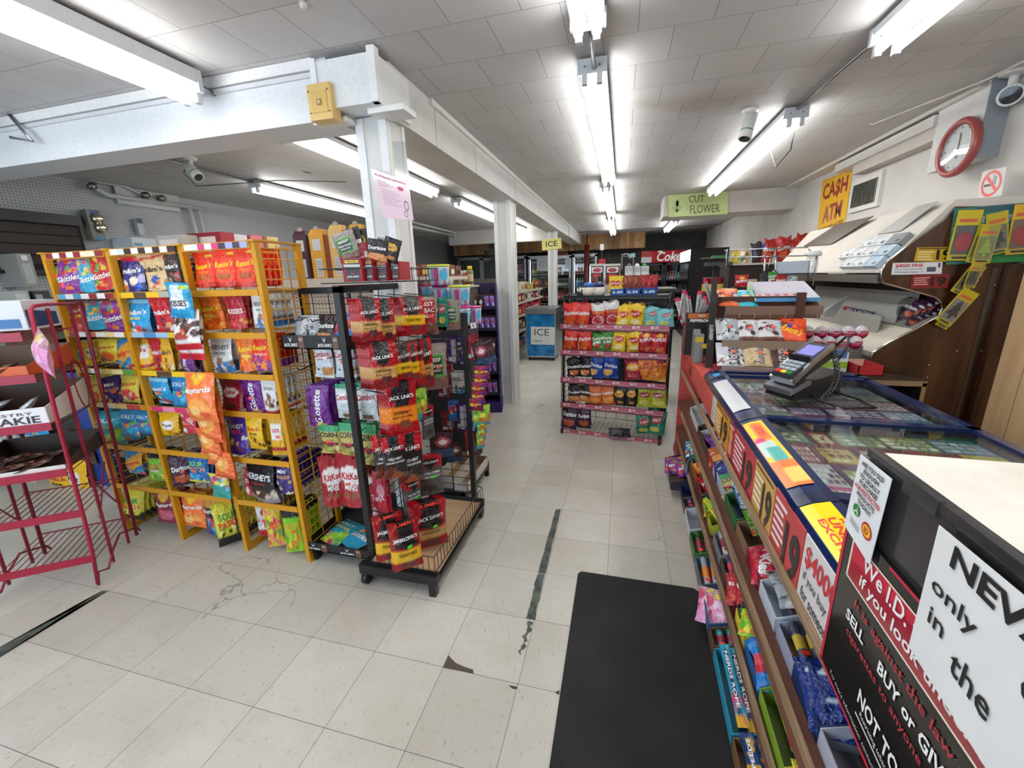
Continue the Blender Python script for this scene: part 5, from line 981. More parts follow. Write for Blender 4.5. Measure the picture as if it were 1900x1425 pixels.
# goods on the floor shelf behind the red rack
for k, (x0, y0, x1, y1, d, l) in enumerate([(98, 862, 140, 925, 'snack_y', 'yellow snack bag standing low behind red rack'), (128, 850, 168, 920, 'nut_yellow', 'yellow bag behind the red rack uprights'), (122, 800, 170, 860, 'pastry', 'dark bag with orange top behind red rack'), (52, 775, 108, 820, 'mm_blue', 'blue and silver bag on low shelf by wall'), (-4, 806, 26, 838, 'cookies', 'black and white bag at edge, low wall shelf'), (24, 806, 46, 836, 'cookies', 'second black and white bag on low wall shelf'), (44, 802, 70, 832, 'jolly_blue', 'light blue pack on the low wall shelf')]):
    hang(x0, y0, x1, y1, 'Y', 1.95, d, 0, 0, (0, 1, 0), l, 'snack bag', 'goods behind the red rack', 'pillow', k % 3)
hang(-30, 885, 92, 940, 'Y', 1.9, 'starch', 0, 0, (0, 1, 0), 'large tan and blue sack lying low behind red rack', 'sack', 'sacks', 'pillow', 1, name='sack', ratio=1.9)

a = atY(-25, 800, 2.0); b = atY(196, 800, 2.0); t = thing('floor_display', 'low dark panel display with blue side behind red rack', 'display stand', (0, 0, 0)); m = MB(); m.box((a.x, 1.985, 0), (b.x-.22, 2.0, .72), '3a3430', 'matte'); m.box((b.x-.22, 1.985, 0), (b.x, 2.0, .9), '24408c', 'card'); m.box((a.x, 1.99, 0), (b.x, 2.25, .1), '34302c', 'matte'); m.build('panel', t)
# ------------------------------------------------------------------ wall shelving along the pegboard wall
t = thing('wall_shelving', 'dark shelving unit with brown backing along pegboard wall', 'shelving', (-4.6, 2.3, 0))
m = MB(); m.box((-.5, 0, 0), (-.46, 4.6, 1.42), '4a3428', 'matte'); m.box((-.5, 0, 0), (.1, 4.6, .12), '3c3a38', 'matte'); m.box((-.5, -.02, 0), (.1, 0, 1.3), '6a4a34', 'matte'); m.build('carcass', t)
for z in (.5, .85, 1.12, 1.3):
    m = MB(); m.box((-.46, 0, z-.02), (.06 if z < 1.2 else -.12, 4.6, z), '8f867c', 'matte'); m.box((.05 if z < 1.2 else -.13, 0, z-.035), (.065 if z < 1.2 else -.115, 4.6, z+.005), 'c9c4bc', 'metal'); m.build('shelf', t)
# dark blind at upper left
q = [atX(-60, 330, XL+.05), atX(112, 353, XL+.05), atX(145, 458, XL+.05), atX(-60, 458, XL+.05)]
t = thing('wall_screen', 'dark shuttered window panel high on the left wall', 'window', (0, 0, 0)); z1 = 2.13; z0 = 1.66
m = MB(); y1 = q[2].y+.05; m.box((XL+.0, .4, z0), (XL+.06, y1, z1), '0e0c0c', 'matte')
for i in range(4): m.box((XL+.06, .4, z0+.05+i*.09), (XL+.066, y1-.03, z0+.125+i*.09), '3a302c', 'matte')
m.box((XL+.0, .4, z1-.06), (XL+.09, y1+.01, z1+.03), '141212', 'paint'); m.box((XL, .4, z0-.03), (XL+.1, y1+.03, z0), '171514', 'paint'); m.build('shutter', t)
def wallitem(name, label, cat, px0, py0, px1, py1, col, parts, dx=.10):
    a = atX(px0, py0, XL+dx); b = atX(px1, py1, XL+dx); m = MB()
    y0, y1 = sorted((a.y, b.y)); z0_, z1_ = b.z, a.z
    m.box((XL+.02, y0, z0_), (XL+dx, y1, z1_), col, 'plastic')
    f = lambda u, v, k=.002: Vector((XL+dx+k, y0+(y1-y0)*u, z0_+(z1_-z0_)*v))
    for e in parts:
        if e[0] == 'rect': m.quad(f(e[1], e[2]), f(e[3], e[2]), f(e[3], e[4]), f(e[1], e[4]), e[5], 'print')
        else: m.lathe([(e[3], 0), (e[3], .02), (e[3]*.6, .035)], f(e[1], e[2]), 14, e[4], 'chrome', 'X')
    return tag(m.build(name), label, cat)
wallitem('lock_pack', 'blister pack of two chrome door knobs on pegboard', 'hardware pack', 158, 388, 198, 446, '6a6a60', [('rect', .3, .8, .9, 1, '2a3a78'), ('rect', .3, 0, .9, .15, '2a7a98'), ('k', .7, .72, .05, 'e8e0c8'), ('k', .78, .42, .05, 'e8e0c8')])
wallitem('hook_pack', 'small clear hook pack hanging on the pegboard', 'hardware pack', 252, 405, 270, 436, 'aab2ba', [('rect', 0, .7, 1, 1, '2a2440')], .07)
wallitem('white_carton', 'white carton on top of shelving under hook pack', 'box', 243, 440, 292, 462, 'cfd6da', [('rect', .05, .2, .4, .5, '6a98b0')], .3)
wallitem('glove_pack', 'clear bag with silver gloves above left wall shelf', 'hardware pack', 28, 470, 75, 532, '8a8c88', [('rect', .2, .1, .8, .7, 'a8a8a4'), ('rect', .3, .8, .7, .95, 'e0e0e0')], .3)
wallitem('blister_pack', 'grey blister card on the left wall shelf', 'hardware pack', 22, 540, 60, 566, 'a8aaa8', [('rect', .1, .1, .8, .8, 'c8cac8')], .4)
wallitem('blister_pack', 'black and silver blister pack beside grey card', 'hardware pack', 60, 540, 100, 570, '3a3a3c', [('rect', .1, .1, .5, .8, '9a9a9c')], .4)
for k, (x0, x1, y0, c, l) in enumerate([(290, 344, 438, 'b8b0a8', 'cream cereal style box on gondola behind yellow rack'), (345, 415, 434, '9a1c30', 'maroon box on gondola behind yellow rack'), (405, 440, 436, 'd8d0d4', 'white box behind yellow rack top'), (440, 470, 437, 'c86a74', 'pink and white box behind yellow rack top'), (470, 500, 440, 'c8a870', 'tan box above yellow rack corner')]):
    a = atY(x0, y0, 2.48+.14*k); b = atY(x1, 470, 2.48+.14*k); m = MB(); m.box((a.x, a.y, 1.50), (b.x, a.y+.12, a.z), c, 'card'); m.box((a.x+.02, a.y-.002, 1.54), (b.x-.05, a.y, a.z-.03), 'e8d8d0' if k != 3 else 'd83848', 'print'); tag(m.build('carton'), l, 'box')

# ------------------------------------------------------------------ white gondola behind
GY = 2.42; gx0, gx1 = -3.35, -1.46; gz = 1.50
t = thing('gondola_shelf', 'cream pegboard gondola behind the jerky rack', 'shelving', (gx0, GY, 0))
m = MB(); m.box((0, 0, 0), (gx1-gx0, .02, gz-.03), 'ffffff', 'pegboard_cream'); m.box((0, .02, 0), (.02, 1.42, gz-.03), 'ffffff', 'pegboard_side'); m.box((gx1-gx0-.45, .02, 0), (gx1-gx0-.43, 1.42, gz-.03), 'ffffff', 'pegboard_side'); m.build('back_panel', t)
m = MB(); m.box((-.02, -.06, gz-.03), (gx1-gx0+.02, 1.42, gz), 'd8d0c0', 'paint'); m.box((-.02, -.075, gz-.05), (gx1-gx0+.02, -.06, gz+.006), 'dcd4c4', 'paint'); m.box((.25, -.079, gz-.03), (.9, -.075, gz-.006), '6a5a4c', 'print'); m.build('top_shelf', t)
for z in (.2, .55, .9, 1.2):
    m = MB(); m.box((gx1-gx0-.43, .05, z-.02), (gx1-gx0-.02, 1.42, z), 'c8c0b0', 'paint'); m.box((gx1-gx0-.02, .05, z-.03), (gx1-gx0, 1.42, z+.004), 'd8d4c8', 'paint'); m.build('shelf', t)
def gable_box(label, x0, x1, ytop, ybot, col, dark):
    Yp = GY+.02; a = atY(x0, ytop, Yp); b = atY(x1, ybot, Yp); wd = b.x-a.x; h = a.z-gz; t = thing('gable_box', label, 'carton', (a.x, Yp, gz), .12, 'carry boxes on top of the gondola')
    m = MB(); m.box((0, 0, 0), (wd, .11, h*.9), col, 'card'); m.prism([(0, 0, h*.9), (wd, 0, h*.9), (wd-.012, .02, h), (.012, .02, h)], (0, .06, 0), col, 'card')
    m.lathe([(.02, -.001), (.02, .0)], (wd/2, .018, h), 14, 'b8a898', 'card', 'Y')
    for u0, u1, v0, v1 in ((.2, .78, .58, .80), (.26, .76, .05, .42)): m.quad((wd*u0, -.001, h*v0), (wd*u1, -.001, h*v0), (wd*u1, -.001, h*v1), (wd*u0, -.001, h*v1), 'd4d4d2', 'print')
    for i in range(6): m.quad((wd*.3, -.002, h*(.1+.05*i)), (wd*.7, -.002, h*(.1+.05*i)), (wd*.7, -.002, h*(.11+.05*i)), (wd*.3, -.002, h*(.11+.05*i)), '8a8a8c', 'print')
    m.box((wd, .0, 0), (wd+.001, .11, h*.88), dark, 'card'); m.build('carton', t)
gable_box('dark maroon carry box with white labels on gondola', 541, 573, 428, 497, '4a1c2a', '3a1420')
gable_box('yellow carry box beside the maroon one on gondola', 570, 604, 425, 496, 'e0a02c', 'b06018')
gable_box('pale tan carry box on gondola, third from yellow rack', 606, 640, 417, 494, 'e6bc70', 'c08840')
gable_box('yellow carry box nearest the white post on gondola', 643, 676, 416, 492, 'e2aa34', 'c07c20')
for k, (x0, x1, y0, y1, d, l) in enumerate([(690, 712, 460, 478, 'cookies', 'dark grey carton on gondola behind the white post')]):
    a = atY(x0, y0, 2.7); b = atY(x1, y1, 2.7); m = MB(); m.box((a.x, 2.7, gz), (b.x, 2.8, a.z), ('5a5a58', 'c8452a')[k], 'card'); m.box((a.x, 2.698, b.z), (b.x, 2.7, (a.z+b.z)/2), ('8a8a88', 'e8e0d0')[k], 'print'); tag(m.build('carton'), l, 'box')
r = random.Random(9)
for zi, z in enumerate((.2, .55, .9, 1.2, gz)):
    for i in range(7):
        y = GY+.42+.14*i; c = r.choice(['b02a34', 'e0d8c8', '3a6a40', 'c8a030', '7a4a2a', 'd8d8d8', '2a4a88', '8a2a50'] if zi < 4 else ['7a4a2a', '3a6a40', 'd8d8d8', '7a4a2a'])
        m = MB(); h = (.14 if zi < 4 else .07)+.06*r.random(); m.box((gx1-.14, y, z), (gx1-.03, y+.11, z+h), c, 'card'); m.box((gx1-.03, y+.02, z+.02), (gx1-.028, y+.09, z+h*.6), r.choice(['f0e8d8', 'c83030', 'e8c040', '203050']), 'print')
        tag(m.build('grocery_box'), '%s grocery box number %s from front, %s gondola shelf' % ({'b02a34': 'red', 'e0d8c8': 'cream', '3a6a40': 'green', 'c8a030': 'mustard', '7a4a2a': 'brown', 'd8d8d8': 'grey', '2a4a88': 'blue', '8a2a50': 'plum'}[c], ['one', 'two', 'three', 'four', 'five', 'six', 'seven'][i], ['lowest', 'second', 'third', 'fourth', 'top'][zi]), 'grocery box', 'boxes on the gondola shelves')
# ------------------------------------------------------------------ black jerky rack
BLK = '0e0e10'
t = thing('jerky_rack', 'black wire rack on castors hung with jerky bags', 'display rack', (-1.2, 1.85, 0)); c = t.location.copy()
def bx(m, a, b, col=BLK, mat='paint'): m.box((a[0]-c.x, a[1]-c.y, a[2]), (b[0]-c.x, b[1]-c.y, b[2]), col, mat)
def tb(m, pts, r_, col=BLK, mat='paint', n=5): m.tube([(p[0]-c.x, p[1]-c.y, p[2]) for p in pts], r_, n, col, mat)
m = MB(); bx(m, (-1.22, 1.49, .065), (-.80, 1.53, .115)); bx(m, (-1.22, 2.18, .065), (-.80, 2.22, .115)); bx(m, (-1.22, 1.53, .065), (-1.18, 2.18, .1)); bx(m, (-.83, 1.53, .065), (-.80, 2.18, .09)); m.build('base_frame', t)
m = MB(); bx(m, (-.845, 1.49, 0), (-.81, 1.525, .065)); m.build('foot', t)
for x, y in ((-1.195, 1.51), (-.82, 2.19)):
    m = MB(); m.lathe([(.018, -.016), (.03, -.014), (.03, .014), (.018, .016)], (x-c.x, y-c.y, .03), 14, '161616', 'plastic', 'X'); bx(m, (x-.016, y-.02, .04), (x+.016, y+.02, .066)); m.build('castor', t)
m = MB()
for (x0, y0, x1, y1, h) in ((-1.2, 1.585, -1.2, 2.2, 1.455),):
    bx(m, (-1.216, 1.57, .06), (-1.184, 1.60, 1.46)); bx(m, (-1.212, 2.185, .06), (-1.188, 2.21, 1.46)); bx(m, (-1.216, 1.57, 1.435), (-1.184, 2.21, 1.465))
m.build('post_frame', t)
m = MB()
for i in range(26): tb(m, [(-1.2, 1.6, .13+.05*i), (-1.2, 2.19, .13+.05*i)], .0022)
for y in (1.75, 1.9, 2.05): tb(m, [(-1.2, y, .1), (-1.2, y, 1.44)], .003)
m.build('wire_grid', t)
# left panel facing the front
m = MB(); bx(m, (-1.62, 1.825, 1.425), (-1.2, 1.85, 1.455)); bx(m, (-1.625, 1.828, .1), (-1.61, 1.842, 1.45))
bx(m, (-1.34, 1.83, .3), (-1.325, 1.845, 1.45)); m.build('side_panel_frame', t)
m = MB()
for i in range(22): tb(m, [(-1.61, 1.835, .2+.056*i), (-1.2, 1.835, .2+.056*i)], .002)
for x in (-1.55, -1.45, -1.27): tb(m, [(x, 1.835, .15), (x, 1.835, 1.43)], .0025)
m.build('wire_grid', t)
# low panel at the far end
m = MB(); bx(m, (-.875, 2.185, .11), (-.845, 2.215, 1.29)); bx(m, (-1.2, 2.19, 1.262), (-.85, 2.212, 1.292)); m.build('end_post', t)
m = MB()
for i in range(23): tb(m, [(-1.19, 2.2, .16+.049*i), (-.86, 2.2, .16+.049*i)], .0022)
for x in (-1.1, -1.0): tb(m, [(x, 2.2, .12), (x, 2.2, 1.27)], .0028)
m.build('wire_grid', t)
# tray board and basket rail
m = MB(); bx(m, (-1.18, 1.53, .1), (-.81, 2.18, .108), 'ffffff', 'tray_board'); m.build('cardboard_base', t)
m = MB()
for z in (.118, .205):
    tb(m, [(-1.18, 1.515, z), (-.815, 1.515, z), (-.805, 2.2, z), (-.84, 2.2, z)], .003)
n = 12
for i in range(n+1): x = -1.18+.365*i/n; tb(m, [(x, 1.515, .118), (x, 1.515, .205)], .002)
for i in range(20): y = 1.515+.685*i/19; tb(m, [(-.815+.01*i/19, y, .118), (-.815+.01*i/19, y, .205)], .002)
m.build('basket_rail', t)
# hooks
for z, ys in ((1.395, (1.62, 1.72, 1.86, 1.98, 2.1)), (1.19, (1.62, 1.8, 1.95, 2.08)), (.96, (1.66, 1.85, 2.02)), (.70, (1.66, 1.84, 2.0)), (.46, (1.78, 1.95)), (.33, (1.62, 1.9))):
    for y in ys: m = MB(); tb(m, [(-1.2, y, z+.015), (-1.0, y-.02, z), (-.985, y-.02, z+.012)], .003); m.build('hook', t)
for z in (1.30, 1.06, .86, .60):
    for x in (-1.53, -1.41, -1.29): m = MB(); tb(m, [(x, 1.835, z+.02), (x-.01, 1.66, z+.0), (x-.01, 1.65, z+.015)], .003); m.build('hook', t)
# black printed shelf trays with jerky brand front
def jl_tray(part, x0, x1, y0, y1, z, h):
    m = MB(); bx(m, (x0, y0, z), (x1, y1, z+.006), '1a1a1c', 'card')
    bx(m, (x0, y0, z), (x1, y0+.005, z+h), '1c1b1d', 'card'); bx(m, (x0, y1-.005, z), (x1, y1, z+h), '1c1b1d', 'card'); bx(m, (x0, y0, z), (x0+.005, y1, z+h), '1c1b1d', 'card'); bx(m, (x1-.005, y0, z), (x1, y1, z+h), '1c1b1d', 'card')
    f = plane_fn(((x0+x1)/2-c.x, y0-c.y-.0006, z+h/2), (x1-x0, 0, 0), (0, 0, h), off=.0008)
    for u in (.0, .5):
        m.quad(*[f(*q) for q in ((u+.26, .05), (u+.34, .05), (u+.34, .95), (u+.26, .95))], '6a4a34', 'print')
        m.text("JACK LINK'S", lambda a, b: f(a, b)+Vector((0, -.0006, 0)), u+.14, .28, .20, .3, 'f0f0f0', 'print', 0, .03)
        m.add([f(u+.11, .92)+Vector((0, -.0004, 0)), f(u+.14, .5)+Vector((0, -.0004, 0)), f(u+.17, .92)+Vector((0, -.0004, 0)), f(u+.14, .68)+Vector((0, -.0004, 0))], [(0, 1, 2, 3)], 'f0f0f0', 'print')
        m.text('BEEF', lambda a, b: f(a, b)+Vector((0, -.0006, 0)), u+.30, .7, .05, .2, 'd8d8d8', 'print', 0, .0)
    m.build(part, t)
jl_tray('floor_tray', -1.62, -1.2, 1.58, 2.15, .075, .05); jl_tray('shelf_tray', -1.58, -1.2, 1.62, 1.84, 1.175, .065)
for x in (-1.6, -1.25):
    m = MB(); bx(m, (x, 1.6, 0), (x+.03, 1.63, .075)); m.build('foot', t)
# items: jerky on the right hand hooks
JR = [(505+0, 0)]
def jh(x0, y0, x1, y1, des, nb, yaw, lab, X_=-1.0, stl='pillow', st='g', rat=None, dep=.8, cat='jerky bag', gap=.015, sd=0):
    hang(x0, y0, x1, y1, 'X', X_, des, nb, yaw+.22*(yaw < 1), (-.9, .3, 0), lab, cat, 'jerky bags on '+lab.split(',')[-1].strip(), stl, sd, ratio=(rat or .7)*.86, name='jerky_bag', sticker=st, dep=dep, gap=gap)
jh(668, 553, 704, 634, 'jl_orig', 4, .5, 'tan labelled jerky bag, left hook, top row', rat=.62)
jh(699, 554, 730, 640, 'jl_orig', 4, .75, 'narrow tan labelled jerky bag, top row', rat=.55)
jh(735, 556, 752, 625, 'jl_teri', 2, .8, 'yellow labelled jerky bag seen side on, top row', rat=.55, X_=-1.08)
jh(782, 551, 806, 622, 'redlab', 2, .5, 'red lettered meat bag, right end, top row', rat=.65, X_=-1.02, st='o')
jh(745, 550, 786, 622, 'jl_teri', 4, .45, 'yellow labelled jerky bag in front, top row', rat=.78, st='o', X_=-.98)
jh(684, 633, 736, 722, 'jl_orig', 5, .5, 'large tan labelled jerky bag, second row', rat=.68)
for k, x in enumerate((740, 752, 764, 776)): jh(x, 636-3*k, x+16, 712+3*k, ('jl_teri', 'jl_teri', 'jl_hot', 'jl_orig')[k], 0, 1.15, '%s red jerky bag edge on, second row' % ('first', 'second', 'third', 'fourth')[k], rat=.6, X_=-1.0, st=None)
jh(812, 640, 838, 712, 'redlab', 1, .6, 'clear bag with red label, second row', rat=.6, X_=-1.05, st='o')
jh(790, 637, 828, 724, 'grnlab', 2, .45, 'clear bag with green label, second row', rat=.6, X_=-.98, st='o')
jh(720, 705, 772, 808, 'jl_hot', 4, .45, 'orange labelled jerky bag, third row', rat=.68, st='o')
jh(774, 720, 790, 780, 'limebag', 2, .9, 'green and red bag edge on, third row', rat=.5, st=None)
jh(736, 802, 784, 898, 'jl_wild', 0, .5, 'black labelled jerky bag with flames, fourth row', rat=.62)
jh(699, 804, 732, 890, 'jl_wild', 0, .4, 'black flame jerky bag at the back, fourth row', rat=.62, X_=-1.08, st=None)
jh(716, 806, 748, 890, 'jl_wild', 0, .45, 'black flame jerky bag in the middle, fourth row', rat=.62, X_=-1.04, st=None)
jh(778, 842, 820, 922, 'jl_steak', 2, .4, 'grey steak strip bag, fifth row', rat=.68, X_=-.98)
jh(758, 884, 780, 958, 'jl_steak', 3, .8, 'narrow grey strip bag, fifth row', rat=.5, X_=-1.02)
jh(775, 924, 826, 1020, 'jl_jumbo', 3, .45, 'jumbo tan labelled jerky bag above cardboard, bottom row', rat=.72, X_=-.90)
jh(733, 962, 775, 1058, 'jl_jumbo_t', 1, .5, 'jumbo yellow labelled jerky bag, bottom row', rat=.66, X_=-.93)
jh(711, 950, 736, 1040, 'jl_jumbo_t', 1, .45, 'jumbo yellow jerky bag behind, bottom row', rat=.66, X_=-1.0, st=None)
jh(783, 752, 808, 815, 'jl_steak', 1, .9, 'clear green topped bag edge on, fourth row', rat=.5, X_=-.98, st=None)
jh(808, 800, 836, 850, 'choc_dark', 2, .2, 'dark maroon round logo bag by end post, fourth row', rat=.9, X_=-1.0, st=None)
jh(838, 820, 852, 858, 'choc_dark', 1, .2, 'dark blue edged bag by end post, fourth row', rat=.8, X_=-1.0, st=None)
# left side of the rack
def lh(x0, y0, x1, y1, des, nb, yaw, lab, Y_=1.66, stl='pillow', st=None, sd=0):
    hang(x0, y0, x1, y1, 'Y', Y_, des, nb, yaw, (0, 1, 0), lab, 'snack bag', 'bags on the front panel of the jerky rack', stl, sd, name='snack_bag', sticker=st, gap=.035)
lh(579, 638, 618, 700, 'combos', 2, -.1, 'white snack bag with orange top, outer hook'); lh(619, 639, 658, 700, 'combos', 2, .0, 'white snack bag with orange top beside post', st='o')
lh(574, 716, 612, 790, 'glosette', 4, .15, 'purple candy bag with sideways white script', sd=1); lh(625, 713, 664, 776, 'combos2', 2, 0, 'white snack bag with green top, left of post'); lh(662, 713, 702, 778, 'combos2', 2, 0, 'white snack bag with green top behind post', sd=1)
lh(593, 788, 632, 842, 'cornnuts', 2, 0, 'tan corn snack bag on outer hook', st='o'); lh(632, 786, 664, 844, 'cornnuts', 2, 0, 'tan corn snack bag with green top beside post', sd=1); lh(668, 788, 700, 862, 'cornnuts', 1, 0, 'yellow corn snack bag behind the wires', sd=2)
lh(602, 846, 632, 938, 'kitkat', 1, .5, 'red wafer pouch turned sideways', stl='pouch'); lh(627, 843, 676, 938, 'kitkat', 3, -.05, 'large red wafer pouch with white oval', stl='pouch', st='o')
lh(690, 880, 716, 960, 'pink_red', 1, .3, 'red and white bag low behind the wires', sd=1)
put_bag('snack_bag', 'jolly_green', (-1.47, 1.83, .10), .16, .21, -.3, 'pink and green gummy bag lying in black floor tray', 'snack bag', 'bags lying in the floor tray', 'pillow', 0, tilt=-1.45)
put_bag('snack_bag', 'skit_blue', (-1.31, 1.82, .11), .17, .21, -.5, 'blue and red gummy bag lying in black floor tray', 'snack bag', 'bags lying in the floor tray', 'pillow', 1, tilt=-1.45, sticker='o')
put_bag('snack_bag', 'cookies', (-1.49, 1.74, 1.325), .15, .15, .2, 'black and red stick bag in black shelf tray', 'snack bag', 'bags in the shelf tray', 'pillow', 0, tilt=-.35)
put_bag('snack_bag', 'dor_bk_or', (-1.38, 1.72, 1.33), .13, .15, -.2, 'black bag in middle of black shelf tray', 'snack bag', 'bags in the shelf tray', 'pillow', 1, tilt=-.3)
put_bag('snack_bag', 'spkid', (-1.28, 1.73, 1.34), .12, .16, .1, 'blue and red bag at right of shelf tray', 'snack bag', 'bags in the shelf tray', 'pillow', 1, tilt=-.3)
# top basket with four red cartons of meat sticks
m = MB()
for z in (1.475, 1.535): tb(m, [(-1.26, 1.56, z), (-.98, 1.56, z), (-.98, 2.15, z), (-1.26, 2.15, z), (-1.26, 1.56, z)], .003)
for i in range(9): y = 1.56+.59*i/8; tb(m, [(-.98, y, 1.475), (-.98, y, 1.535)], .002); tb(m, [(-1.26, y, 1.475), (-.98, y, 1.475)], .002)
m.build('top_basket', t)
def red_carton(k, x0, x1, yb, yt, Yp, yel):
    a = atY(x0, yt, Yp); b = atY(x1, yb, Yp); wd = b.x-a.x; z0, h = 1.48, a.z-1.48
    q = thing('meat_stick_carton', ['red display carton with yellow label band, outermost', 'narrow red display carton, second in basket', 'red display carton, third in basket', 'red display carton, fourth, nearest basket end'][k], 'carton', (a.x, Yp, z0), .1, 'red cartons in the top basket')
    m = MB(); w2 = wd; th = .004
    m.box((0, 0, 0), (w2, .12, th), 'a81824', 'card'); m.box((0, 0, 0), (w2, th, h), 'b01624', 'card'); m.box((0, .12, 0), (w2, .12+th, h), 'a81824', 'card'); m.box((0, 0, 0), (th, .12, h), '9c1420', 'card'); m.box((w2-th, 0, 0), (w2, .12, h), '9c1420', 'card')
    f = plane_fn((w2/2, 0, h/2), (w2, 0, 0), (0, 0, h), off=.0008)
    m.quad(*[f(*p) for p in ((.14, .42), (.86, .42), (.86, .96), (.14, .96))], '16120f', 'print'); m.add([f(*p)+Vector((0, -.0003, 0)) for p in ((.14, .12), (.5, .0), (.86, .12), (.86, .5), (.14, .5))], [(0, 1, 2, 3, 4)], '1d1718', 'print')
    g = lambda u, v: f(u, v)+Vector((0, -.0008, 0))
    m.quad(*[g(*p) for p in ((.16, .78), (.84, .78), (.84, .9), (.16, .9))], yel, 'print'); m.quad(*[g(*p) for p in ((.08, .62), (.9, .60), (.9, .71), (.08, .73))], 'c8c8ca', 'print')
    g2 = lambda u, v: f(u, v)+Vector((0, -.0014, 0))
    m.text('TERIYAKI', g2, .5, .84, .5, .07, '20140e', 'print', 0, .02); m.text("JACK LINK'S", g2, .5, .2, .6, .1, W, 'print', 0, .03)
    m.add([g2(.36, .42), g2(.5, .28), g2(.64, .42), g2(.5, .34)], [(0, 1, 2, 3)], 'c02028', 'print'); m.build('carton', q)
for k, (x0, x1) in enumerate(((633, 673), (675, 694), (696, 720), (723, 742))): red_carton(k, x0, x1, 524, 479+2*k, 1.60+.03*k, ('e8c020', 'c88a30', 'd89830', 'b8a890')[k])
for k, (x0, y0, x1, y1, d, rl, l) in enumerate([(618, 430, 656, 486, 'grnlab', -.25, 'clear stick pouch leaning out of first red carton'), (645, 422, 668, 486, 'dor_black', -.2, 'black stick pouch beside clear one'), (662, 424, 682, 480, 'lays_black', 0, 'black and yellow stick pouch in second carton'), (686, 444, 722, 486, 'dor_bk_or', .2, 'black stick pouch with orange label, third carton'), (718, 442, 748, 488, 'lays_black', .35, 'black pouch leaning out of the last carton'), (704, 440, 724, 486, 'cookies', .1, 'grey striped stick pouch in third carton'), (668, 450, 684, 484, 'red_back', .05, 'red stick pouch behind second carton')]):
    hang(x0, y0, x1, y1, 'Y', 1.66+.02*(k % 3), d, 0, .1, (0, 1, 0), l, 'jerky bag', 'stick pouches in the top basket', 'flat', k % 3, name='stick_pouch', roll=rl)

# second rack part behind: backs of bags, hanging clear bags, strips
def bh(x0, y0, x1, y1, Y_, des, nb, yaw, lab, stl='pillow', roll=0, nm='snack_bag', sd=0, dv=(0, 1, 0), cat='snack bag'):
    hang(x0, y0, x1, y1, 'Y', Y_, des, nb, yaw, dv, lab, cat, 'bags behind the jerky rack', stl, sd, name=nm, roll=roll, gap=.035)
bh(812, 552, 830, 606, 2.12, 'lays_green', 2, .2, 'tall clear bag with green top above end panel'); bh(828, 556, 850, 612, 2.15, 'grnlab', 1, .2, 'clear bag with brown sticks above end panel')
bh(829, 626, 846, 676, 2.28, 'purp_back', 2, .1, 'purple bag seen from behind, upper wires'); bh(847, 624, 860, 676, 2.3, 'cad_purple', 1, .1, 'grey barcode bag back beside purple bag')
bh(810, 700, 832, 738, 2.3, 'red_back', 2, 0, 'red bag seen from behind, middle wires'); bh(838, 690, 860, 730, 2.3, 'hersh_white', 1, 0, 'pale bag back in the middle wires'); bh(830, 745, 848, 780, 2.3, 'spkid', 1, 0, 'blue and red bag behind middle wires'); bh(846, 750, 862, 800, 2.3, 'purp_back', 1, 0, 'grey and purple bag back behind wires'); bh(818, 765, 840, 800, 2.35, 'red_back', 1, 0, 'red bag low behind the wires')
bh(866, 622, 880, 668, 2.2, 'red_back', 2, .2, 'red bag back just beyond the end post'); bh(876, 635, 902, 680, 2.2, 'choc_dark', 3, .4, 'dark round logo bag hanging outside end post', roll=-.2)
bh(865, 750, 884, 800, 2.2, 'blue_back', 1, .1, 'blue bag back beyond the end post'); bh(863, 800, 880, 848, 2.2, 'red_back', 1, .1, 'small red bag low beyond end post')
for k in range(5): bh(880-2*k+(k % 2)*2, 678+15*k, 908-3*k, 704+15*k, 2.18-.004*k, 'cury', 0, .35, '%s red and purple bag of the outer strip' % ('topmost', 'second', 'third', 'fourth', 'lowest')[k], sd=k % 3)
for k in range(4): bh(880+3*k % 7, 752+16*k, 906-2*k, 790+14*k, 2.2, 'limebag', 0, .7+.1*k, '%s lime green bag of the outer strip' % ('topmost', 'second', 'third', 'lowest')[k], sd=k % 3)
sign('price_tag', 'small white plastic tag clipped beside end post', 'tag', [atY(*p, 2.17) for p in ((872, 600), (882, 598), (884, 608), (874, 610))], 'e0e0dc', [('1', .5, .5, .2, .6, '505050', 0, .02)])
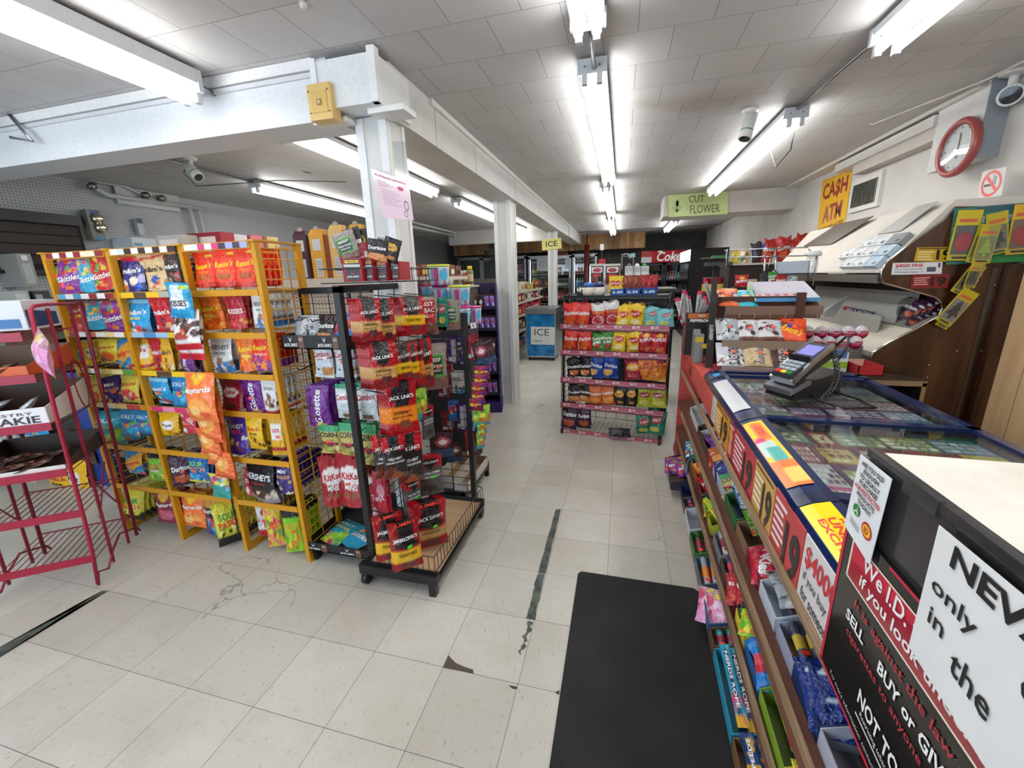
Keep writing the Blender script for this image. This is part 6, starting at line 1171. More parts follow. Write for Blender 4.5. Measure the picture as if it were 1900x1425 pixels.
# open cartons on the far base
t2 = thing('rear_base', 'low black rack base with feet beyond jerky rack', 'display rack', (-1.0, 2.5, 0)); m = MB()
m.box((-.22, -.25, .07), (.05, -.22, .11), BLK, 'paint'); m.box((.03, -.25, .07), (.06, .25, .11), BLK, 'paint'); m.box((-.22, .22, .07), (.06, .25, .11), BLK, 'paint'); m.box((-.22, -.25, .07), (-.19, .25, .11), BLK, 'paint'); m.build('frame', t2)
for p in ((.03, .22), (-.22, .22), (.03, -.25), (-.22, -.25)): m = MB(); m.box((p[0], p[1], 0), (p[0]+.03, p[1]+.03, .07), BLK, 'paint'); m.build('foot', t2)
def open_box(name, label, x0, x1, y0, y1, z0, h, col, inner, cat='box', grp=None, txt=None, th=.004, rz=0, hb=None):
    q = thing(name, label, cat, ((x0+x1)/2, (y0+y1)/2, z0), rz, grp); a, b = (x1-x0)/2, (y1-y0)/2; hb = hb or h; m = MB()
    m.box((-a, -b, 0), (a, b, th), inner, 'card')
    m.box((-a, -b, 0), (a, -b+th, h), col, 'card'); m.box((-a, b-th, 0), (a, b, hb), inner, 'card')
    m.box((-a, -b, 0), (-a+th, b, h), col, 'card'); m.box((a-th, -b, 0), (a, b, h), col, 'card')
    m.quad((-a+th, -b+th+.0005, th), (a-th, -b+th+.0005, th), (a-th, -b+th+.0005, h), (-a+th, -b+th+.0005, h), inner, 'card')
    if txt: m.text(txt, plane_fn((0, -b, h/2), (2*a, 0, 0), (0, 0, h), off=.001), .5, .5, .7, .4, 'f0f0f0', 'print', 0, .03)
    m.build('carton', q); return q
open_box('open_carton', 'open white and red carton on the rear rack base', -1.03, -.93, 2.27, 2.7, .11, .07, 'd8d0c8', '7a5c40', txt='Dare')
open_box('open_carton', 'open brown lined carton inside rear rack base', -1.17, -1.04, 2.3, 2.7, .11, .09, 'c8c0b8', '8a6c4c')

# ------------------------------------------------------------------ pink and blue candy buckets stacked
def bucket(label, px0, py0, px1, py1, Y_, lid):
    a = atY((px0+px1)/2, py1, Y_); b = atY((px0+px1)/2, py0, Y_); l = atY(px0, py1, Y_); r_ = (atY(px1, py1, Y_)-l).length/2; h = b.z-a.z
    q = thing('candy_bucket', label, 'bucket', a, .5*(px0 % 3), 'cotton candy buckets')
    def cf(r0, z, ang):
        f = (ang/(2*PI)*6) % 1
        return 'c02a8a' if .35 < f < .75 and z < h*.8 else 'a8d0dc'
    m = MB(); m.lathe([(r_*.82, 0), (r_*.84, h*.15), (r_*.87, h*.3), (r_*.9, h*.45), (r_*.92, h*.6), (r_*.94, h*.75), (r_*.97, h*.9)], (0, 0, 0), 24, 'a8d0dc', 'plastic', colf=cf)
    for k in range(3):
        an = -PI/2+k*2.1-.1; P = []
        for i in range(14): aa = an+.42*math.cos(i*PI/7); P.append((r_*.94*math.cos(aa)*1.01, r_*.94*math.sin(aa)*1.01, h*(.5+.26*math.sin(i*PI/7))))
        m.add(P, [tuple(range(14))], '48b0dc', 'print')
    m.build('tub', q)
    m = MB(); m.lathe([(r_, h*.9), (r_*1.02, h*.92), (r_*1.02, h*.99), (r_*.96, h)], (0, 0, 0), 24, lid, 'plastic'); m.build('lid', q)
    m = MB(); m.tube([(r_*1.02*math.cos(s), 0, h*.85-.5*h*math.sin(s)) for s in [i*PI/8 for i in range(9)]], .002, 4, 'e0e0e0', 'plastic'); m.build('handle', q)
bucket('cotton candy bucket with yellow lid, topmost of stack', 797, 491, 835, 529, 2.85, 'd8e040'); bucket('cotton candy bucket with yellow lid under hooks', 836, 529, 873, 566, 2.85, 'd8e040')
bucket('cotton candy bucket with pink lid, left', 778, 528, 806, 556, 2.95, 'd82a90'); bucket('cotton candy bucket with pink lid below top bucket', 806, 529, 836, 568, 2.9, 'd82a90')
bucket('cotton candy bucket with wide pink lid, lower', 830, 567, 874, 604, 2.85, 'd82a90'); bucket('cotton candy bucket with pink lid, low right', 872, 568, 894, 600, 2.95, 'd82a90')
t = thing('stacking_crate', 'plain dark crate under the cotton candy buckets', 'crate', (-1.25, 2.95, 0)); m = MB(); m.box((-.17, -.13, 0), (.12, .2, 1.105), '2a2830', 'matte'); m.box((-.18, -.14, 1.0), (.13, .21, 1.105), '34303c', 'matte'); m.build('body', t)

# ------------------------------------------------------------------ purple chocolate stand by second post
t = thing('chocolate_stand', 'purple cardboard stand of chocolate bars beside second post', 'display stand', (-1.45, 4.3, 0), .22); PU = '2c1f66'
m = MB(); m.box((-.15, -.12, 0), (.17, .16, .12), PU, 'card'); m.build('plinth', t)
m = MB(); m.prism([(.15, -.12, .1), (.15, .16, .1), (.13, .16, 1.42), (.13, .02, 1.42)], (.012, 0, 0), PU, 'card'); m.prism([(-.15, -.12, .1), (-.15, .16, .1), (-.13, .16, 1.42), (-.13, .02, 1.42)], (.012, 0, 0), '34246e', 'card'); m.box((-.14, .14, .1), (.14, .155, 1.42), '1c1440', 'card'); m.build('side_wings', t)
Mw = Matrix.Rotation(.22, 4, 'Z'); 
for k, z in enumerate((.32, .56, .80, 1.04, 1.27)):
    yf = -.10+.09*(z/1.4); m = MB(); m.box((-.135, yf, z-.12), (.135, .13, z-.112), '4a3a34', 'card'); m.box((-.14, yf-.004, z-.125), (.14, yf, z-.09), '1e1a38', 'card'); m.box((-.138, yf+.1, z-.12), (.138, yf+.105, z+.03), '5c4632', 'card'); m.box((-.138, yf, z-.12), (-.132, yf+.11, z+.0), '6c5238', 'card'); m.build('tray', t)
    for i in range(4):
        p = Vector((-1.45, 4.3, 0))+Mw@Vector((-.09+.062*i, yf+.035, z+.0+.015)); ds = [('white_bar', 'cad_bar', 'cad_bar', 'cad_bar'), ('cad_bk', 'cad_bar', 'cad_bar', 'cad_bar'), ('cad_or', 'cad_bar', 'cad_bar', 'cad_bk'), ('cad_bar',)*4, ('cad_bk', 'cad_bk', 'cad_bar', 'cad_bar')][k][i]
        put_bag('chocolate_bar', ds, p, .05, .125, .22, '%s wrapped chocolate bar in %s tray of purple stand' % ({'cad_bar': 'purple', 'cad_bk': 'black and white', 'cad_or': 'orange', 'white_bar': 'white'}[ds], ('lowest', 'second', 'middle', 'fourth', 'top')[k]), 'chocolate bar', 'bars on the purple stand tray %d' % k, 'flat', i % 2, tilt=-.15)
for k, (x0, x1, c1, c2, l) in enumerate([(842, 858, 'd8d8d4', '2a2426', 'white jar with dark lid on goods shelf'), (868, 878, '7a7a30', 'e8c82a', 'glass jar with yellow lid on goods shelf'), (860, 868, 'c04030', 'e8e0d8', 'red capped jar on goods shelf')]):
    Y_ = 3.9; a = atY((x0+x1)/2, 527, Y_); r_ = (atY(x1, 527, Y_)-atY(x0, 527, Y_)).length/2; m = MB(); h = .17 if k < 2 else .13
    m.lathe([(r_, 0), (r_, h*.7), (r_*.75, h*.8)], a, 14, c1, 'gloss'); m.lathe([(r_*.8, h*.8), (r_*.8, h)], a, 14, c2, 'plastic'); m.lathe([(r_*1.01, h*.15), (r_*1.01, h*.55)], a, 14, 'c8b890', 'print', cap=False); tag(m.build('jar'), l, 'jar')
r = random.Random(4)
for i in range(10):
    a = atY(795+i*8.5, 525, 4.0); cc = r.choice(['b8b4a8', 'a8423a', 'c8c4b8', '6a6a60', '8a7a50', 'd0d0c8']); h = .07+.06*r.random(); m = MB(); m.box((a.x-.02, a.y, a.z-.02), (a.x+.02, a.y+.06, a.z+h), cc, 'card'); m.box((a.x-.016, a.y-.001, a.z), (a.x+.016, a.y, a.z+h*.6), r.choice(['e8e8e0', 'c83838', '406040']), 'print')
    tag(m.build('grocery_box'), 'small %s package in the row on top of goods shelf' % {'b8b4a8': 'beige', 'a8423a': 'brick red', 'c8c4b8': 'cream', '6a6a60': 'grey', '8a7a50': 'olive', 'd0d0c8': 'white'}[cc], 'package', 'packages along the top of the goods shelf')
t = thing('goods_shelf', 'long shelf unit behind the buckets and purple stand', 'shelving', (-1.9, 3.9, 0)); a = atY(850, 527, 3.95); m = MB(); m.box((-.6, 0, 0), (.36, .5, a.z-.03), '5a5048', 'matte'); m.box((-.62, -.03, a.z-.04), (.38, .5, a.z-.02), 'cfc8bc', 'paint'); m.box((-.62, -.03, 1.12), (.24, .0, 1.14), 'cfc8bc', 'paint'); m.build('unit', t)

# ------------------------------------------------------------------ side gondola beyond the second post
t = thing('grocery_shelving', 'tan shelving of groceries between second post and ice chest', 'shelving', (-1.9, 6.6, 0))
m = MB(); m.box((-.5, 0, 0), (-.46, 3.6, 1.45), '3a3430', 'matte'); m.box((-.5, 0, 0), (0, 3.6, .1), '8a8478', 'paint'); m.box((-.5, -.02, 0), (0, 0, 1.35), 'b8ae9c', 'paint'); m.build('back', t)
GZ = (.12, .45, .75, 1.0, 1.2)
for z in GZ[1:]: m = MB(); m.box((-.46, 0, z-.03), (0, 3.6, z), 'b8ae9c', 'paint'); m.box((0, 0, z-.04), (.012, 3.6, z+.004), 'd8d0c0', 'paint'); m.build('shelf', t)
r = random.Random(12)
for zi, z in enumerate(GZ):
    cols = [['c8ccd0', '3a5a80', '8a2a30'], ['b8b0a0', '7a6a40', '2a2a28', 'a83a30'], ['a82a34', 'b03038', '9a3828', 'c04848'], ['b8b0a8', '8a3038', 'd0ccc0'], ['d0c8b0', 'b84a38', 'c8b060', 'e0e0d8']][zi]
    for i in range(12):
        y = 6.65+i*.29; cc = r.choice(cols); h = .13+.06*r.random(); m = MB(); m.box((-2.05, y, z), (-1.92, y+.24, z+h), cc, 'card'); m.box((-1.92, y+.03, z+.03), (-1.918, y+.2, z+h*.7), r.choice(['e8e0d0', 'c83838', '303030', 'd8b040']), 'print')
        tag(m.build('grocery_box'), 'grocery pack %d of twelve from the front, %s shelf beyond second post' % (i+1, ('lowest', 'second', 'third', 'fourth', 'top')[zi]), 'grocery box', 'packs beyond the second post')

# ------------------------------------------------------------------ chip rack
ang = -math.atan2(.14, .93); CR0 = Vector((-.065, 3.70, 0)); t = thing('chip_rack', 'black wire chip rack with pink price rails', 'display rack', CR0, ang); HW = .465
LZ = (1.028, .792, .53, .285, .018)
m = MB()
for s in (-1, 1):
    m.tube([(s*(HW-.02), .0, .0), (s*(HW-.02), .0, 1.05), (s*(HW-.02), .03, 1.22), (s*(HW-.02), .1, 1.30)], .012, 6, BLK, 'paint'); m.tube([(s*(HW-.02), .38, .0), (s*(HW-.02), .38, 1.3), (s*(HW-.02), .1, 1.3)], .012, 6, BLK, 'paint'); m.tube([(s*(HW-.02), -.06, .0), (s*(HW-.02), .05, .10), (s*(HW-.02), .38, .05)], .012, 6, BLK, 'paint')
m.build('upright_frame', t)
m = MB()
for s in (-1, 1):
    for i in range(24): m.tube([(s*(HW-.0), .0, .05+.052*i), (s*(HW-.0), .38, .05+.052*i)], .003, 4, BLK, 'paint')
    for y in (.0, .13, .26, .38): m.tube([(s*HW, y, .03), (s*HW, y, 1.25)], .003, 4, BLK, 'paint')
m.build('side_wires', t)
m = MB()
for i in range(13): m.tube([(-HW+.02, .38, .05+.1*i), (HW-.02, .38, .05+.1*i)], .0025, 4, BLK, 'paint')
for i in range(9): m.tube([(-HW+.05+i*(2*HW-.1)/8, .38, .03), (-HW+.05+i*(2*HW-.1)/8, .38, 1.28)], .0025, 4, BLK, 'paint')
m.build('back_wires', t)
for k, z in enumerate(LZ):
    m = MB(); m.box((-HW, -.03, z-.022), (HW, -.022, z+.022), 'b55a70', 'plastic'); m.box((-HW-.004, -.022, z-.035), (HW+.004, -.016, z+.022), '6a2c3c', 'plastic')
    for i in range(20): m.tube([(-HW+.03+i*(2*HW-.06)/19, -.02, z-.015), (-HW+.03+i*(2*HW-.06)/19, .37, z-.0)], .002, 4, BLK, 'paint')
    sh = m.build('shelf', t); m = MB(); f = plane_fn((0, -.031, z), (2*HW, 0, 0), (0, 0, .044), off=.001)
    for i in range(6):
        u = .085+i*.162; m.text('$2.19', f, u-.02, .58, .065, .62, 'f4ece8', 'print', 0, .04); m.text('CHIPS & SAVE', f, u+.05, .2, .09, .24, 'f0d8dc', 'print', 0, .0)
    m.build('price_rail', sh)
m = MB(); m.box((-.08, .12, 1.10), (.42, .135, 1.235), '131214', 'paint'); m.lathe([(.115, .12), (.115, .134)], (.36, 0, 1.12), 20, '131214', 'paint', 'Y'); m.box((-HW+.02, .0, 1.285), (HW-.02, .38, 1.295), '161618', 'paint'); m.box((-HW+.02, -.0, 1.27), (HW-.02, .01, 1.30), '161618', 'paint'); m.build('header_board', t)
CHIPS = [
 [(1047, 564, 1076, 602, 'dor_red', 'red corn chip bag at left end'), (1073, 565, 1097, 602, 'dor_red', 'red corn chip bag, second'), (1096, 566, 1122, 602, 'cheesies', 'red and white cheese snack bag, third'), (1120, 561, 1147, 602, 'cheesies', 'red and white cheese snack bag, fourth'), (1146, 568, 1170, 603, 'lays_y', 'yellow chip bag, fifth'), (1166, 566, 1196, 604, 'lays_y', 'yellow chip bag with red oval, sixth'), (1193, 572, 1221, 604, 'lays_teal', 'pale teal chip bag, seventh'), (1217, 576, 1249, 604, 'lays_teal', 'pale teal chip bag at right end')],
 [(1049, 612, 1074, 648, 'dor_red', 'red corn chip bag at left end'), (1073, 613, 1097, 648, 'dor_red', 'darker red corn chip bag, second'), (1097, 620, 1119, 648, 'dor_green', 'green lime chip bag, third'), (1117, 618, 1142, 648, 'dor_green', 'green lime chip bag, fourth'), (1138, 614, 1162, 649, 'lays_y', 'yellow chip bag, fifth'), (1160, 617, 1190, 650, 'lays_y', 'yellow chip bag, sixth'), (1184, 616, 1212, 651, 'ketchup', 'red chip bag, seventh'), (1210, 617, 1240, 652, 'ketchup', 'red chip bag at right end')],
 [(1051, 668, 1075, 696, 'dor_black', 'black corn chip bag at left end'), (1073, 666, 1096, 696, 'dor_black', 'black corn chip bag, second'), (1095, 660, 1122, 698, 'dor_blue', 'blue corn chip bag, third'), (1120, 660, 1149, 699, 'dor_blue', 'blue corn chip bag, fourth'), (1158, 668, 1189, 701, 'lays_maroon', 'maroon chip bag, fifth'), (1184, 668, 1213, 702, 'ruf_orange', 'orange chip bag, sixth'), (1208, 665, 1240, 704, 'ruf_orange', 'orange chip bag at right end')],
 [(1054, 718, 1076, 742, 'dor_bk_or', 'black and orange corn chip bag at left end'), (1076, 718, 1097, 742, 'dor_bk_or', 'black and orange corn chip bag, second'), (1094, 718, 1117, 748, 'dor_orange', 'orange corn chip bag, third'), (1114, 716, 1139, 748, 'dor_orange', 'orange corn chip bag, fourth'), (1139, 718, 1162, 749, 'lays_black', 'black chip bag, fifth'), (1162, 717, 1184, 751, 'lays_black', 'black chip bag, sixth'), (1182, 719, 1208, 752, 'lays_lime', 'yellow green chip bag, seventh'), (1205, 720, 1234, 753, 'lays_lime', 'yellow green chip bag at right end')],
 [(1046, 752, 1074, 791, 'dor_purple', 'purple corn chip bag at left end'), (1072, 756, 1095, 791, 'dor_purple', 'purple corn chip bag, second'), (1179, 768, 1208, 801, 'lays_green', 'green chip bag, third'), (1204, 764, 1236, 802, 'lays_green', 'green chip bag at right end')]]
for k, row in enumerate(CHIPS):
    for i, (x0, y0, x1, y1, d, l) in enumerate(row):
        Yp = 3.735-.15*((x0+x1)/2-1047)/200*.93
        hang(x0-1, y0-2, x1+1, y1+3, 'Y', Yp+.015, d, 1, ang+.12*math.sin(i*2.1+k), (0, 1, 0), l+', '+('top', 'second', 'third', 'fourth', 'bottom')[k]+' shelf', 'chip bag', 'chip bags on shelf %d of the chip rack' % k, 'chips', i % 3, name='chip_bag', gap=.09, dep=1.25, roll=.10*math.sin(i*1.7+k*2), sticker=None)
hang(1056, 706, 1102, 724, 'Y', 3.85, 'lays_maroon', 0, -.1, (0, 1, 0), 'maroon bag lying above black bags, fourth shelf', 'chip bag', 'x', 'pillow', 1, name='chip_bag')
put_bag('chip_bag', 'black_chip', (.02, 3.72, .09), .2, .12, .1, 'fallen flat black bag on the bottom shelf', 'chip bag', 'x2', 'pillow', 1, tilt=-1.1)
# things on top of the chip rack
ZT = 1.297
def topat(px, Y_=3.85): return Vector((atY(px, 560, Y_).x, Y_, ZT))
for k, (x0, x1, ds, lb, b1) in enumerate([(1132, 1158, 'jerk_y', 'yellow', 'lays_y'), (1159, 1187, 'or', 'orange brown', 'jerk_or'), (1190, 1218, 'rd', 'dark red', 'jerk_red')]):
    Y_ = 3.72; a = atY(x0, 560, Y_); b = atY(x1, 560, Y_); q = open_box('display_box', 'blue display box holding %s snack bags, chip rack top' % lb, a.x, b.x, Y_, Y_+.12, ZT, .055, '1450a0', '123a80', 'display box', 'blue boxes on top of the chip rack', txt='3.49')
    for i in range(5):
        put_bag('small_bag', b1, (a.x+.02+(b.x-a.x-.04)*i/4, Y_+.05+.02*(i % 2), ZT+.165-.01*(i % 2)), .075, .15, .3*math.sin(i*2), 'small %s foil bag upright in its blue box' % lb, 'snack bag', 'small %s foil bags in the blue box' % lb, 'pillow', i % 3, roll=.15*math.sin(i*3+k), dep=.8)
for px, cl, l in ((1092, '2a6ab0', 'round white jar with blue lid on chip rack top'), (1111, '28306a', 'squat white jar with dark blue lid on chip rack')):
    p = topat(px, 3.8); q = thing('jar', l, 'jar', p); m = MB(); m.lathe([(.05, 0), (.056, .03), (.05, .06), (.04, .075)], (0, 0, 0), 16, 'dcd4c8', 'plastic'); m.build('jar_body', q); m = MB(); m.lathe([(.043, .075), (.045, .10), (.03, .112), (.012, .118)], (0, 0, 0), 16, cl, 'plastic'); m.build('lid', q)
p = topat(1076, 3.85); m = MB(); m.lathe([(.03, 0), (.03, .07)], p, 12, 'a8a8a4', 'metal'); tag(m.build('tin'), 'small steel tin at left of chip rack top', 'tin')
# grey slanted till counter and drink machines behind
m = MB(); a = atY(1090, 534, 4.6); b = atY(1130, 550, 4.6); m.prism([(a.x, 4.6, a.z), (b.x, 4.6, a.z), (b.x, 4.6, b.z-.0), (b.x-.06, 4.6, b.z)], (0, .4, 0), 'b0a898', 'paint'); m.box((a.x, 4.6, a.z), (b.x+.3, 5.0, a.z+.012), 'b8b0a0', 'paint'); 
tag(m.build('wedge_ledge'), 'grey wedge shaped ledge under the candy dispensers', 'ledge'); zl = a.z+.012
t = thing('serving_cabinet', 'dark cabinet behind the chip rack under drink machines', 'cabinet', (.0, 4.75, 0)); m = MB(); m.box((-.3, 0, 0), (.55, .6, 1.28), '1c1a1a', 'paint'); m.box((-.32, -.02, 1.28), (.57, .62, 1.31), '3c3836', 'paint'); m.build('body', t)
for k, (x0, x1) in enumerate(((1094, 1121), (1122, 1150))):
    Y_ = 4.7; a = atY(x0, 490, Y_); b = atY(x1, 533, Y_); wd = b.x-a.x; q = thing('candy_dispenser', ['clear topped candy dispenser with red label, near post', 'clear topped candy dispenser with red label, near white bins'][k], 'dispenser', (a.x, Y_, zl), 0, 'twin candy dispensers'); h = a.z-zl
    m = MB(); m.box((0, 0, 0), (wd, .2, .02), '8a8a88', 'metal'); m.box((0, .02, 0), (.012, .04, h), 'b0b0ac', 'chrome'); m.box((wd-.012, .02, 0), (wd, .04, h), 'b0b0ac', 'chrome'); m.box((0, 0, h*.9), (wd, .2, h), 'c8c4bc', 'plastic'); m.build('stand', q)
    m = MB(); m.lathe([(wd*.2, .0), (wd*.42, h*.25), (wd*.42, h*.4)], (wd/2, .1, h*.5), 14, 'b8b4b0', 'gloss'); m.build('hopper', q)
    m = MB(); m.quad((wd*.15, -.002, h*.60), (wd*.85, -.002, h*.60), (wd*.85, -.002, h*.85), (wd*.15, -.002, h*.85), 'e8dcd8', 'print'); m.add([(wd*(.5+.28*math.cos(i*PI/8)), -.004, h*(.72+.09*math.sin(i*PI/8))) for i in range(16)], [tuple(range(16))], 'a03848', 'print'); m.quad((wd*.2, -.003, h*.45), (wd*.8, -.003, h*.45), (wd*.8, -.003, h*.54), (wd*.2, -.003, h*.54), 'c02030', 'print'); m.build('label_plate', q)
    for i, cc in enumerate(('c03028', 'a88040', '3a2a20')): m = MB(); m.lathe([(.014, 0), (.014, .09)], (wd*(.2+.3*i), .1, .02), 8, cc, 'gloss'); m.build('candy_tube', q)
for k, (x0, x1) in enumerate(((1160, 1173), (1175, 1188), (1189, 1202))):
    Y_ = 4.72; a = atY(x0, 494, Y_); b = atY(x1, 540, Y_); m = MB(); z0 = 1.31; m.box((a.x, Y_, z0), (b.x, Y_+.2, a.z), 'dedee0', 'plastic'); m.box((a.x+.005, Y_-.004, a.z-.05), (b.x-.005, Y_, a.z-.01), 'b8b8bc', 'plastic')
    m.lathe([(.025, 0), (.02, .02), (.004, .03)], ((a.x+b.x)/2, Y_+.1, a.z), 10, ['4a5a80', 'e0e0d8', '1a9048'][k], 'plastic'); tag(m.build('dispenser_bin'), ['tall white bin, left of the three behind chips', 'tall white bin, centre of the three behind chips', 'tall white bin with green knob behind chips'][k], 'bin', 'white bins behind the chip rack')
t = thing('metal_stand', 'thin grey metal frame with a white cloth on top', 'frame', (0, 0, 0)); A = lambda x, y: atY(x, y, 4.68)
m = MB(); m.tube([A(1154, 500), A(1154, 472), A(1166, 471)], .006, 5, 'a8aaac', 'metal'); m.tube([A(1176, 548), A(1175, 478), A(1156, 475)], .006, 5, 'a8aaac', 'metal'); m.build('frame_tube', t)
m = MB(); m.prism([A(1164, 472), A(1178, 469), A(1179, 476), A(1168, 480)], (0, .05, 0), '8ab0b8', 'card'); m.build('cloth', t)
m = MB(); a = atY(1117, 453, 4.7); m.box((a.x-.02, 4.7, a.z-.06), (a.x+.02, 4.72, a.z), 'e8e8e6', 'plastic'); m.tube([(a.x, 4.71, a.z-.06), (a.x, 4.71, zl+.24)], .006, 5, '2a2a2a', 'plastic'); m.box((a.x-.03, 4.7, a.z-.2), (a.x+.04, 4.715, a.z-.15), 'b82028', 'card'); tag(m.build('sign_holder'), 'thin pole with white and red card above dispensers', 'sign holder')
# ------------------------------------------------------------------ red counter (local x away from the customer, y toward the far end)
CA = -.029; CB = Vector((.49, 3.55, 0)); Rz = Matrix.Rotation(CA, 3, 'Z'); cn = Vector((math.cos(CA), math.sin(CA), 0)); ct_ = Vector((-math.sin(CA), math.cos(CA), 0))
def CP(x, y, z=0): return CB+cn*x+ct_*y+Vector((0, 0, z))
def atC(px, py, lx):
    d = ray(px, py); s = ((CB-CO).dot(cn)+lx)/d.dot(cn); p = CO+d*s-CB; return Vector((p.dot(cn), p.dot(ct_), p.z))
def atCZ(px, py, z): p = atZ(px, py, z)-CB; return Vector((p.dot(cn), p.dot(ct_), z))
def atCY(px, py, ly):
    d = ray(px, py); s = ((CB-CO).dot(ct_)+ly)/d.dot(ct_); p = CO+d*s-CB; return Vector((p.dot(cn), p.dot(ct_), p.z))
def cthing(name, label, cat, p=(0, 0, 0), group=None, rz=0):
    return thing(name, label, cat, CP(*p), CA+rz, group)
t = cthing('shop_counter', 'long red counter with open candy shelves along its front', 'counter')
L0, L1 = -4.6, 0.0
m = MB(); m.box((0, L0, .872), (.62, L1, .90), 'ffffff', 'red_laminate'); m.build('counter_top', t)
m = MB(); m.box((0, L1-.02, 0), (.62, L1, .872), 'ffffff', 'red_laminate'); m.build('end_panel', t)
m = MB(); m.box((-.002, L0, .775), (.02, L1-.02, .872), 'ffffff', 'red_laminate'); m.build('fascia', t)
m = MB(); m.box((-.006, L0, 0), (.008, -.02, .062), 'ffffff', 'red_laminate'); m.box((-.01, L0, 0), (.02, L1-.02, .05), 'a83038', 'matte'); m.build('kick_board', t)
m = MB(); m.box((.30, L0, .0), (.32, L1-.02, .872), '4a1c1c', 'matte'); m.build('back_panel', t)
for nm, z, xf, xn in (('upper', .775, -.035, .0), ('middle', .47, -.02, .03), ('lower', .25, -.03, .03)):
    m = MB(); m.prism([(xf, -.35 if nm != 'middle' else -.42, z-.024), (xn, L0, z-.024), (xn, L0, z), (xf, -.35 if nm != 'middle' else -.42, z)], (.010, 0, 0), 'ffffff', 'rail_wood'); m.build('wood_rail', t)
for z in (.43, .205, .055):
    m = MB(); m.prism([(0, L0, z), (.3, L0, z+.04), (.3, L0, z+.052), (0, L0, z+.012)], (0, -L0-.02, 0), '6a4030', 'matte'); m.build('shelf', t)
for y in (-3.0,):
    m = MB(); m.box((.02, y, .05), (.30, y+.015, .775), '6a2020', 'matte'); m.build('divider', t)
# signs under the case
def csign(name, label, y0, y1, z0, z1, col, texts, lx=-.006, cat='sign', extra=None, tilt=.0, group=None, lx2=None):
    return sign(name, label, cat, [CP(lx, y0, z1), CP(lx, y1, z1), CP(lx-tilt, y1, z0), CP(lx-tilt, y0, z0)], col, texts, 'print', .003, extra, group)
lines = lambda c, u0=.06, u1=.5, n=5, v0=.8, dv=.13, wd=.06: [('rect', u0, v0-dv*i-wd, u1-.03*((i*3) % 4), v0-dv*i, c) for i in range(n)]
csign('lattice_card', 'narrow white printed card at start of counter signs', -1.49, -1.57, .79, .905, 'd8d8d6', [], extra=[('rect', .2, .1+.1*i, .8, .14+.1*i, '7a7a7a') for i in range(8)])
csign('age_sign', 'yellow sign with black 19, first on the counter front', -1.58, -1.86, .775, .908, 'c88a1e', [('19', .73, .45, .42, .72, '14110e', 0, .06)], extra=lines('3c2c14', .05, .9, 1, .95, .1, .05)+lines('f0e4c8', .06, .48, 5, .78, .14, .06))
csign('pin_card', 'red card with clear round pack between counter signs', -1.87, -1.95, .775, .905, 'b0382c', [], extra=[('ell', .5, .3, .35, .2, 'd88a80'), ('ell', .5, .68, .3, .2, 'c8a060'), ('rect', .1, .9, .9, .98, 'e0d0c0')])
csign('age_sign', 'red sign with black 19 beside the clear pack card', -1.96, -2.24, .765, .915, 'b3303a', [('19', .73, .45, .42, .72, '14110e', 0, .06)], extra=lines('f0dcdc', .05, .52, 6, .88, .13, .06))
csign('age_sign', 'tan sign with black 19, second yellow one on counter', -2.245, -2.43, .76, .92, 'c99a4e', [('19', .72, .45, .46, .72, '14110e', 0, .06)], extra=lines('3c2c14', .05, .93, 1, .96, .1, .04)+lines('f4ead4', .06, .48, 5, .80, .13, .06))
csign('age_sign', 'red sign with large black 19 beside the fine notice', -2.435, -2.635, .75, .925, 'b93a3c', [('19', .72, .42, .5, .74, '14110e', 0, .06)], extra=lines('f0dcdc', .05, .46, 6, .9, .12, .06))
csign('fine_sign', 'white sign reading $4000 FINE on the counter front', -2.64, -3.02, .76, .925, 'd6d2d2', [('$4000 FINE', .40, .74, .72, .32, 'c8202c', 0, .04), ('if you buy cigarettes', .36, .45, .62, .17, '4a4644', 0, .01), ('for someone under 19', .38, .22, .66, .17, '3a3634', 0, .02)], extra=[('rect', 0, 0, 1, .06, 'b07868')])
csign('red_label', 'small dark red label on the counter fascia near end', -.55, -.68, .80, .868, '7a1c20', [('$2.50', .5, .7, .6, .3, 'd89a90', 0, .02)])
# ------------------------------------------------------------------ lottery display case
t = cthing('lottery_case', 'blue framed glass lottery ticket case on the counter', 'display case', (0, 0, .9))
y0, y1 = -1.17, -3.9; XR_ = .70; NB = '14234e'
m = MB(); m.box((.02, y1, .0), (XR_, y0, .02), '2a2f3a', 'plastic'); m.box((XR_-.02, y1, .02), (XR_, y0, .055), NB, 'plastic'); m.box((.02, y0-.02, .02), (XR_, y0, .055), NB, 'plastic'); m.build('tray', t)
m = MB()
prof = [(.0, .005), (-.004, .02), (.004, .038), (.03, .052), (.065, .062), (.085, .064), (.085, .05), (.03, .03)]
m.prism([(a, y1, b) for a, b in prof], (0, y0-y1, 0), NB, 'gloss'); m.box((-.003, y1, .012), (.002, y0, .020), 'c8ccd4', 'chrome'); m.build('front_rail', t)
m = MB()
for y in (-1.20, -1.285, -1.945, -2.52, -3.2): m.box((.08, y-.022, .045), (XR_, y+.012, .064), NB, 'gloss')
m.box((XR_-.03, y1, .045), (XR_, y0, .064), NB, 'gloss'); m.build('glass_frame', t)
m = MB(); m.box((.085, y1, .054), (XR_-.02, y0-.02, .058), 'ffffff', 'glass'); m.build('glass_top', t)
for y in (-1.93, -2.52, -3.2): m = MB(); m.prism([(a*1.01-.002, y-.035, b+.0015) for a, b in prof], (0, .05, 0), '101c40', 'gloss'); m.build('joint_cover', t)
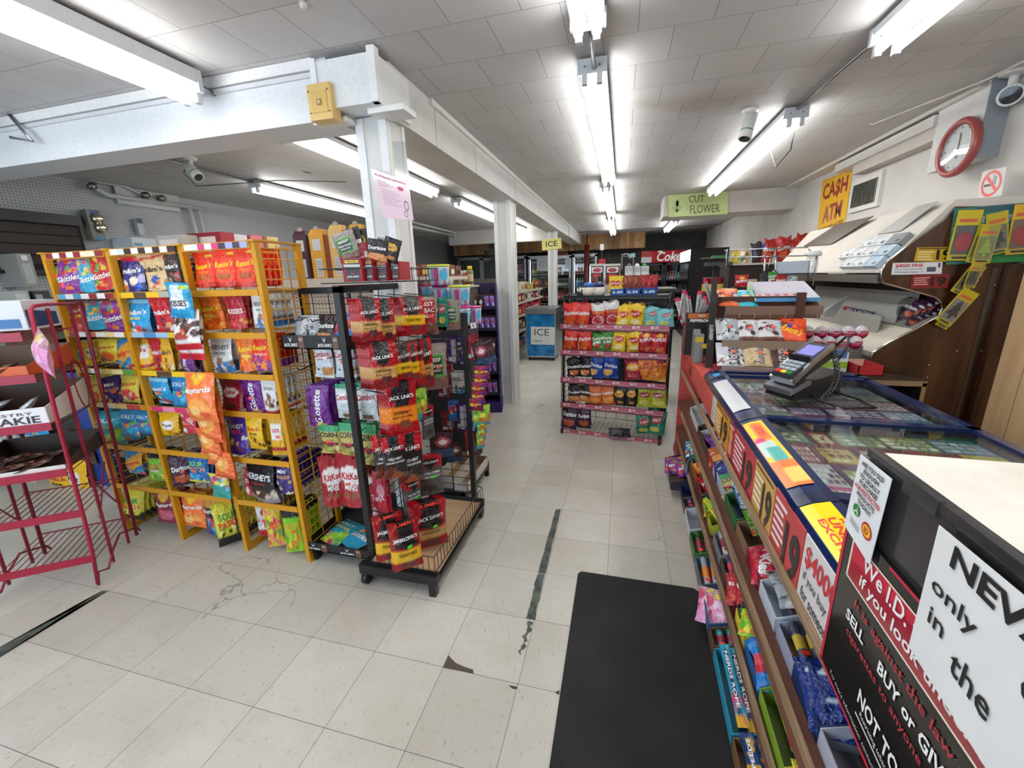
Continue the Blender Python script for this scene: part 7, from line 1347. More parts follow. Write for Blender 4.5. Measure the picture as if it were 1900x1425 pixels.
def rail_pt(u, v, y0_, y1_):
    a = [(.004, .0395), (.030, .0535), (.062, .0632)]; s = v*2; i = min(1, int(s)); f = s-i
    x = a[i][0]*(1-f)+a[i+1][0]*f; z = a[i][1]*(1-f)+a[i+1][1]*f; return (x, y0_+(y1_-y0_)*u, z+.0012)
def insert(y0_, y1_, bg, arts, texts, nm='insert_card'):
    m = MB(); af = art_fn(bg, arts); m.grid(lambda u, v: rail_pt(u, v, y0_, y1_), 40, 12, None, 'gloss', True, lambda u, v: af(u, v))
    for s, cu, cv, w_, h_, c, sh in texts:
        m.text(s, lambda u, v: Vector(rail_pt(u, v, y0_, y1_))+Vector((0, 0, .0008)), cu, cv, w_, h_, c, 'print', 0, .03)
    m.build(nm, t)
insert(-1.24, -1.33, '26344e', [('ell', .4, .6, .35, .25, '38a0d8')], [])
insert(-1.40, -1.86, 'dfe0e2', [], [])
insert(-2.0, -2.47, 'f0cf2a', [('rect', .05, .3, .35, .85, 'f08a4a'), ('ell', .38, .25, .06, .3, 'e02a78'), ('rect', .4, .0, .62, .8, 'c8e0d8'), ('rect', .5, .3, .68, .9, '58b0a8'), ('rect', .7, 0, 1, 1, 'f08040'), ('rect', .78, .4, .95, 1, 'f0d070'), ('band', .0, .05, 'f07840')], [('CROSSING', .2, .68, .2, .16, 'e03a2a', 0), ('EXCITEMENT', .2, .5, .2, .14, 'e03a2a', 0)])
insert(-2.56, -3.12, 'f4d820', [('ell', .62, .1, .12, .5, 'e83a98'), ('rect', .72, .1, .98, .6, 'd8ece0'), ('rect', .75, .2, .95, .5, '48a080')], [('UNEXPECTED', .36, .66, .5, .26, 'd8301c', 0), ('EXCITEMENT', .34, .36, .46, .24, 'd8301c', 0), ('FULL OF', .2, .88, .15, .1, 'd8301c', 0)])
# tickets under the glass: each printed sheet a part
r = random.Random(21)
pal = ['5a7a3a', 'a8b890', '6a3a6a', 'b8a0b0', '8a3040', 'c8d0d4', '3a5a40', '4a5a34', 'c8b060', '7a3048', 'b0b8b8', '2a4a6a', '98a878', 'd8c8a0', '6a8aa0']
m0 = 0
def ticket(x0, x1, ya, yb, bg, c2, seed, label=None, kind=0):
    q = random.Random(seed); arts = []
    nx, ny = q.choice([(3, 4), (4, 3), (5, 2)]), 0
    if kind == 1: arts = [('rect', .12, .15, .88, .8, c2)]+[('rect', .12+.18*i, .2+.2*j, .12+.18*i+.12, .2+.2*j+.12, q.choice([bg, 'e0d8c0', c2])) for i in range(4) for j in range(3)]
    else: arts = [('rect', .06+.19*i, .10+.28*j, .06+.19*i+.14, .10+.28*j+.17, q.choice([c2, 'd8dcd0', c2])) for i in range(5) for j in range(3)]
    af = art_fn(bg, arts); m = MB(); n = 20
    m.grid(lambda u, v: (x0+(x1-x0)*u, ya+(yb-ya)*(1-v), .026), n, 12, None, 'print', False, af)
    m.build('lottery_ticket', t)
def row(ya, yb, specs, x0=.10, x1=.67, seed=0):
    x = x0; tot = sum(s[0] for s in specs)
    for i, s in enumerate(specs):
        wd = (x1-x0)*s[0]/tot; ticket(x+.002, x+wd-.002, ya, yb, s[1], s[2], seed+i, kind=s[3] if len(s) > 3 else 0); x += wd
row(-1.215, -1.265, [(1, 'b07a60', 'd8c0a0'), (1, 'a87058', 'c8b090'), (1, '5a9a80', 'a0c8b8'), (1, '8a5a68', 'c8a8a8'), (1, '38607a', 'c8d8e0'), (1, '2a5a80', 'c8d8e0'), (1, '3a3a40', '58585c')], seed=1)
row(-1.30, -1.44, [(2, '4a5c34', '98b0a0'), (1, '5a6c40', 'b0c0a0'), (1, '6a7a60', 'c8d0c0'), (2, '586848', 'b8c4b0'), (2, '4a6070', 'b0bcc4')], seed=10)
row(-1.44, -1.54, [(1, '5a3a58', 'a890a8'), (1, '6a3a50', 'b08898'), (1, '8a5a60', 'c0a0a0'), (2, '405c64', 'a0b0b8'), (2, '6a7a6a', 'c0c8b0')], seed=20)
row(-1.54, -1.68, [(2, 'a8988c', '8a4a44', 1), (1, '708060', 'a0b088'), (2, '8a5a5c', 'd0c8c8'), (2, '7a4a58', 'c0b0b8'), (2, '905a5c', 'd8c8c0')], seed=30)
row(-1.68, -1.79, [(2, '6a4a70', '708a50'), (2, '70406a', 'b0b0c0'), (3, '5a2a58', 'd0ccd8'), (2, '58788a', 'b8c4cc')], seed=40)
row(-1.79, -1.91, [(2, '8a9a68', 'b0b880'), (3, '68305a', 'd8d4dc'), (2, '7a6a80', 'c8c4c8'), (2, '4a7088', 'a8bcc8')], seed=50)
row(-1.98, -2.10, [(1.5, '3a4a40', '8a9468', 1), (1, '8a3a44', 'c0b088', 1), (2, '707c5c', '98a080'), (2, '68785c', 'a0a888'), (2, '506a78', 'a0b0b8')], seed=60)
row(-2.10, -2.26, [(1, '7a3040', 'c8a8a0'), (1.8, '6a3038', 'b8a458', 1), (2, '7a4248', 'b8bcb0'), (2, '803c44', 'c0c4b8'), (1.6, 'b0a444', 'd0c468')], seed=70)
row(-2.26, -2.40, [(1.2, 'b8b4b4', '5a3a50'), (2, '5a3a5c', '98a060', 1), (2, '64345c', 'a8a070', 1), (1.5, '604058', 'b0a8b8'), (2, 'a89838', 'c8b850')], seed=80)
row(-2.40, -2.50, [(1, 'b04078', '9aa03c'), (2, 'a04a80', '68506c', 1), (2, '9a3a70', '7a6078'), (2, '8a3464', 'b8a0b0')], seed=90)
row(-2.56, -2.80, [(1.5, 'c88a3c', 'e0b870', 1), (1.5, 'b8963c', 'd8c078', 1), (2, '8a8a60', 'b8b890')], seed=100)
row(-2.82, -3.15, [(1, '4a5a70', '98a8b8'), (1, '7a3a50', 'b8a0a8')], seed=110)
m = MB()
m.grid(lambda u, v: (.36+.24*u+.02*math.sin(v*3), -1.34-.34*v, .062+.012*abs(math.sin(u*7+v*5))), 14, 14, 'ffffff', 'clearwrap'); o = m.build('plastic_wrap', None, CP(0, 0, .9)); o.rotation_euler = (0, 0, CA); tag(o, 'crumpled clear plastic bag lying on the lottery case', 'plastic bag')
# ------------------------------------------------------------------ card terminal on its stand
t = cthing('card_terminal', 'silver and black card payment terminal on the lottery case', 'card terminal', (.31, -1.62, .965), None, -1.04); t.scale = (1.2, 1.2, 1.2)
m = MB(); m.prism([(-.055, -.10, 0), (.055, -.10, 0), (.055, .10, 0), (-.055, .10, 0)], (0, 0, .022), '16171a', 'plastic')
m.prism([(-.052, -.10, .022), (-.052, -.02, .062), (-.052, .10, .085), (-.052, .10, .022)], (.104, 0, 0), '17181b', 'plastic'); m.build('base', t)
m = MB(); m.prism([(-.054, -.112, .018), (-.054, -.112, .034), (-.054, -.045, .066), (-.054, -.03, .062), (-.054, -.03, .05)], (.108, 0, 0), 'b9bec6', 'metal'); m.build('base_cover', t)
Rt = Matrix.Rotation(.52, 4, 'X'); Pt = Matrix.Translation((0, -.06, .065))@Rt
def tp(mm): mm.v = [tuple(Pt@Vector(v)) for v in mm.v]; return mm
m = MB(); m.box((-.043, -.03, .0), (.043, .155, .034), '222327', 'plastic'); m.prism([(-.046, -.035, .006), (-.046, -.035, .024), (-.046, .06, .040), (-.046, .155, .046), (-.046, .155, .028), (-.046, .05, .02)], (.010, 0, 0), 'aeb3bb', 'metal'); m.prism([(.036, -.035, .006), (.036, -.035, .024), (.036, .06, .040), (.036, .155, .046), (.036, .155, .028), (.036, .05, .02)], (.010, 0, 0), 'aeb3bb', 'metal'); m.box((-.046, -.038, .004), (.046, -.028, .024), 'aeb3bb', 'metal'); tp(m).build('terminal_body', t)
m = MB(); m.box((-.036, -.026, .034), (.036, .052, .037), '2c3034', 'plastic'); tp(m).build('keypad_plate', t)
for i in range(3):
    for j in range(4):
        m = MB(); c_ = ('c8202c', 'e0b828', '1f7a48')[i] if j == 0 else '9ca6ac'; m.box((-.031+.0215*i, -.023+.0185*j, .037), (-.012+.0215*i, -.010+.0185*j, .0405), c_, 'plastic'); tp(m).build('key', t)
m = MB(); m.prism([(-.040, .05, .034), (-.040, .05, .044), (-.040, .058, .056), (-.040, .062, .034)], (.08, 0, 0), '15161a', 'plastic'); tp(m).build('hood', t)
m = MB(); m.box((-.036, .065, .034), (.036, .145, .0445), '3a3e48', 'plastic'); m.box((-.031, .078, .0445), (.031, .132, .0455), 'ffffff', 'screen'); tp(m).build('display', t)
m = MB(); P = []
A0 = Pt@Vector((.04, .15, .03))
for i in range(90):
    s = i/89; c0 = A0.lerp(Vector((.09, -.015, .012)), s)+Vector((.03*math.sin(PI*s), .0, -.01*math.sin(PI*s))); a = i*1.05; P.append(c0+Vector((.008*math.cos(a), .008*math.sin(a)*.6, .008*math.sin(a))))
m.tube(P, .0026, 5, '121214', 'plastic'); m.tube([A0, A0+Vector((.02, .02, .04)), A0+Vector((.05, -.01, .05)), A0+Vector((.075, -.04, .02)), A0+Vector((.07, -.06, -.02))], .0035, 6, '121214', 'plastic')
m.tube([Vector((.05, .06, .02)), Vector((.12, .10, .004)), Vector((.2, .06, .004)), Vector((.17, -.02, .004)), Vector((.08, -.03, .006)), Vector((.05, -.02, .012))], .004, 6, '121214', 'plastic'); m.build('coiled_cord', t)
# ------------------------------------------------------------------ tobacco box with posters at the near end
t = cthing('counter_cabinet', 'dark translucent box with stained cream top on counter', 'cabinet', (0, 0, 0)); bz0, bz1 = .965, 1.19
m = MB(); m.box((-.008, -3.62, bz0), (-.002, -2.81, bz1-.004), 'ffffff', 'smoked_plastic'); m.box((-.002, -2.816, bz0), (.8, -2.81, bz1-.004), 'ffffff', 'smoked_plastic'); m.box((.0, -3.62, bz0), (.8, -2.82, bz0+.01), '202020', 'matte'); m.build('side_panel', t)
m = MB(); m.box((.0, -3.62, bz1-.006), (.8, -2.812, bz1), 'ffffff', 'stained_top'); m.build('top_board', t)
m = MB(); m.box((-.011, -3.62, bz1-.008), (.004, -2.808, bz1+.004), '4a4642', 'smoked_plastic'); m.box((-.014, -2.98, bz1-.016), (-.006, -2.815, bz1+.007), '8a8884', 'clearwrap'); m.box((-.015, -3.25, bz1-.014), (-.004, -3.0, bz1+.008), '8a8884', 'clearwrap'); m.build('edge_strip', t)
sign('warning_poster', 'black and red poster: We I.D. for tobacco, hung on counter', 'poster', [CP(-.016, -2.80, 1.062), CP(-.016, -3.44, 1.062), CP(-.016, -3.44, .70), CP(-.016, -2.80, .76)], '1b1716',
     [('We I.D. for tobacco', .34, .875, .46, .085, 'f0ece8', 0, .03), ('if you look under 25.', .34, .765, .46, .085, 'f0ece8', 0, .03),
      ('It is against the law to:', .32, .62, .42, .06, 'b0303a', 0, .02), ('SELL', .13, .52, .09, .065, 'f4f2ee', 0, .04), ('BUY or GIVE', .36, .52, .24, .065, 'f4f2ee', 0, .04), ('cigarettes to anyone under 19', .33, .43, .46, .055, 'b0303a', 0, .02),
      ('NOT TO KIDS!', .34, .24, .28, .085, 'f4f2ee', 0, .04), ('Restricting tobacco sales to minors', .34, .165, .24, .035, 'e8e4e0', 0, .0), ('For more information contact your local public health unit', .30, .06, .46, .035, 'c8c4c0', 0, 0)], mat='gloss', th=.004,
     extra=[('rect', 0, .0, .014, 1, 'c4203c'), ('rect', 0, .0, 1, .02, 'c4203c'), ('rect', .045, .695, 1, .93, 'e8dcc8'), ('rect', .052, .705, 1, .92, 'c4203c'), ('rect', .20, .12, .46, .13, 'e8e4e0'), ('ell', .52, .26, .03, .09, 'f4f2ee'), ('rect', .2, .985, 1, 1, 'c4203c')])
sign('warning_card', 'white card: ARE YOU OLD ENOUGH TO LEGALLY PURCHASE, on box corner', 'card', [CP(-.022, -2.812, 1.185), CP(-.022, -2.900, 1.185), CP(-.022, -2.893, 1.035), CP(-.022, -2.806, 1.05)], 'e6e8ea',
     [('ARE YOU OLD', .5, .93, .72, .055, '222222', 0, .04), ('ENOUGH', .5, .855, .5, .055, '222222', 0, .04), ('TO LEGALLY', .5, .78, .66, .055, '222222', 0, .04), ('PURCHASE', .5, .705, .6, .055, '222222', 0, .04), ('AGE-RESTRICTED', .5, .63, .86, .055, 'b8202c', 0, .04), ('PRODUCTS', .5, .555, .6, .055, '222222', 0, .04), ('TODAY?', .5, .48, .46, .055, '222222', 0, .04), ('ID', .72, .28, .14, .07, 'b8202c', 0, .05)],
     extra=[('ell', .3, .36, .13, .07, '2a7a38'), ('poly', [(.29, .36), (.31, .42), (.33, .36), (.38, .32), (.34, .31), (.30, .34), (.24, .31), (.22, .33)], 'e6e8ea'), ('ell', .72, .28, .17, .09, 'b8202c'), ('ell', .72, .28, .13, .065, 'e8c020', .0012)]+[('rect', .15, .2-.02*i, .5, .208-.02*i, '9a9a9a') for i in range(4)], th=.001)
nt = sign('handwritten_note', 'large white paper with black handwriting, NEVA only on the box', 'note', [CP(-.024, -3.005, 1.178), CP(-.024, -3.45, 1.178), CP(-.024, -3.45, .95), CP(-.024, -3.008, 1.0)], 'e4e3e2',
     [('NEVA', .22, .88, .30, .15, '1a1a1c', -.03, .05), ('only', .11, .60, .16, .15, '1a1a1c', -.02, .02), ('on', .36, .60, .09, .12, '1a1a1c', 0, .02), ('in', .075, .40, .06, .12, '1a1a1c', 0, .02), ('the', .21, .30, .13, .16, '1a1a1c', -.03, .02)], th=.0008)
# ------------------------------------------------------------------ boxes of small candy on the counter shelves
def cand_box(k, tier, x0, y0_, x1, y1_, col, inner, cont, lab, n=4, hf=.05):
    """picture box of the open top; tier gives the shelf it stands on"""
    zt = {'B': .58, 'A': .36, 'G': .17}[tier]; zf = {'B': .455, 'A': .23, 'G': .07}[tier]
    ym = (y0_+y1_)/2; ly0 = atCZ((x0+x1)/2-6, y0_, zt).y; ly1 = atCZ((x0+x1)/2+6, y1_, zt).y
    la, lb = {'B': (.045, .22), 'A': (.02, .17), 'G': (-.045, .12)}[tier]
    if tier == 'G' and k in ('g0',): la, lb = -.10, .05
    w2, d2 = (lb-la)/2, max(.03, (ly0-ly1)/2-.003); cx_, cy_ = (la+lb)/2, (ly0+ly1)/2; h = zt-zf-.01
    q = cthing('candy_box', lab, 'display box', (cx_, cy_, zf)); m = MB(); th = .003
    m.box((-w2, -d2, 0), (w2, d2, th), inner, 'card')
    m.box((-w2, -d2, 0), (-w2+th, d2, hf), col, 'card'); m.box((w2-th, -d2, 0), (w2, d2, h*1.15), col, 'card')
    for s in (-1, 1):
        yy = s*d2-(th if s > 0 else 0); m.prism([(-w2, yy, 0), (w2, yy, 0), (w2, yy, h*1.15), (-w2, yy, hf)], (0, th, 0), col, 'card')
    m.box((-w2+th, -d2+th+.0005, th), (-w2+th+.001, d2-th, hf-.001), inner, 'card'); m.box((w2-th-.001, -d2+th, th), (w2-th, d2-th, h*1.1), inner, 'card'); m.build('carton', q)
    if not cont: return
    kind, des, nm, lb2 = cont
    for i in range(n):
        u = (i+.5)/n
        if kind == 'bag':
            L = min(.15, 2*d2*.95); wd = min(.12, L*.85, 2*w2*.8); lx = cx_+w2*(-.45+.9*((i*.618) % 1)); top = CP(lx, cy_+d2*(.9-.5*u), zf+h*(.75+.25*u))
            put_bag('candy_pack', des, top, wd, L, CA+.35*math.sin(i*2+x0), lb2, 'candy pack', lb2, 'pillow', i % 3, tilt=-1.1, sticker='o' if i == n-1 else None, roll=-.35+.25*math.sin(i*3.1+y0_))
        elif kind == 'roll':
            mm = MB(); L = 1.8*d2; c0 = D[des][0] if des in D else des; rr = min(.014, w2/n*1.1); mm.lathe([(.004, 0), (rr, .01), (rr, L-.01), (.004, L)], (0, 0, 0), 8, c0, 'foil'); mm.lathe([(rr*1.04, L*.25), (rr*1.04, L*.6)], (0, 0, 0), 8, nm, 'print', cap=False); mm.box((-rr*.7, -rr*1.1, L*.1), (rr*.7, -rr*1.04, L*.2), 'f04030', 'print')
            o = mm.build('candy_roll', None, CP(cx_-w2*.8+1.6*w2*u, cy_-d2*.9, zf+h*.45+.012*(i % 2))); o.rotation_euler = (-PI/2+.12, 0, CA+.04*math.sin(i*5)); tag(o, lb2, 'candy roll', lb2)
        elif kind == 'bar':
            L = 1.85*d2; put_bag('candy_bar', des, CP(cx_-w2*.85+1.7*w2*u, cy_+d2*.92, zf+h*1.0-.01*(i % 2)), 1.95*w2/n, L, CA+.05*math.sin(i*3), lb2, 'candy bar', lb2, 'pillow', i % 3, tilt=-1.5, roll=-.3, sticker='o' if i == n//2 else None, dep=.6)
B_ = [('B', 1266, 737, 1290, 779, 'd8dade', 'c8ccd0', None, 'white empty carton at far end of upper candy shelf', 0),
 ('B', 1278, 769, 1300, 789, '5a4434', '4a3424', None, 'empty brown carton on upper candy shelf', 0),
 ('B', 1284, 789, 1306, 813, '5c4434', '4a3424', ('bag', 'glosette', '', 'white and purple candy in far brown carton, upper shelf'), 'brown carton of purple candies, upper candy shelf', 3),
 ('B', 1292, 810, 1316, 836, 'a8202a', '5a3828', ('bag', 'dor_orange', '', 'orange and white wrapped candy in red fronted carton'), 'red fronted carton of orange candies', 3),
 ('B', 1305, 834, 1334, 860, 'c8ccd0', 'a8acb0', ('bag', 'bluebag', '', 'blue sweet bag in white carton, upper shelf'), 'white carton of blue sweets, upper shelf', 3),
 ('B', 1318, 860, 1348, 886, 'b8bcc0', '6a6a68', ('bag', 'cornnuts', '', 'golden sweet bag in clear carton, upper shelf'), 'grey carton of golden sweets, upper shelf', 3),
 ('B', 1338, 888, 1376, 934, '3a6a34', '4a5a6a', ('bar', 'mentos', '', 'blue roll of mint candy in green edged carton'), 'green edged carton of blue mint rolls', 4),
 ('B', 1352, 936, 1392, 982, '8a6a50', '5a4434', ('bar', 'razzles', '', 'green sour candy bag standing in brown carton'), 'brown carton with green candy bags', 3),
 ('B', 1374, 984, 1420, 1038, '8a1426', '6a1424', ('bag', 'kerrs', '', 'red toffee bag in red carton, upper shelf'), 'red carton with red toffee bags', 3),
 ('B', 1400, 1040, 1470, 1108, 'c8d0dc', '9aa8bc', ('bar', 'cookies', '', 'dark snack bar at bottom of white lattice carton'), 'white and blue lattice carton, nearly empty', 1),
 ('B', 1424, 1114, 1502, 1186, '9aa0b8', '6a5038', ('roll', '4a4a68', 'c8b040', 'purple and yellow candy roll in grey fronted carton'), 'grey fronted brown carton with candy rolls', 5),
 ('B', 1470, 1190, 1560, 1300, '0f2a5e', '0a1c40', ('bag', 'bluebag', '', 'large shiny blue bag with white dots, upper shelf'), 'dark blue carton of shiny blue bags', 3),
 ('B', 1520, 1304, 1600, 1400, 'b0b4c0', '6a6a74', None, 'grey white carton at near end of upper shelf', 0),
 ('A', 1262, 804, 1272, 824, '3a4a58', '2a3440', ('bag', 'mm_blue', '', 'dark blue sweet bag, far end of lower middle shelf'), 'dark carton at far end of middle shelf', 2),
 ('A', 1270, 826, 1280, 842, '6a7a40', '3a4a2a', ('bag', 'lays_green', '', 'green sweet pack, far part of middle shelf'), 'green carton on middle shelf', 2),
 ('A', 1276, 842, 1290, 864, 'b05030', '6a3020', ('bag', 'reese2', '', 'orange sweet bag on middle shelf'), 'orange carton on middle shelf', 2),
 ('A', 1282, 866, 1298, 892, '7a2038', '5a1828', ('bag', 'ketchup', '', 'maroon sweet bag on middle shelf'), 'maroon carton behind blue card on middle shelf', 2),
 ('A', 1292, 896, 1312, 924, '8a7a2a', '5a4a20', ('bag', 'sour_lime', '', 'yellow green sweet bag on middle shelf'), 'yellow green carton on middle shelf', 3),
 ('A', 1302, 926, 1322, 950, 'b0b030', '4a3a20', ('bag', 'starburst_y', '', 'yellow sweet bag with orange sticker on middle shelf'), 'yellow fronted carton on middle shelf', 2),
 ('A', 1312, 960, 1342, 1003, '7a8088', '4a4440', ('roll', 'b8bcc0', '8a3040', 'silver sweet tube in first grey carton, middle shelf'), 'grey carton of silver sweet tubes', 5),
 ('A', 1328, 1005, 1356, 1042, '5a4a40', '3a302a', ('roll', '3a4a78', 'c83040', 'blue sweet tube in second carton, middle shelf'), 'brown carton of blue sweet tubes', 5),
 ('A', 1344, 1044, 1374, 1090, '6a1420', '4a101a', ('bag', 'ketchup', '', 'red sweet bag leaning out of dark carton'), 'dark red carton of red sweet bags', 3),
 ('A', 1358, 1094, 1396, 1148, 'd8c838', '7a8a60', ('bag', 'sour_lime', '', 'lime and white sweet bag in yellow carton'), 'yellow carton with small cartoon free front', 3),
 ('A', 1378, 1152, 1424, 1236, '1a5a98', '123a68', ('bag', 'spkid', '', 'blue and red licorice bag on middle shelf'), 'blue carton of licorice bags', 3),
 ('A', 1412, 1240, 1474, 1380, '7a9a2a', '4a5a20', ('bar', 'airheads', '', 'long green and yellow taffy pack on middle shelf'), 'green carton of long taffy packs', 3),
 ('A', 1470, 1384, 1520, 1460, 'c8a828', '5a4a20', ('bag', 'starburst_r', '', 'red and yellow sweet pack at near end of middle shelf'), 'yellow carton at near end of middle shelf', 2),
 ('G', 1250, 838, 1272, 886, '2c2a3a', '5a4434', ('bag', 'skit_purple', '', 'assorted bright sweet bag in big box near floor'), 'dark box of assorted sweets standing out at the far end', 5),
 ('G', 1262, 888, 1276, 922, '16204a', '101838', None, 'dark blue fronted carton on bottom shelf', 0),
 ('G', 1270, 910, 1284, 928, '6a5040', '4a382c', ('roll', '2a5a98', 'c83040', 'blue sweet tube in small brown carton'), 'small brown carton on bottom shelf', 3),
 ('G', 1276, 930, 1294, 970, 'c8ccd4', '8a8e98', None, 'white and blue closed carton on bottom shelf', 0),
 ('G', 1284, 972, 1306, 1014, '4a7a3a', '4a3828', ('roll', '3a5a34', '8a2a40', 'green sweet tube in green edged carton'), 'green edged carton on bottom shelf', 4),
 ('G', 1294, 1018, 1320, 1070, '5a6a7a', '4a3828', ('roll', 'a8b0b8', 'e08030', 'silver and orange sweet tube, bottom shelf'), 'grey carton of silver and orange tubes', 4),
 ('G', 1306, 1076, 1344, 1142, '3a5a8a', '3a2c28', ('bag', 'pink_bag', '', 'pink shiny sweet bag in blue carton, bottom shelf'), 'blue carton of pink shiny bags', 3),
 ('G', 1322, 1146, 1358, 1184, '6a4a34', '4a3424', ('roll', '2a8a90', '8a2040', 'teal sweet tube in brown carton, bottom shelf'), 'brown carton of teal tubes, bottom shelf', 4),
 ('G', 1340, 1188, 1396, 1344, '2a90b0', '185a70', ('bar', 'nerds', '', 'long turquoise candy rope pack on bottom shelf'), 'turquoise carton of long candy rope packs', 5),
 ('G', 1378, 1352, 1432, 1450, '7a5838', '5a4028', ('bar', 'speeds', '', 'dark blue and gold candy pack, near end of bottom shelf'), 'brown carton of dark blue and gold packs', 4)]
for i, (tr, x0, y0_, x1, y1_, c1, c2, ct, lb, n) in enumerate(B_): cand_box('g0' if i == 26 else i, tr, x0, y0_, x1, y1_, c1, c2, ct, lb.replace('cartoon free front', 'drawings on front'), n)
sign('price_card', 'blue card with yellow numerals in the middle shelf', 'card', [CP(-.02, atCZ(1284, 866, .36).y+.05, .40), CP(-.05, atCZ(1300, 866, .36).y-.08, .42), CP(-.05, atCZ(1300, 866, .36).y-.08, .33), CP(-.02, atCZ(1284, 866, .36).y+.05, .32)], '2a8ac0', [('2/$1', .5, .5, .6, .6, 'e8d830', .2, .05)])
# ------------------------------------------------------------------ three tier candy display at the far end of the counter
t = cthing('tier_display', 'brown three tier wooden display on the far counter', 'display stand', (.08, -.95, .9))
TD = ((.0, .0, .0, .66), (.15, .16, .10, .62), (.345, .32, .22, .62))
def tl(k, pxl, pyl, pxr, pyr): return
levels = []
for k, (py, xl, xr, ly) in enumerate(((686, 1338, 1498, -.97), (638, 1340, 1500, -.86), (575, 1345, 1524, -.70))):
    a = atCY(xl, py, ly); b = atCY(xr, py-(2, 0, 8)[k], ly); levels.append((a, b))
bx_, by_, bz_ = .08, -.95, .9
for k, (a, b) in enumerate(levels):
    m = MB(); x0, x1, z = a.x-bx_, b.x-bx_, a.z-bz_; y = a.y-by_
    dp = .26 if k == 0 else .22
    m.prism([(x0, y, z-.0), (x0, y, z+.012), (x0, y+dp, z+.11), (x0, y+dp, z+.09)], (x1-x0, 0, 0), '5a3a2c', 'matte')
    m.box((x0, y-.012, z-.03), (x1+.01, y-.004, z+.022), ('8c8a88', '8a7868', '7a6252')[k], 'plastic')
    if k:
        m.box((x0, y-.008, z-.05), (x1, y-.002, z-.03), '6a4a3a', 'plastic')
        for i in range(7): m.box((x0+(x1-x0)*i/6.2, y-.013, z-.05), (x0+(x1-x0)*i/6.2+.003, y-.008, z-.022), 'a89888', 'plastic')
    m.build('tier', t)
m = MB(); A0, A2 = levels[0][0], levels[2]
m.box((levels[1][1].x-bx_-.04, .22, 0), (levels[1][1].x-bx_, .26, A2[0].z-bz_+.1), '4a2c22', 'matte'); m.box((.0, .24, 0), (.03, .28, A2[0].z-bz_+.1), '4a2c22', 'matte'); m.box((0, .28, .0), (.5, .30, .42), '4a2c22', 'matte'); m.build('support', t)
def td_bar(k, px0, py0, px1, py1, des, lab, yaw=0, tilt=-.8, ratio=1.0, sd=0, nm='chocolate_bar', lyoff=.02, st=None):
    a, b = levels[k]; ly = a.y+lyoff; tl_ = atCY(px0, py0, ly+.09); br = atCY(px1, py1, ly); wd = abs(atCY(px1, (py0+py1)/2, ly).x-atCY(px0, (py0+py1)/2, ly).x)
    bottom = Vector(((atCY(px0, py1, ly).x+atCY(px1, py1, ly).x)/2, ly, a.z+.02)); Hh = .17
    top = bottom+Vector((0, Hh*math.sin(-tilt)*.98, Hh*math.cos(tilt)))
    return put_bag(nm, des, CP(top.x, top.y, top.z), wd, Hh, CA+yaw, lab, 'chocolate bar', 'bars on the tier display', 'flat', sd, tilt=tilt, sticker=st)
td_bar(0, 1330, 642, 1382, 684, 'hersh_bar', 'large silver chocolate bar with black sideways letters', st='o'); td_bar(0, 1381, 642, 1434, 684, 'symph', 'large gold chocolate bar with blue script', sd=1, st='o'); td_bar(0, 1432, 642, 1480, 684, 'hersh_dk', 'large dark red chocolate bar behind terminal', sd=2, st='o')
td_bar(1, 1330, 594, 1374, 622, 'cookies', 'black and white speckled chocolate bars, middle tier', st='o'); td_bar(1, 1372, 594, 1412, 620, 'smarties', 'brown edged silver chocolate bar, middle tier', sd=1, st='o'); td_bar(1, 1408, 594, 1458, 620, 'smarties', 'second brown edged silver bar, middle tier', sd=2, st='o'); td_bar(1, 1450, 592, 1504, 634, 'reese_bar', 'orange chocolate bar hanging over middle tier end', yaw=-.2, sd=1, st='o')
td_bar(2, 1334, 534, 1374, 562, 'orange_box', 'orange cookie carton on the top tier', tilt=-.9); td_bar(2, 1366, 538, 1408, 560, 'teal_box', 'turquoise cake carton on the top tier', sd=1, tilt=-1.0)
a, b = levels[2]
q = cthing('display_tray', 'white and blue tray of small pink packs, top tier', 'display box', (0, 0, 0)); A1 = atCY(1402, 560, a.y+.01); B1 = atCY(1521, 556, a.y+.01); m = MB()
m.prism([(A1.x, A1.y, A1.z), (A1.x, A1.y, A1.z+.012), (A1.x-.02, A1.y+.16, A1.z+.11), (A1.x-.02, A1.y+.16, A1.z+.03)], (.003, 0, 0), 'b8d8a0', 'card'); m.prism([(B1.x, A1.y, A1.z), (B1.x, A1.y, A1.z+.02), (B1.x-.04, A1.y+.16, A1.z+.11), (B1.x-.04, A1.y+.16, A1.z+.03)], (.003, 0, 0), 'e8e8ec', 'card')
m.add([(A1.x, A1.y, A1.z+.003), (B1.x, A1.y, A1.z+.003), (B1.x-.04, A1.y+.16, A1.z+.04), (A1.x-.02, A1.y+.16, A1.z+.04)], [(0, 1, 2, 3)], 'ece4ec', 'card'); m.add([(A1.x-.02, A1.y+.16, A1.z+.03), (B1.x-.04, A1.y+.16, A1.z+.03), (B1.x-.04, A1.y+.16, A1.z+.115), (A1.x-.02, A1.y+.16, A1.z+.115)], [(0, 1, 2, 3)], 'ece6ee', 'card')
m.box((A1.x, A1.y-.004, A1.z), (B1.x, A1.y, A1.z+.022), '4a90c4', 'card'); m.build('tray', q)
for i in range(5):
    x = A1.x+.03+.048*i; m = MB(); m.box((-.02, 0, 0), (.02, .05, .012), 'e0d8da', 'card'); m.box((-.014, .005, .012), (.012, .04, .0125), 'c84a5a', 'print'); o = m.build('candy_pack', None, CP(x, A1.y+.03, A1.z+.02)); o.rotation_euler = (.25, 0, CA); tag(o, 'small white and pink candy pack in the blue tray', 'candy pack', 'small packs in the blue tray')
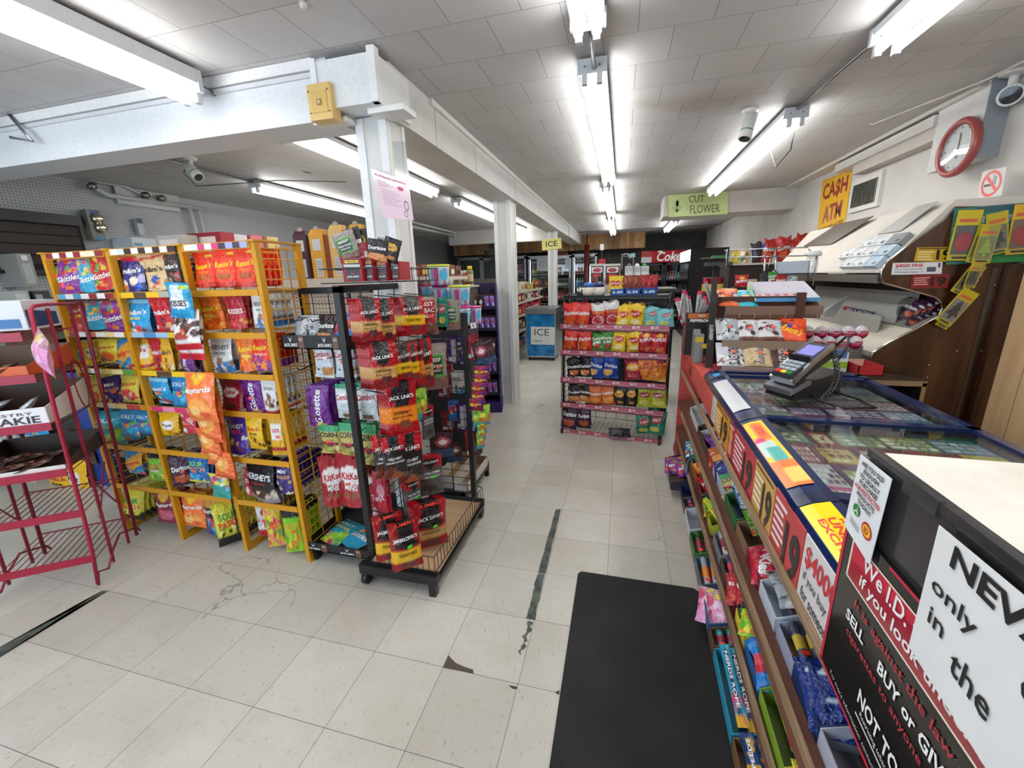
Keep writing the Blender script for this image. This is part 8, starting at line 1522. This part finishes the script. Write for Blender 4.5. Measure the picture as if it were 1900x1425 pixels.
# pepperoni sticks and cartons at the far corner
pb = atCY(1290, 632, -.30); 
q = cthing('stick_carton', 'black carton with orange band holding pepperoni sticks', 'carton', (0, 0, 0)); a = atCY(1270, 640, -.42); b = atCY(1322, 580, -.42); wd = b.x-a.x
m = MB(); z1 = b.z; m.box((a.x, -.42, .90), (b.x, -.415, z1), '1c1a1c', 'card'); m.box((a.x, -.25, .90), (b.x, -.245, z1), '1c1a1c', 'card'); m.box((a.x, -.42, .90), (a.x+.004, -.25, z1), '6a4038', 'card'); m.box((b.x-.004, -.42, .90), (b.x, -.25, z1), '1c1a1c', 'card')
m.box((a.x+.01, -.422, z1-.04), (b.x, -.42, z1-.005), 'c86a30', 'print'); m.text('MILD', plane_fn(((a.x+b.x)/2, -.4225, z1-.02), (wd, 0, 0), (0, 0, .03)), .6, .5, .25, .5, W, 'print', 0, .03); m.text('PEPPERONI', plane_fn(((a.x+b.x)/2, -.4225, z1-.055), (wd, 0, 0), (0, 0, .03)), .55, .5, .8, .7, W, 'print', 0, .05); m.build('carton', q)
for k, (px, py, px2, py2, rl) in enumerate([(1250, 553, 1262, 604, -.32), (1264, 542, 1278, 596, -.16), (1270, 550, 1284, 600, -.22), (1294, 540, 1304, 588, .02), (1304, 550, 1318, 596, .30), (1310, 560, 1322, 600, .42), (1264, 538, 1276, 560, .1), (1300, 518, 1316, 580, -.5)]):
    a = atCY((px+px2)/2, py, -.33); o = put_bag('meat_stick', 'pepperoni', CP(a.x, -.33+.02*(k % 3), a.z), .036, .21, CA+.1*k, '%s white and pink pepperoni stick in black carton' % ('far left leaning', 'tall', 'third', 'upright', 'slanting', 'steeply slanting', 'short rear', 'reversed gold ended')[k], 'meat stick', 'pepperoni sticks', 'flat', k % 3, roll=rl)
sign('vertical_sign', 'dark curved upright strip with sideways white capitals beside tiered display', 'sign', [CP(*atCY(x, y, -.84)) for x, y in ((1321, 514), (1331, 520), (1322, 686), (1308, 684))], '3a3a38', [("HERSHEY'S", .5, .42, .86*2.4, .045, 'd8d8d0', PI/2, .04)], th=.004, mat='gloss')
for k, (x0, y0_, x1, y1_) in enumerate([(1290, 620, 1303, 668), (1302, 632, 1312, 682), (1288, 612, 1298, 640)]):
    a = atCY(x0, y0_, -.7+.06*(k == 2)); b = atCY(x1, y1_, -.7+.06*(k == 2)); m = MB(); m.box((a.x, a.y, .901), (b.x, a.y+.05, a.z), ('8a8c88', 'b0b2ae', '9a9a96')[k], 'clearwrap' if k == 1 else 'gloss'); m.box((a.x+.004, a.y-.001, a.z-.05), (b.x-.004, a.y, a.z-.02), 'd8b020', 'print'); o = m.build('lighter_holder', None, CB); o.rotation_euler = (0, 0, CA); tag(o, ['clear upright holder with yellow dot by the dark strip', 'thin clear holder touching the dark strip', 'small rear clear holder beside carton'][k], 'holder')
# chocolate eggs
for rw, (pyc, zc, ly) in enumerate(((635, 1.06, -.80), (620, 1.10, -.74))):
    for i in range(4 if rw == 0 else 5):
        px = 1512+25*i-(14*rw); p = atCY(px, pyc-(0 if rw == 0 else 4), -.55+.05*rw); 
        m = MB(); m.lathe([(.012, -.034), (.024, -.022), (.029, -.004)], (0, 0, 0), 12, 'b81c50', 'foil'); m.lathe([(.029, -.004), (.028, .008), (.020, .024), (.007, .033)], (0, 0, 0), 12, 'ded8e0', 'gloss'); m.box((-.015, -.0295, .002), (.015, -.027, .009), 'c03040', 'print')
        o = m.build('chocolate_egg', None, CP(*p)); o.scale = (1.3, 1.3, 1.2); tag(o, 'white and pink foil chocolate egg in %s row of egg tray' % ('front', 'back')[rw], 'chocolate egg', 'chocolate eggs in %s row' % ('front', 'back')[rw])
a = atCY(1503, 690, -.85); b = atCY(1575, 660, -.85)
q = cthing('egg_carton', 'white and green carton of toy eggs beside terminal', 'carton'); m = MB(); m.box((a.x, -.85, .902), (b.x, -.77, atCY(1540, 652, -.85).z), 'dfe4ea', 'card'); m.box((a.x+.05, -.852, .925), (b.x, -.85, .96), '8ab838', 'print'); m.box((b.x-.08, -.852, .98), (b.x-.01, -.85, 1.03), '4a78b8', 'print'); m.box((b.x-.07, -.854, .99), (b.x-.03, -.852, 1.0), '4a3060', 'print'); m.build('carton', q)
m = MB(); zz = atCY(1540, 652, -.85).z; m.box((a.x, -.87, zz), (b.x+.01, -.7, zz+.02), 'a8204a', 'clearwrap'); o = m.build('egg_tray', None, CB); o.rotation_euler = (0, 0, CA); tag(o, 'clear pink tray under the chocolate eggs', 'tray')
m = MB(); a = atCY(1575, 690, -.45); b = atCY(1602, 642, -.45); m.box((a.x, -.45, .9), (b.x, -.35, b.z), '8a8886', 'paint'); o = m.build('grey_box', None, CB); o.rotation_euler = (0, 0, CA); tag(o, 'plain grey box behind the egg carton', 'box')
a = atCY(1575, 700, -.9); b = atCY(1617, 685, -.9); q = open_box('red_box', 'shallow open red box at back edge of counter', CP(a.x, 0).x, CP(b.x, 0).x+.02, CP(0, -.95).y, CP(0, -.75).y, .90, .055, 'b0202a', 'd8b0a0', rz=0)
m = MB(); a = atCY(1585, 560, .05)
# wire rack on the counter end with chip bags behind
t = cthing('wire_rack', 'chrome wire rack with white panel behind tier display', 'wire rack'); m = MB(); A = lambda x, y, ly=-.35: atCY(x, y, ly); z_ = .002
m.tube([A(1345, 530), A(1348, 470), A(1350, 463), A(1344, 466)], .005, 6, 'b8bcc0', 'chrome'); m.tube([A(1354, 464), A(1500, 459)], .004, 6, 'b8bcc0', 'chrome'); m.tube([A(1415, 528), A(1421, 470)], .006, 6, 'b8bcc0', 'chrome'); m.tube([A(1436, 522), A(1441, 474)], .006, 6, 'b8bcc0', 'chrome'); m.tube([A(1350, 478), A(1512, 474)], .004, 6, 'b8bcc0', 'chrome'); m.tube([A(1508, 530), A(1516, 470)], .005, 6, 'b8bcc0', 'chrome'); m.tube([A(1500, 462), A(1512, 474)], .004, 6, 'b8bcc0', 'chrome'); m.tube([A(1422, 505), A(1432, 472)], .003, 6, 'b8bcc0', 'chrome'); m.build('frame', t)
m = MB(); m.prism([A(1441, 486), A(1504, 483), A(1501, 506), A(1440, 508)], (0, .008, 0), 'b4c0cc', 'plastic'); m.build('white_panel', t)
# wall shelf of chips behind, red drum, jar etc.
t = thing('wall_counter', 'brown low shelf unit on the right wall holding chip bags', 'shelving', (1.7, 5.3, 0)); a = atY(1355, 490, 5.3); b = atY(1510, 480, 5.3); zt = (a.z+b.z)/2-.01; m = MB(); m.box((a.x-1.7, 0, 0), (XR-1.7-.01, .5, zt-.02), '2c201c', 'matte'); m.build('unit', t); m = MB(); m.box((a.x-1.72, -.02, zt-.02), (XR-1.7-.01, .5, zt), 'c4b8ac', 'paint'); m.build('top', t)
for k, (x0, y0_, x1, y1_, d, l) in enumerate([(1356, 464, 1376, 488, 'yel_chip', 'olive yellow chip bag'), (1372, 462, 1394, 486, 'tan_chip', 'tan chip bag'), (1390, 450, 1412, 484, 'black_chip', 'black chip bag'), (1404, 452, 1424, 484, 'dor_blue', 'dark blue chip bag'), (1416, 444, 1442, 482, 'dor_top', 'first red chip bag'), (1436, 440, 1464, 482, 'dor_top', 'second red chip bag'), (1458, 442, 1484, 480, 'dor_top', 'third red chip bag'), (1476, 434, 1500, 478, 'dor_top', 'fourth red chip bag, tallest')]):
    hang(x0, y0_, x1, y1_+8, 'Y', 5.4, d, 0, .1*math.sin(k), (0, 1, 0), l+' on the brown wall shelf', 'chip bag', 'chip bags on wall shelf', 'chips', k % 3, name='chip_bag', roll=.2*math.sin(k*2), dep=1.3)
a = atY(1322, 530, 5.2); m = MB(); m.lathe([(.11, 0), (.11, .18), (.115, .19)], (a.x, 5.2, a.z-.1), 18, '8a1c22', 'gloss'); m.lathe([(.112, .04), (.112, .12)], (a.x, 5.2, a.z-.1), 18, 'c8b058', 'print', cap=False); m.lathe([(.10, -1.2), (.10, 0)], (a.x, 5.2, a.z-.1), 10, '1a1818', 'matte'); tag(m.build('red_drum'), 'red printed drum stool beside black cooler', 'drum')
m = MB(); a = atY(1328, 478, 5.2); m.box((a.x-.14, 5.1, a.z-.01), (a.x+.18, 5.3, a.z+.0), '6a6660', 'matte'); m.box((a.x-.05, 5.1, a.z+.0), (a.x+.1, 5.2, a.z+.02), '2a7a40', 'plastic'); m.box((a.x-.1, 5.1, a.z-.09), (a.x+.16, 5.3, a.z-.05), '3a3834', 'matte'); m.box((a.x-.02, 5.15, a.z-.3), (a.x+.02, 5.2, a.z), '1a1818', 'matte'); tag(m.build('paper_stack'), 'grey trays with green edge stacked by the black cooler', 'tray stack')
a = atY(1362, 530, 3.1); b = atY(1482, 530, 3.1); m = MB(); m.box((a.x, 3.08, .9), (b.x, 3.2, a.z-.01), '1c1614', 'matte'); tag(m.build('dark_crate'), 'plain dark crate behind the top tier of the display', 'crate')
for k, (x0, y0_, x1, y1_, d, l) in enumerate([(1362, 510, 1388, 534, 'ketchup', 'orange and white jerky pouch behind top tier'), (1386, 518, 1404, 534, 'tan_chip', 'tan card pack behind top tier'), (1408, 508, 1424, 526, 'black_chip', 'dark shiny pouch under wire rack'), (1424, 504, 1442, 526, 'dor_green', 'green silver pouch under wire rack'), (1436, 510, 1460, 528, 'dor_top', 'red pouch under the white panel'), (1458, 512, 1480, 528, 'cookies', 'black white pouch under the white panel')]):
    a = atCY((x0+x1)/2, y0_, -.4); hang(x0, y0_, x1, y1_+6, 'Y', 3.12, d, 0, .1, (0, 1, 0), l, 'snack bag', 'q', 'pillow', k % 3, name='snack_bag')
m = MB(); a = atCY(1509, 472, -.33); m.lathe([(.032, -.17), (.034, -.05), (.03, -.01)], CP(a.x, -.33, a.z), 14, '3a9a58', 'clearwrap'); m.lathe([(.045, -.01), (.05, .0), (.04, .02)], CP(a.x, -.33, a.z), 14, 'e0e2e0', 'plastic'); tag(m.build('green_cup'), 'green cup with white lid behind the tiers', 'cup')
# ------------------------------------------------------------------ cigarette cabinet on the right wall with shaped end panel
EY = 3.0
def EP(px, py, Y_=EY): return atY(px, py, Y_)
t = thing('cigarette_cabinet', 'angled dark wood cabinet with shelves, shaped end panel', 'cabinet', (0, 0, 0))
out = [EP(*p) for p in ((1777, 383), (1755, 408), (1700, 446), (1648, 486), (1638, 503), (1637, 516), (1641, 524), (1700, 540), (1738, 551), (1750, 560), (1752, 572), (1744, 588), (1700, 612), (1650, 637), (1622, 655), (1617, 666), (1614, 700), (1618, 706))]
xr = 2.11; pts = [(p.x, EY, p.z) for p in out]+[(out[-1].x, EY, .0), (xr, EY, .0), (xr, EY, out[0].z-.02)]
m = MB(); m.prism(pts, (0, .03, 0), 'ffffff', 'dark_laminate'); m.build('end_panel', t)
m = MB(); m.tube([(p.x-.002, EY+.01, p.z) for p in out], .007, 6, 'c8c4bc', 'chrome'); m.build('edge_trim', t)
EF = 4.9
X_ = lambda i: out[i]
m = MB()
def face(i, j, col, dx=0.0):
    a, b = out[i], out[j]; m.quad((a.x+dx, EY+.02, a.z), (b.x+dx, EY+.02, b.z), (b.x+dx, EF, b.z), (a.x+dx, EF, a.z), col, 'paint')
m = MB(); m.prism([(out[0].x, EY+.03, out[0].z+.04), (xr, EY+.03, out[0].z+.04), (xr, EY+.03, out[4].z-.02), (out[4].x, EY+.03, out[4].z-.01), (out[4].x, EY+.03, out[4].z)], (0, EF-EY, 0), 'e0d8cc', 'matte'); m.build('sloped_top', t)
m = MB(); m.box((out[5].x-.01, EY+.03, out[6].z-.005), (out[5].x+.02, EF, out[5].z+.02), 'b0aaa4', 'metal'); m.build('shelf_edge', t)
m = MB(); m.box((1.95, EY+.03, .9), (1.97, EF, out[6].z), '5a4a40', 'matte'); m.box((out[8].x+.04, EY+.03, out[6].z-.02), (xr, EF, out[6].z), '3a2c28', 'matte'); m.build('inner_back', t)
m = MB(); m.prism([(out[14].x, EY+.03, out[14].z), (out[12].x, EY+.03, out[12].z), (out[12].x, EY+.03, out[14].z-.3), (out[14].x, EY+.03, out[14].z-.03)], (0, EF-EY, 0), 'dcd4c4', 'matte'); m.build('lower_slope', t)
m = MB(); m.prism([(out[12].x, EY+.03, out[12].z), (out[11].x+.02, EY+.03, out[11].z), (1.97, EY+.03, out[11].z+.06), (1.97, EY+.03, out[14].z-.3), (out[12].x, EY+.03, out[14].z-.3)], (0, EF-EY, 0), '8e8c86', 'matte'); m.build('rear_slope', t)
m = MB(); m.box((out[15].x, EY+.03, 0), (xr, EF, out[15].z-.04), '3a2820', 'matte'); m.build('base', t)
for k in range(3):
    x = 1.64+.09*k; z = 1.06+.075*k; m = MB(); m.prism([(x, EY+.25, z-.12), (x+.02, EY+.25, z+.10), (x+.025, EY+.25, z+.10), (x+.01, EY+.25, z-.12)], (0, EF-EY-.4, 0), 'b4b2ac', 'plastic'); m.build('pack_divider', t)
sign('mix_label', 'red and blue MIX & MATCH label strip inside the cabinet', 'label', [atX(*p, 1.70) for p in ((1566, 568), (1624, 580), (1616, 588), (1562, 578))], '1e2c58', [('MIX & MATCH', .55, .5, .8, .7, 'c8c4c8', 0, .04)], extra=[('rect', 0, 0, .25, 1, '9a3038')])
# cigarette cartons on the sloping top
sx0, sz0, sx1, sz1 = out[4].x, out[4].z, out[0].x, out[0].z+.04; sl = math.atan2(sz1-sz0, sx1-sx0)
def slope_pt(s, y, k=0): return Vector((sx0+(sx1-sx0)*s-math.sin(sl)*k, y, sz0+(sz1-sz0)*s+math.cos(sl)*k))
PK = 0
for i in range(3):
    for j in range(4):
        y = EY+.06+.15*j+.0; s = .03+.17*i; 
        if i == 0 and j == 3 or (i == 2 and j == 3): continue
        cols = 'e4e6e8' if j else ('b8ccdc' if i < 2 else '8a8c8e'); m = MB(); P_ = [slope_pt(s, y, .004), slope_pt(s+.155, y, .004), slope_pt(s+.155, y+.14, .004), slope_pt(s, y+.14, .004)]; nrm = Vector((-math.sin(sl), 0, math.cos(sl)))*.03
        m.prism(P_, nrm, cols, 'card'); f = lambda u, v: P_[3].lerp(P_[0], u).lerp(P_[2].lerp(P_[1], u), v)+nrm*1.03
        for e in ((.08, .85, .7, .9), (.08, .7, .5, .74), (.08, .1, .3, .3)): m.quad(f(e[0], e[1]), f(e[2], e[1]), f(e[2], e[3]), f(e[0], e[3]), '9aa0a8' if j else '6a98c0', 'print')
        m.quad(f(.6, .15), f(.85, .15), f(.85, .4), f(.6, .4), '2a2a2e', 'print')
        tag(m.build('cigarette_pack'), '%s pack on the sloping cabinet top, %s row, %s from end panel' % ('white' if j else 'pale blue', ('lowest', 'middle', 'upper')[i], ('first', 'second', 'third', 'fourth')[j]), 'cigarette pack', 'packs on the cabinet top')
m = MB(); P_ = [slope_pt(.62, EY+.25, .005), slope_pt(.95, EY+.1, .03), slope_pt(.95, EY+.28, .03), slope_pt(.62, EY+.5, .005)]; m.prism(P_, (0, 0, .006), 'a8a49e', 'plastic'); tag(m.build('loose_panel'), 'loose grey plastic panel leaning on cabinet top', 'panel')
m = MB(); P_ = [slope_pt(.55, EY+1.1, .005), slope_pt(.95, EY+.75, .03), slope_pt(.95, EY+1.3, .03), slope_pt(.6, EY+1.7, .005)]; m.prism(P_, (0, 0, .006), '5a4a40', 'plastic'); tag(m.build('loose_panel'), 'dark brown panel leaning on cabinet top by ATM sign', 'panel')
# signs on the end panel
def esign(name, label, c, col, tx, ex=None): return sign(name, label, 'sign', [EP(*p, EY-.006) for p in c], col, tx, 'print', .003, ex)
esign('age_sign', 'yellow sign with black 19 on the wooden end panel', ((1702, 459), (1770, 458), (1768, 486), (1696, 485)), 'c09a1c', [('19', .75, .48, .4, .72, '14110e', 0, .06)], lines('3c2c14', .05, .95, 1, .95, .1, .08)+lines('ece0b0', .06, .5, 4, .7, .17, .07))
esign('fine_sign', 'white sign reading $4000 FINE on the wooden end panel', ((1657, 488), (1749, 486), (1747, 508), (1654, 510)), 'e2e2e4', [('$4000 FINE', .34, .74, .56, .32, 'c03038', 0, .04), ('if you buy cigarettes', .34, .44, .56, .15, '6a6a70', 0, .02), ('for someone under 19', .34, .22, .56, .15, '6a6a70', 0, .02)], [('rect', .70, .2, .88, .6, '4a5068'), ('rect', .92, .55, .96, .92, '28305a')])
esign('age_sign', 'dark red sign with black 19 under the fine sign', ((1692, 511), (1762, 508), (1758, 534), (1688, 536)), '7c141c', [('19', .73, .48, .4, .72, '120c0c', 0, .06)], lines('e0a0a0', .08, .5, 4, .82, .16, .07))
m = MB()
for p in ((1723, 677), (1775, 651), (1820, 651), (1845, 529), (1720, 700)): c_ = EP(*p, EY-.004); m.lathe([(.006, -.003), (.004, -.006)], c_, 8, 'c8c8c4', 'chrome', 'Y')
m.box((2.015, EY-.003, .3), (2.04, EY, 1.45), '6e6a68', 'metal'); tag(m.build('screw_caps'), 'grey metal strip and screw caps on the wooden panel', 'screw caps')
# air freshener cards
sign('poster_card', 'teal and green product poster behind the tree fresheners', 'poster', [EP(*p, EY-.012) for p in ((1772, 387), (1930, 374), (1930, 484), (1755, 491))], '3a7a70', [('nature fru', .58, .80, .74, .17, 'c8d4d0', 0, .02, .3)], 'print', .003, [('rect', 0, .62, 1, .66, '8a9a70'), ('rect', .35, 0, 1, .38, '2a8a4a'), ('poly', [(.3, .3), (.6, .55), (1, .45), (1, .38), (.35, .2)], '4a9a60'), ('rect', .25, .9, 1, 1, '28585e')])
def freshener(label, cx, cy, h, rot, tree, k, Y_=None, head='b8a820', bg='8a8a4a', kind='tree'):
    Y_ = Y_ or EY-.03-.006*(k % 5); c_ = atY(cx, cy, Y_); top = atY(cx, cy-h/2, Y_); H = (top-c_).length*2; Wd = H*.42; q = thing('air_freshener', label, 'air freshener', c_, 0, 'tree air fresheners on the end panel'); q.rotation_euler = (0, rot, 0)
    m = MB(); m.box((-Wd/2, 0, -H/2), (Wd/2, .002, H/2), head, 'gloss'); m.box((-Wd*.42, -.0008, -H*.38), (Wd*.42, 0, H*.20), bg, 'gloss'); m.box((-Wd*.36, -.001, H*.26), (Wd*.36, -.0008, H*.33), 'c8603a', 'print'); m.box((-Wd*.3, -.0012, -H*.47), (Wd*.3, -.001, -H*.42), '3a3a30', 'print'); m.build('card', q)
    m = MB()
    if kind == 'tree': P = [(0, .22), (.12, .10), (.07, .10), (.2, -.03), (.12, -.03), (.28, -.2), (.06, -.2), (.06, -.3), (-.06, -.3), (-.06, -.2), (-.28, -.2), (-.12, -.03), (-.2, -.03), (-.07, .10), (-.12, .10)]
    else: P = [(.26*math.cos(a*PI/8), -.1+.2*math.sin(a*PI/8)) for a in range(16)]
    m.prism([(x*Wd*1.3, -.004, z*H-.03*H) for x, z in P], (0, .003, 0), tree, 'matte'); m.build('freshener_shape', q)
    m = MB(); m.box((-Wd*.44, -.008, -H*.44), (Wd*.44, -.0062, H*.20), 'ffffff', 'glass'); m.build('blister', q)
freshener('green and red dome freshener at left of teal poster', 1790, 437, 92, .03, 'b02030', 0, head='c8b41c', bg='5a5a50', kind='dome')
freshener('red freshener card cut by the frame edge', 1898, 425, 92, -.05, 'b82a2a', 1, head='d8a828', bg='7a5a40', kind='dome')
freshener('pale yellow green tree freshener with orange sticker', 1830, 453, 70, .05, 'a8b838', 4, bg='8a8444')
freshener('yellow card behind the pale tree freshener', 1822, 452, 70, .12, '6a6a40', 2, bg='6a6840')
freshener('dark tree freshener tilted over the poster', 1851, 433, 78, -.22, '26221c', 3, bg='6e6a44')
freshener('dark tree card hanging lower, tilted left', 1797, 518, 58, .45, '1e1a18', 1, bg='5a5844')
freshener('upper short yellow card of the hanging chain', 1818, 490, 44, .1, '3a382c', 2, bg='4a4838')
freshener('second short yellow card of the hanging chain', 1812, 502, 44, .15, '4a2c22', 3, bg='4e4230')
freshener('third short yellow card of the hanging chain', 1806, 512, 44, .12, '2a2c2a', 4, bg='4a4838')
freshener('rear yellow card behind the lowest dark tree card', 1766, 584, 52, .5, '201c20', 1, bg='4a4450')
freshener('lowest tree card, dark purple tree tilted on yellow', 1776, 570, 68, .5, '241820', 3, bg='8a8488')
# things inside the cabinet
for k, (x0, y0_, x1, y1_, c1, l) in enumerate([(1520, 602, 1640, 650, 'e8dcdc', 'pile of pink printed lottery slips')]):
    m = MB()
    for i in range(7):
        a = Vector((out[13].x+.06+.01*i, EY+.35+.14*i, out[13].z+.03+.006*i)); m.grid(lambda u, v: a+Vector((.16*u+.02*math.sin(v*3+i), .3*v, .05*u+.03*math.sin(v*PI)*.5)), 6, 6, 'ece4e4', 'card', True, lambda u, v: lin('d88a98') if (int(u*5)+int(v*5)+i) % 4 == 0 else lin('ece6e4'))
    tag(m.build('paper_slips'), 'heap of white slips with pink print in the cabinet', 'paper slips')
m = MB(); a = Vector((out[11].x+.0, EY+.30, out[11].z+.0)); m.grid(lambda u, v: a+Vector((.14*u+.02*math.sin(v*9), .22*v+.02*math.sin(u*8), .12*u*(1-.3*v)+.02*math.sin(9*u+7*v))), 16, 16, 'e0d4d6', 'clearwrap', True, lambda u, v: lin('d8a8b0') if math.sin(17*u+9*v) > .75 else lin('e6dcdc')); tag(m.build('plastic_bag'), 'crumpled white bag with pink print inside the cabinet', 'plastic bag')
m = MB(); 
c_ = atY(1686, 572, EY+.18); 
def ballf(u, v): a, b = u*2*PI, v*PI; q = .055*(1+.12*math.sin(5*a+3*b)); return c_+Vector((q*math.cos(a)*math.sin(b), q*math.sin(a)*math.sin(b), q*1.2*math.cos(b)))
m.grid(ballf, 16, 10, 'd8dce0', 'clearwrap'); tag(m.build('plastic_wrap'), 'crumpled clear plastic ball beside purple packs', 'plastic bag')
for k in range(8):
    i, j = k//4, k % 4; p = atY(1700+13*j-6*i*4+12*i, 588+6*i*4-4*j, EY+.08+.03*i); put_bag('dark_packet', 'dor_purple', p+Vector((.05*i, .0, .09+.03*i)), .05, .12, -.5, 'glossy black and purple packet stacked in end of cabinet', 'packet', 'black and purple packets', 'flat', k % 3, tilt=-.4, roll=.5)
m = MB(); m.prism([EP(*p, EY+.7) for p in ((1532, 576), (1552, 562), (1578, 548), (1566, 560), (1548, 588), (1527, 588))], (0, .02, 0), 'a8aaac', 'plastic'); tag(m.build('loose_panel'), 'bent grey plastic flap at the cabinet shelf', 'panel')
# grey drawer and red chair behind counter
t = thing('metal_shelf', 'grey metal open shelf beneath the wood cabinet', 'shelf', (1.5, 2.75, 0)); a = EP(1650, 706, 2.75); b = EP(1718, 722, 2.75); m = MB(); m.box((a.x-1.5-.15, .0, .68), (b.x-1.5, .2, .70), '8a8a88', 'metal'); m.box((a.x-1.5-.15, 0, a.z-.03), (b.x-1.5, .2, a.z), 'a8a49c', 'metal'); m.box((a.x-1.5-.15, .19, .5), (b.x-1.5, .2, a.z), '6a6a66', 'matte'); m.box((b.x-1.5-.02, 0, .0), (b.x-1.5, .2, a.z-.01), 'a8a49c', 'metal'); m.box((a.x-1.5-.15, 0, .0), (a.x-1.5-.13, .2, a.z-.01), 'a8a49c', 'metal'); m.build('body', t)
t = thing('red_stool', 'red seat top just showing behind the lottery case', 'stool', (1.42, 2.15, 0)); m = MB(); m.lathe([(.15, .66), (.17, .69), (.16, .72), (.1, .735)], (0, 0, 0), 20, '8e1a24', 'plastic'); m.build('seat', t)
for a in range(4): m = MB(); c_, s_ = math.cos(a*PI/2+.7), math.sin(a*PI/2+.7); m.tube([(.18*c_, .18*s_, 0), (.12*c_, .12*s_, .67)], .012, 6, '2a2a2c', 'metal'); m.build('leg', t)
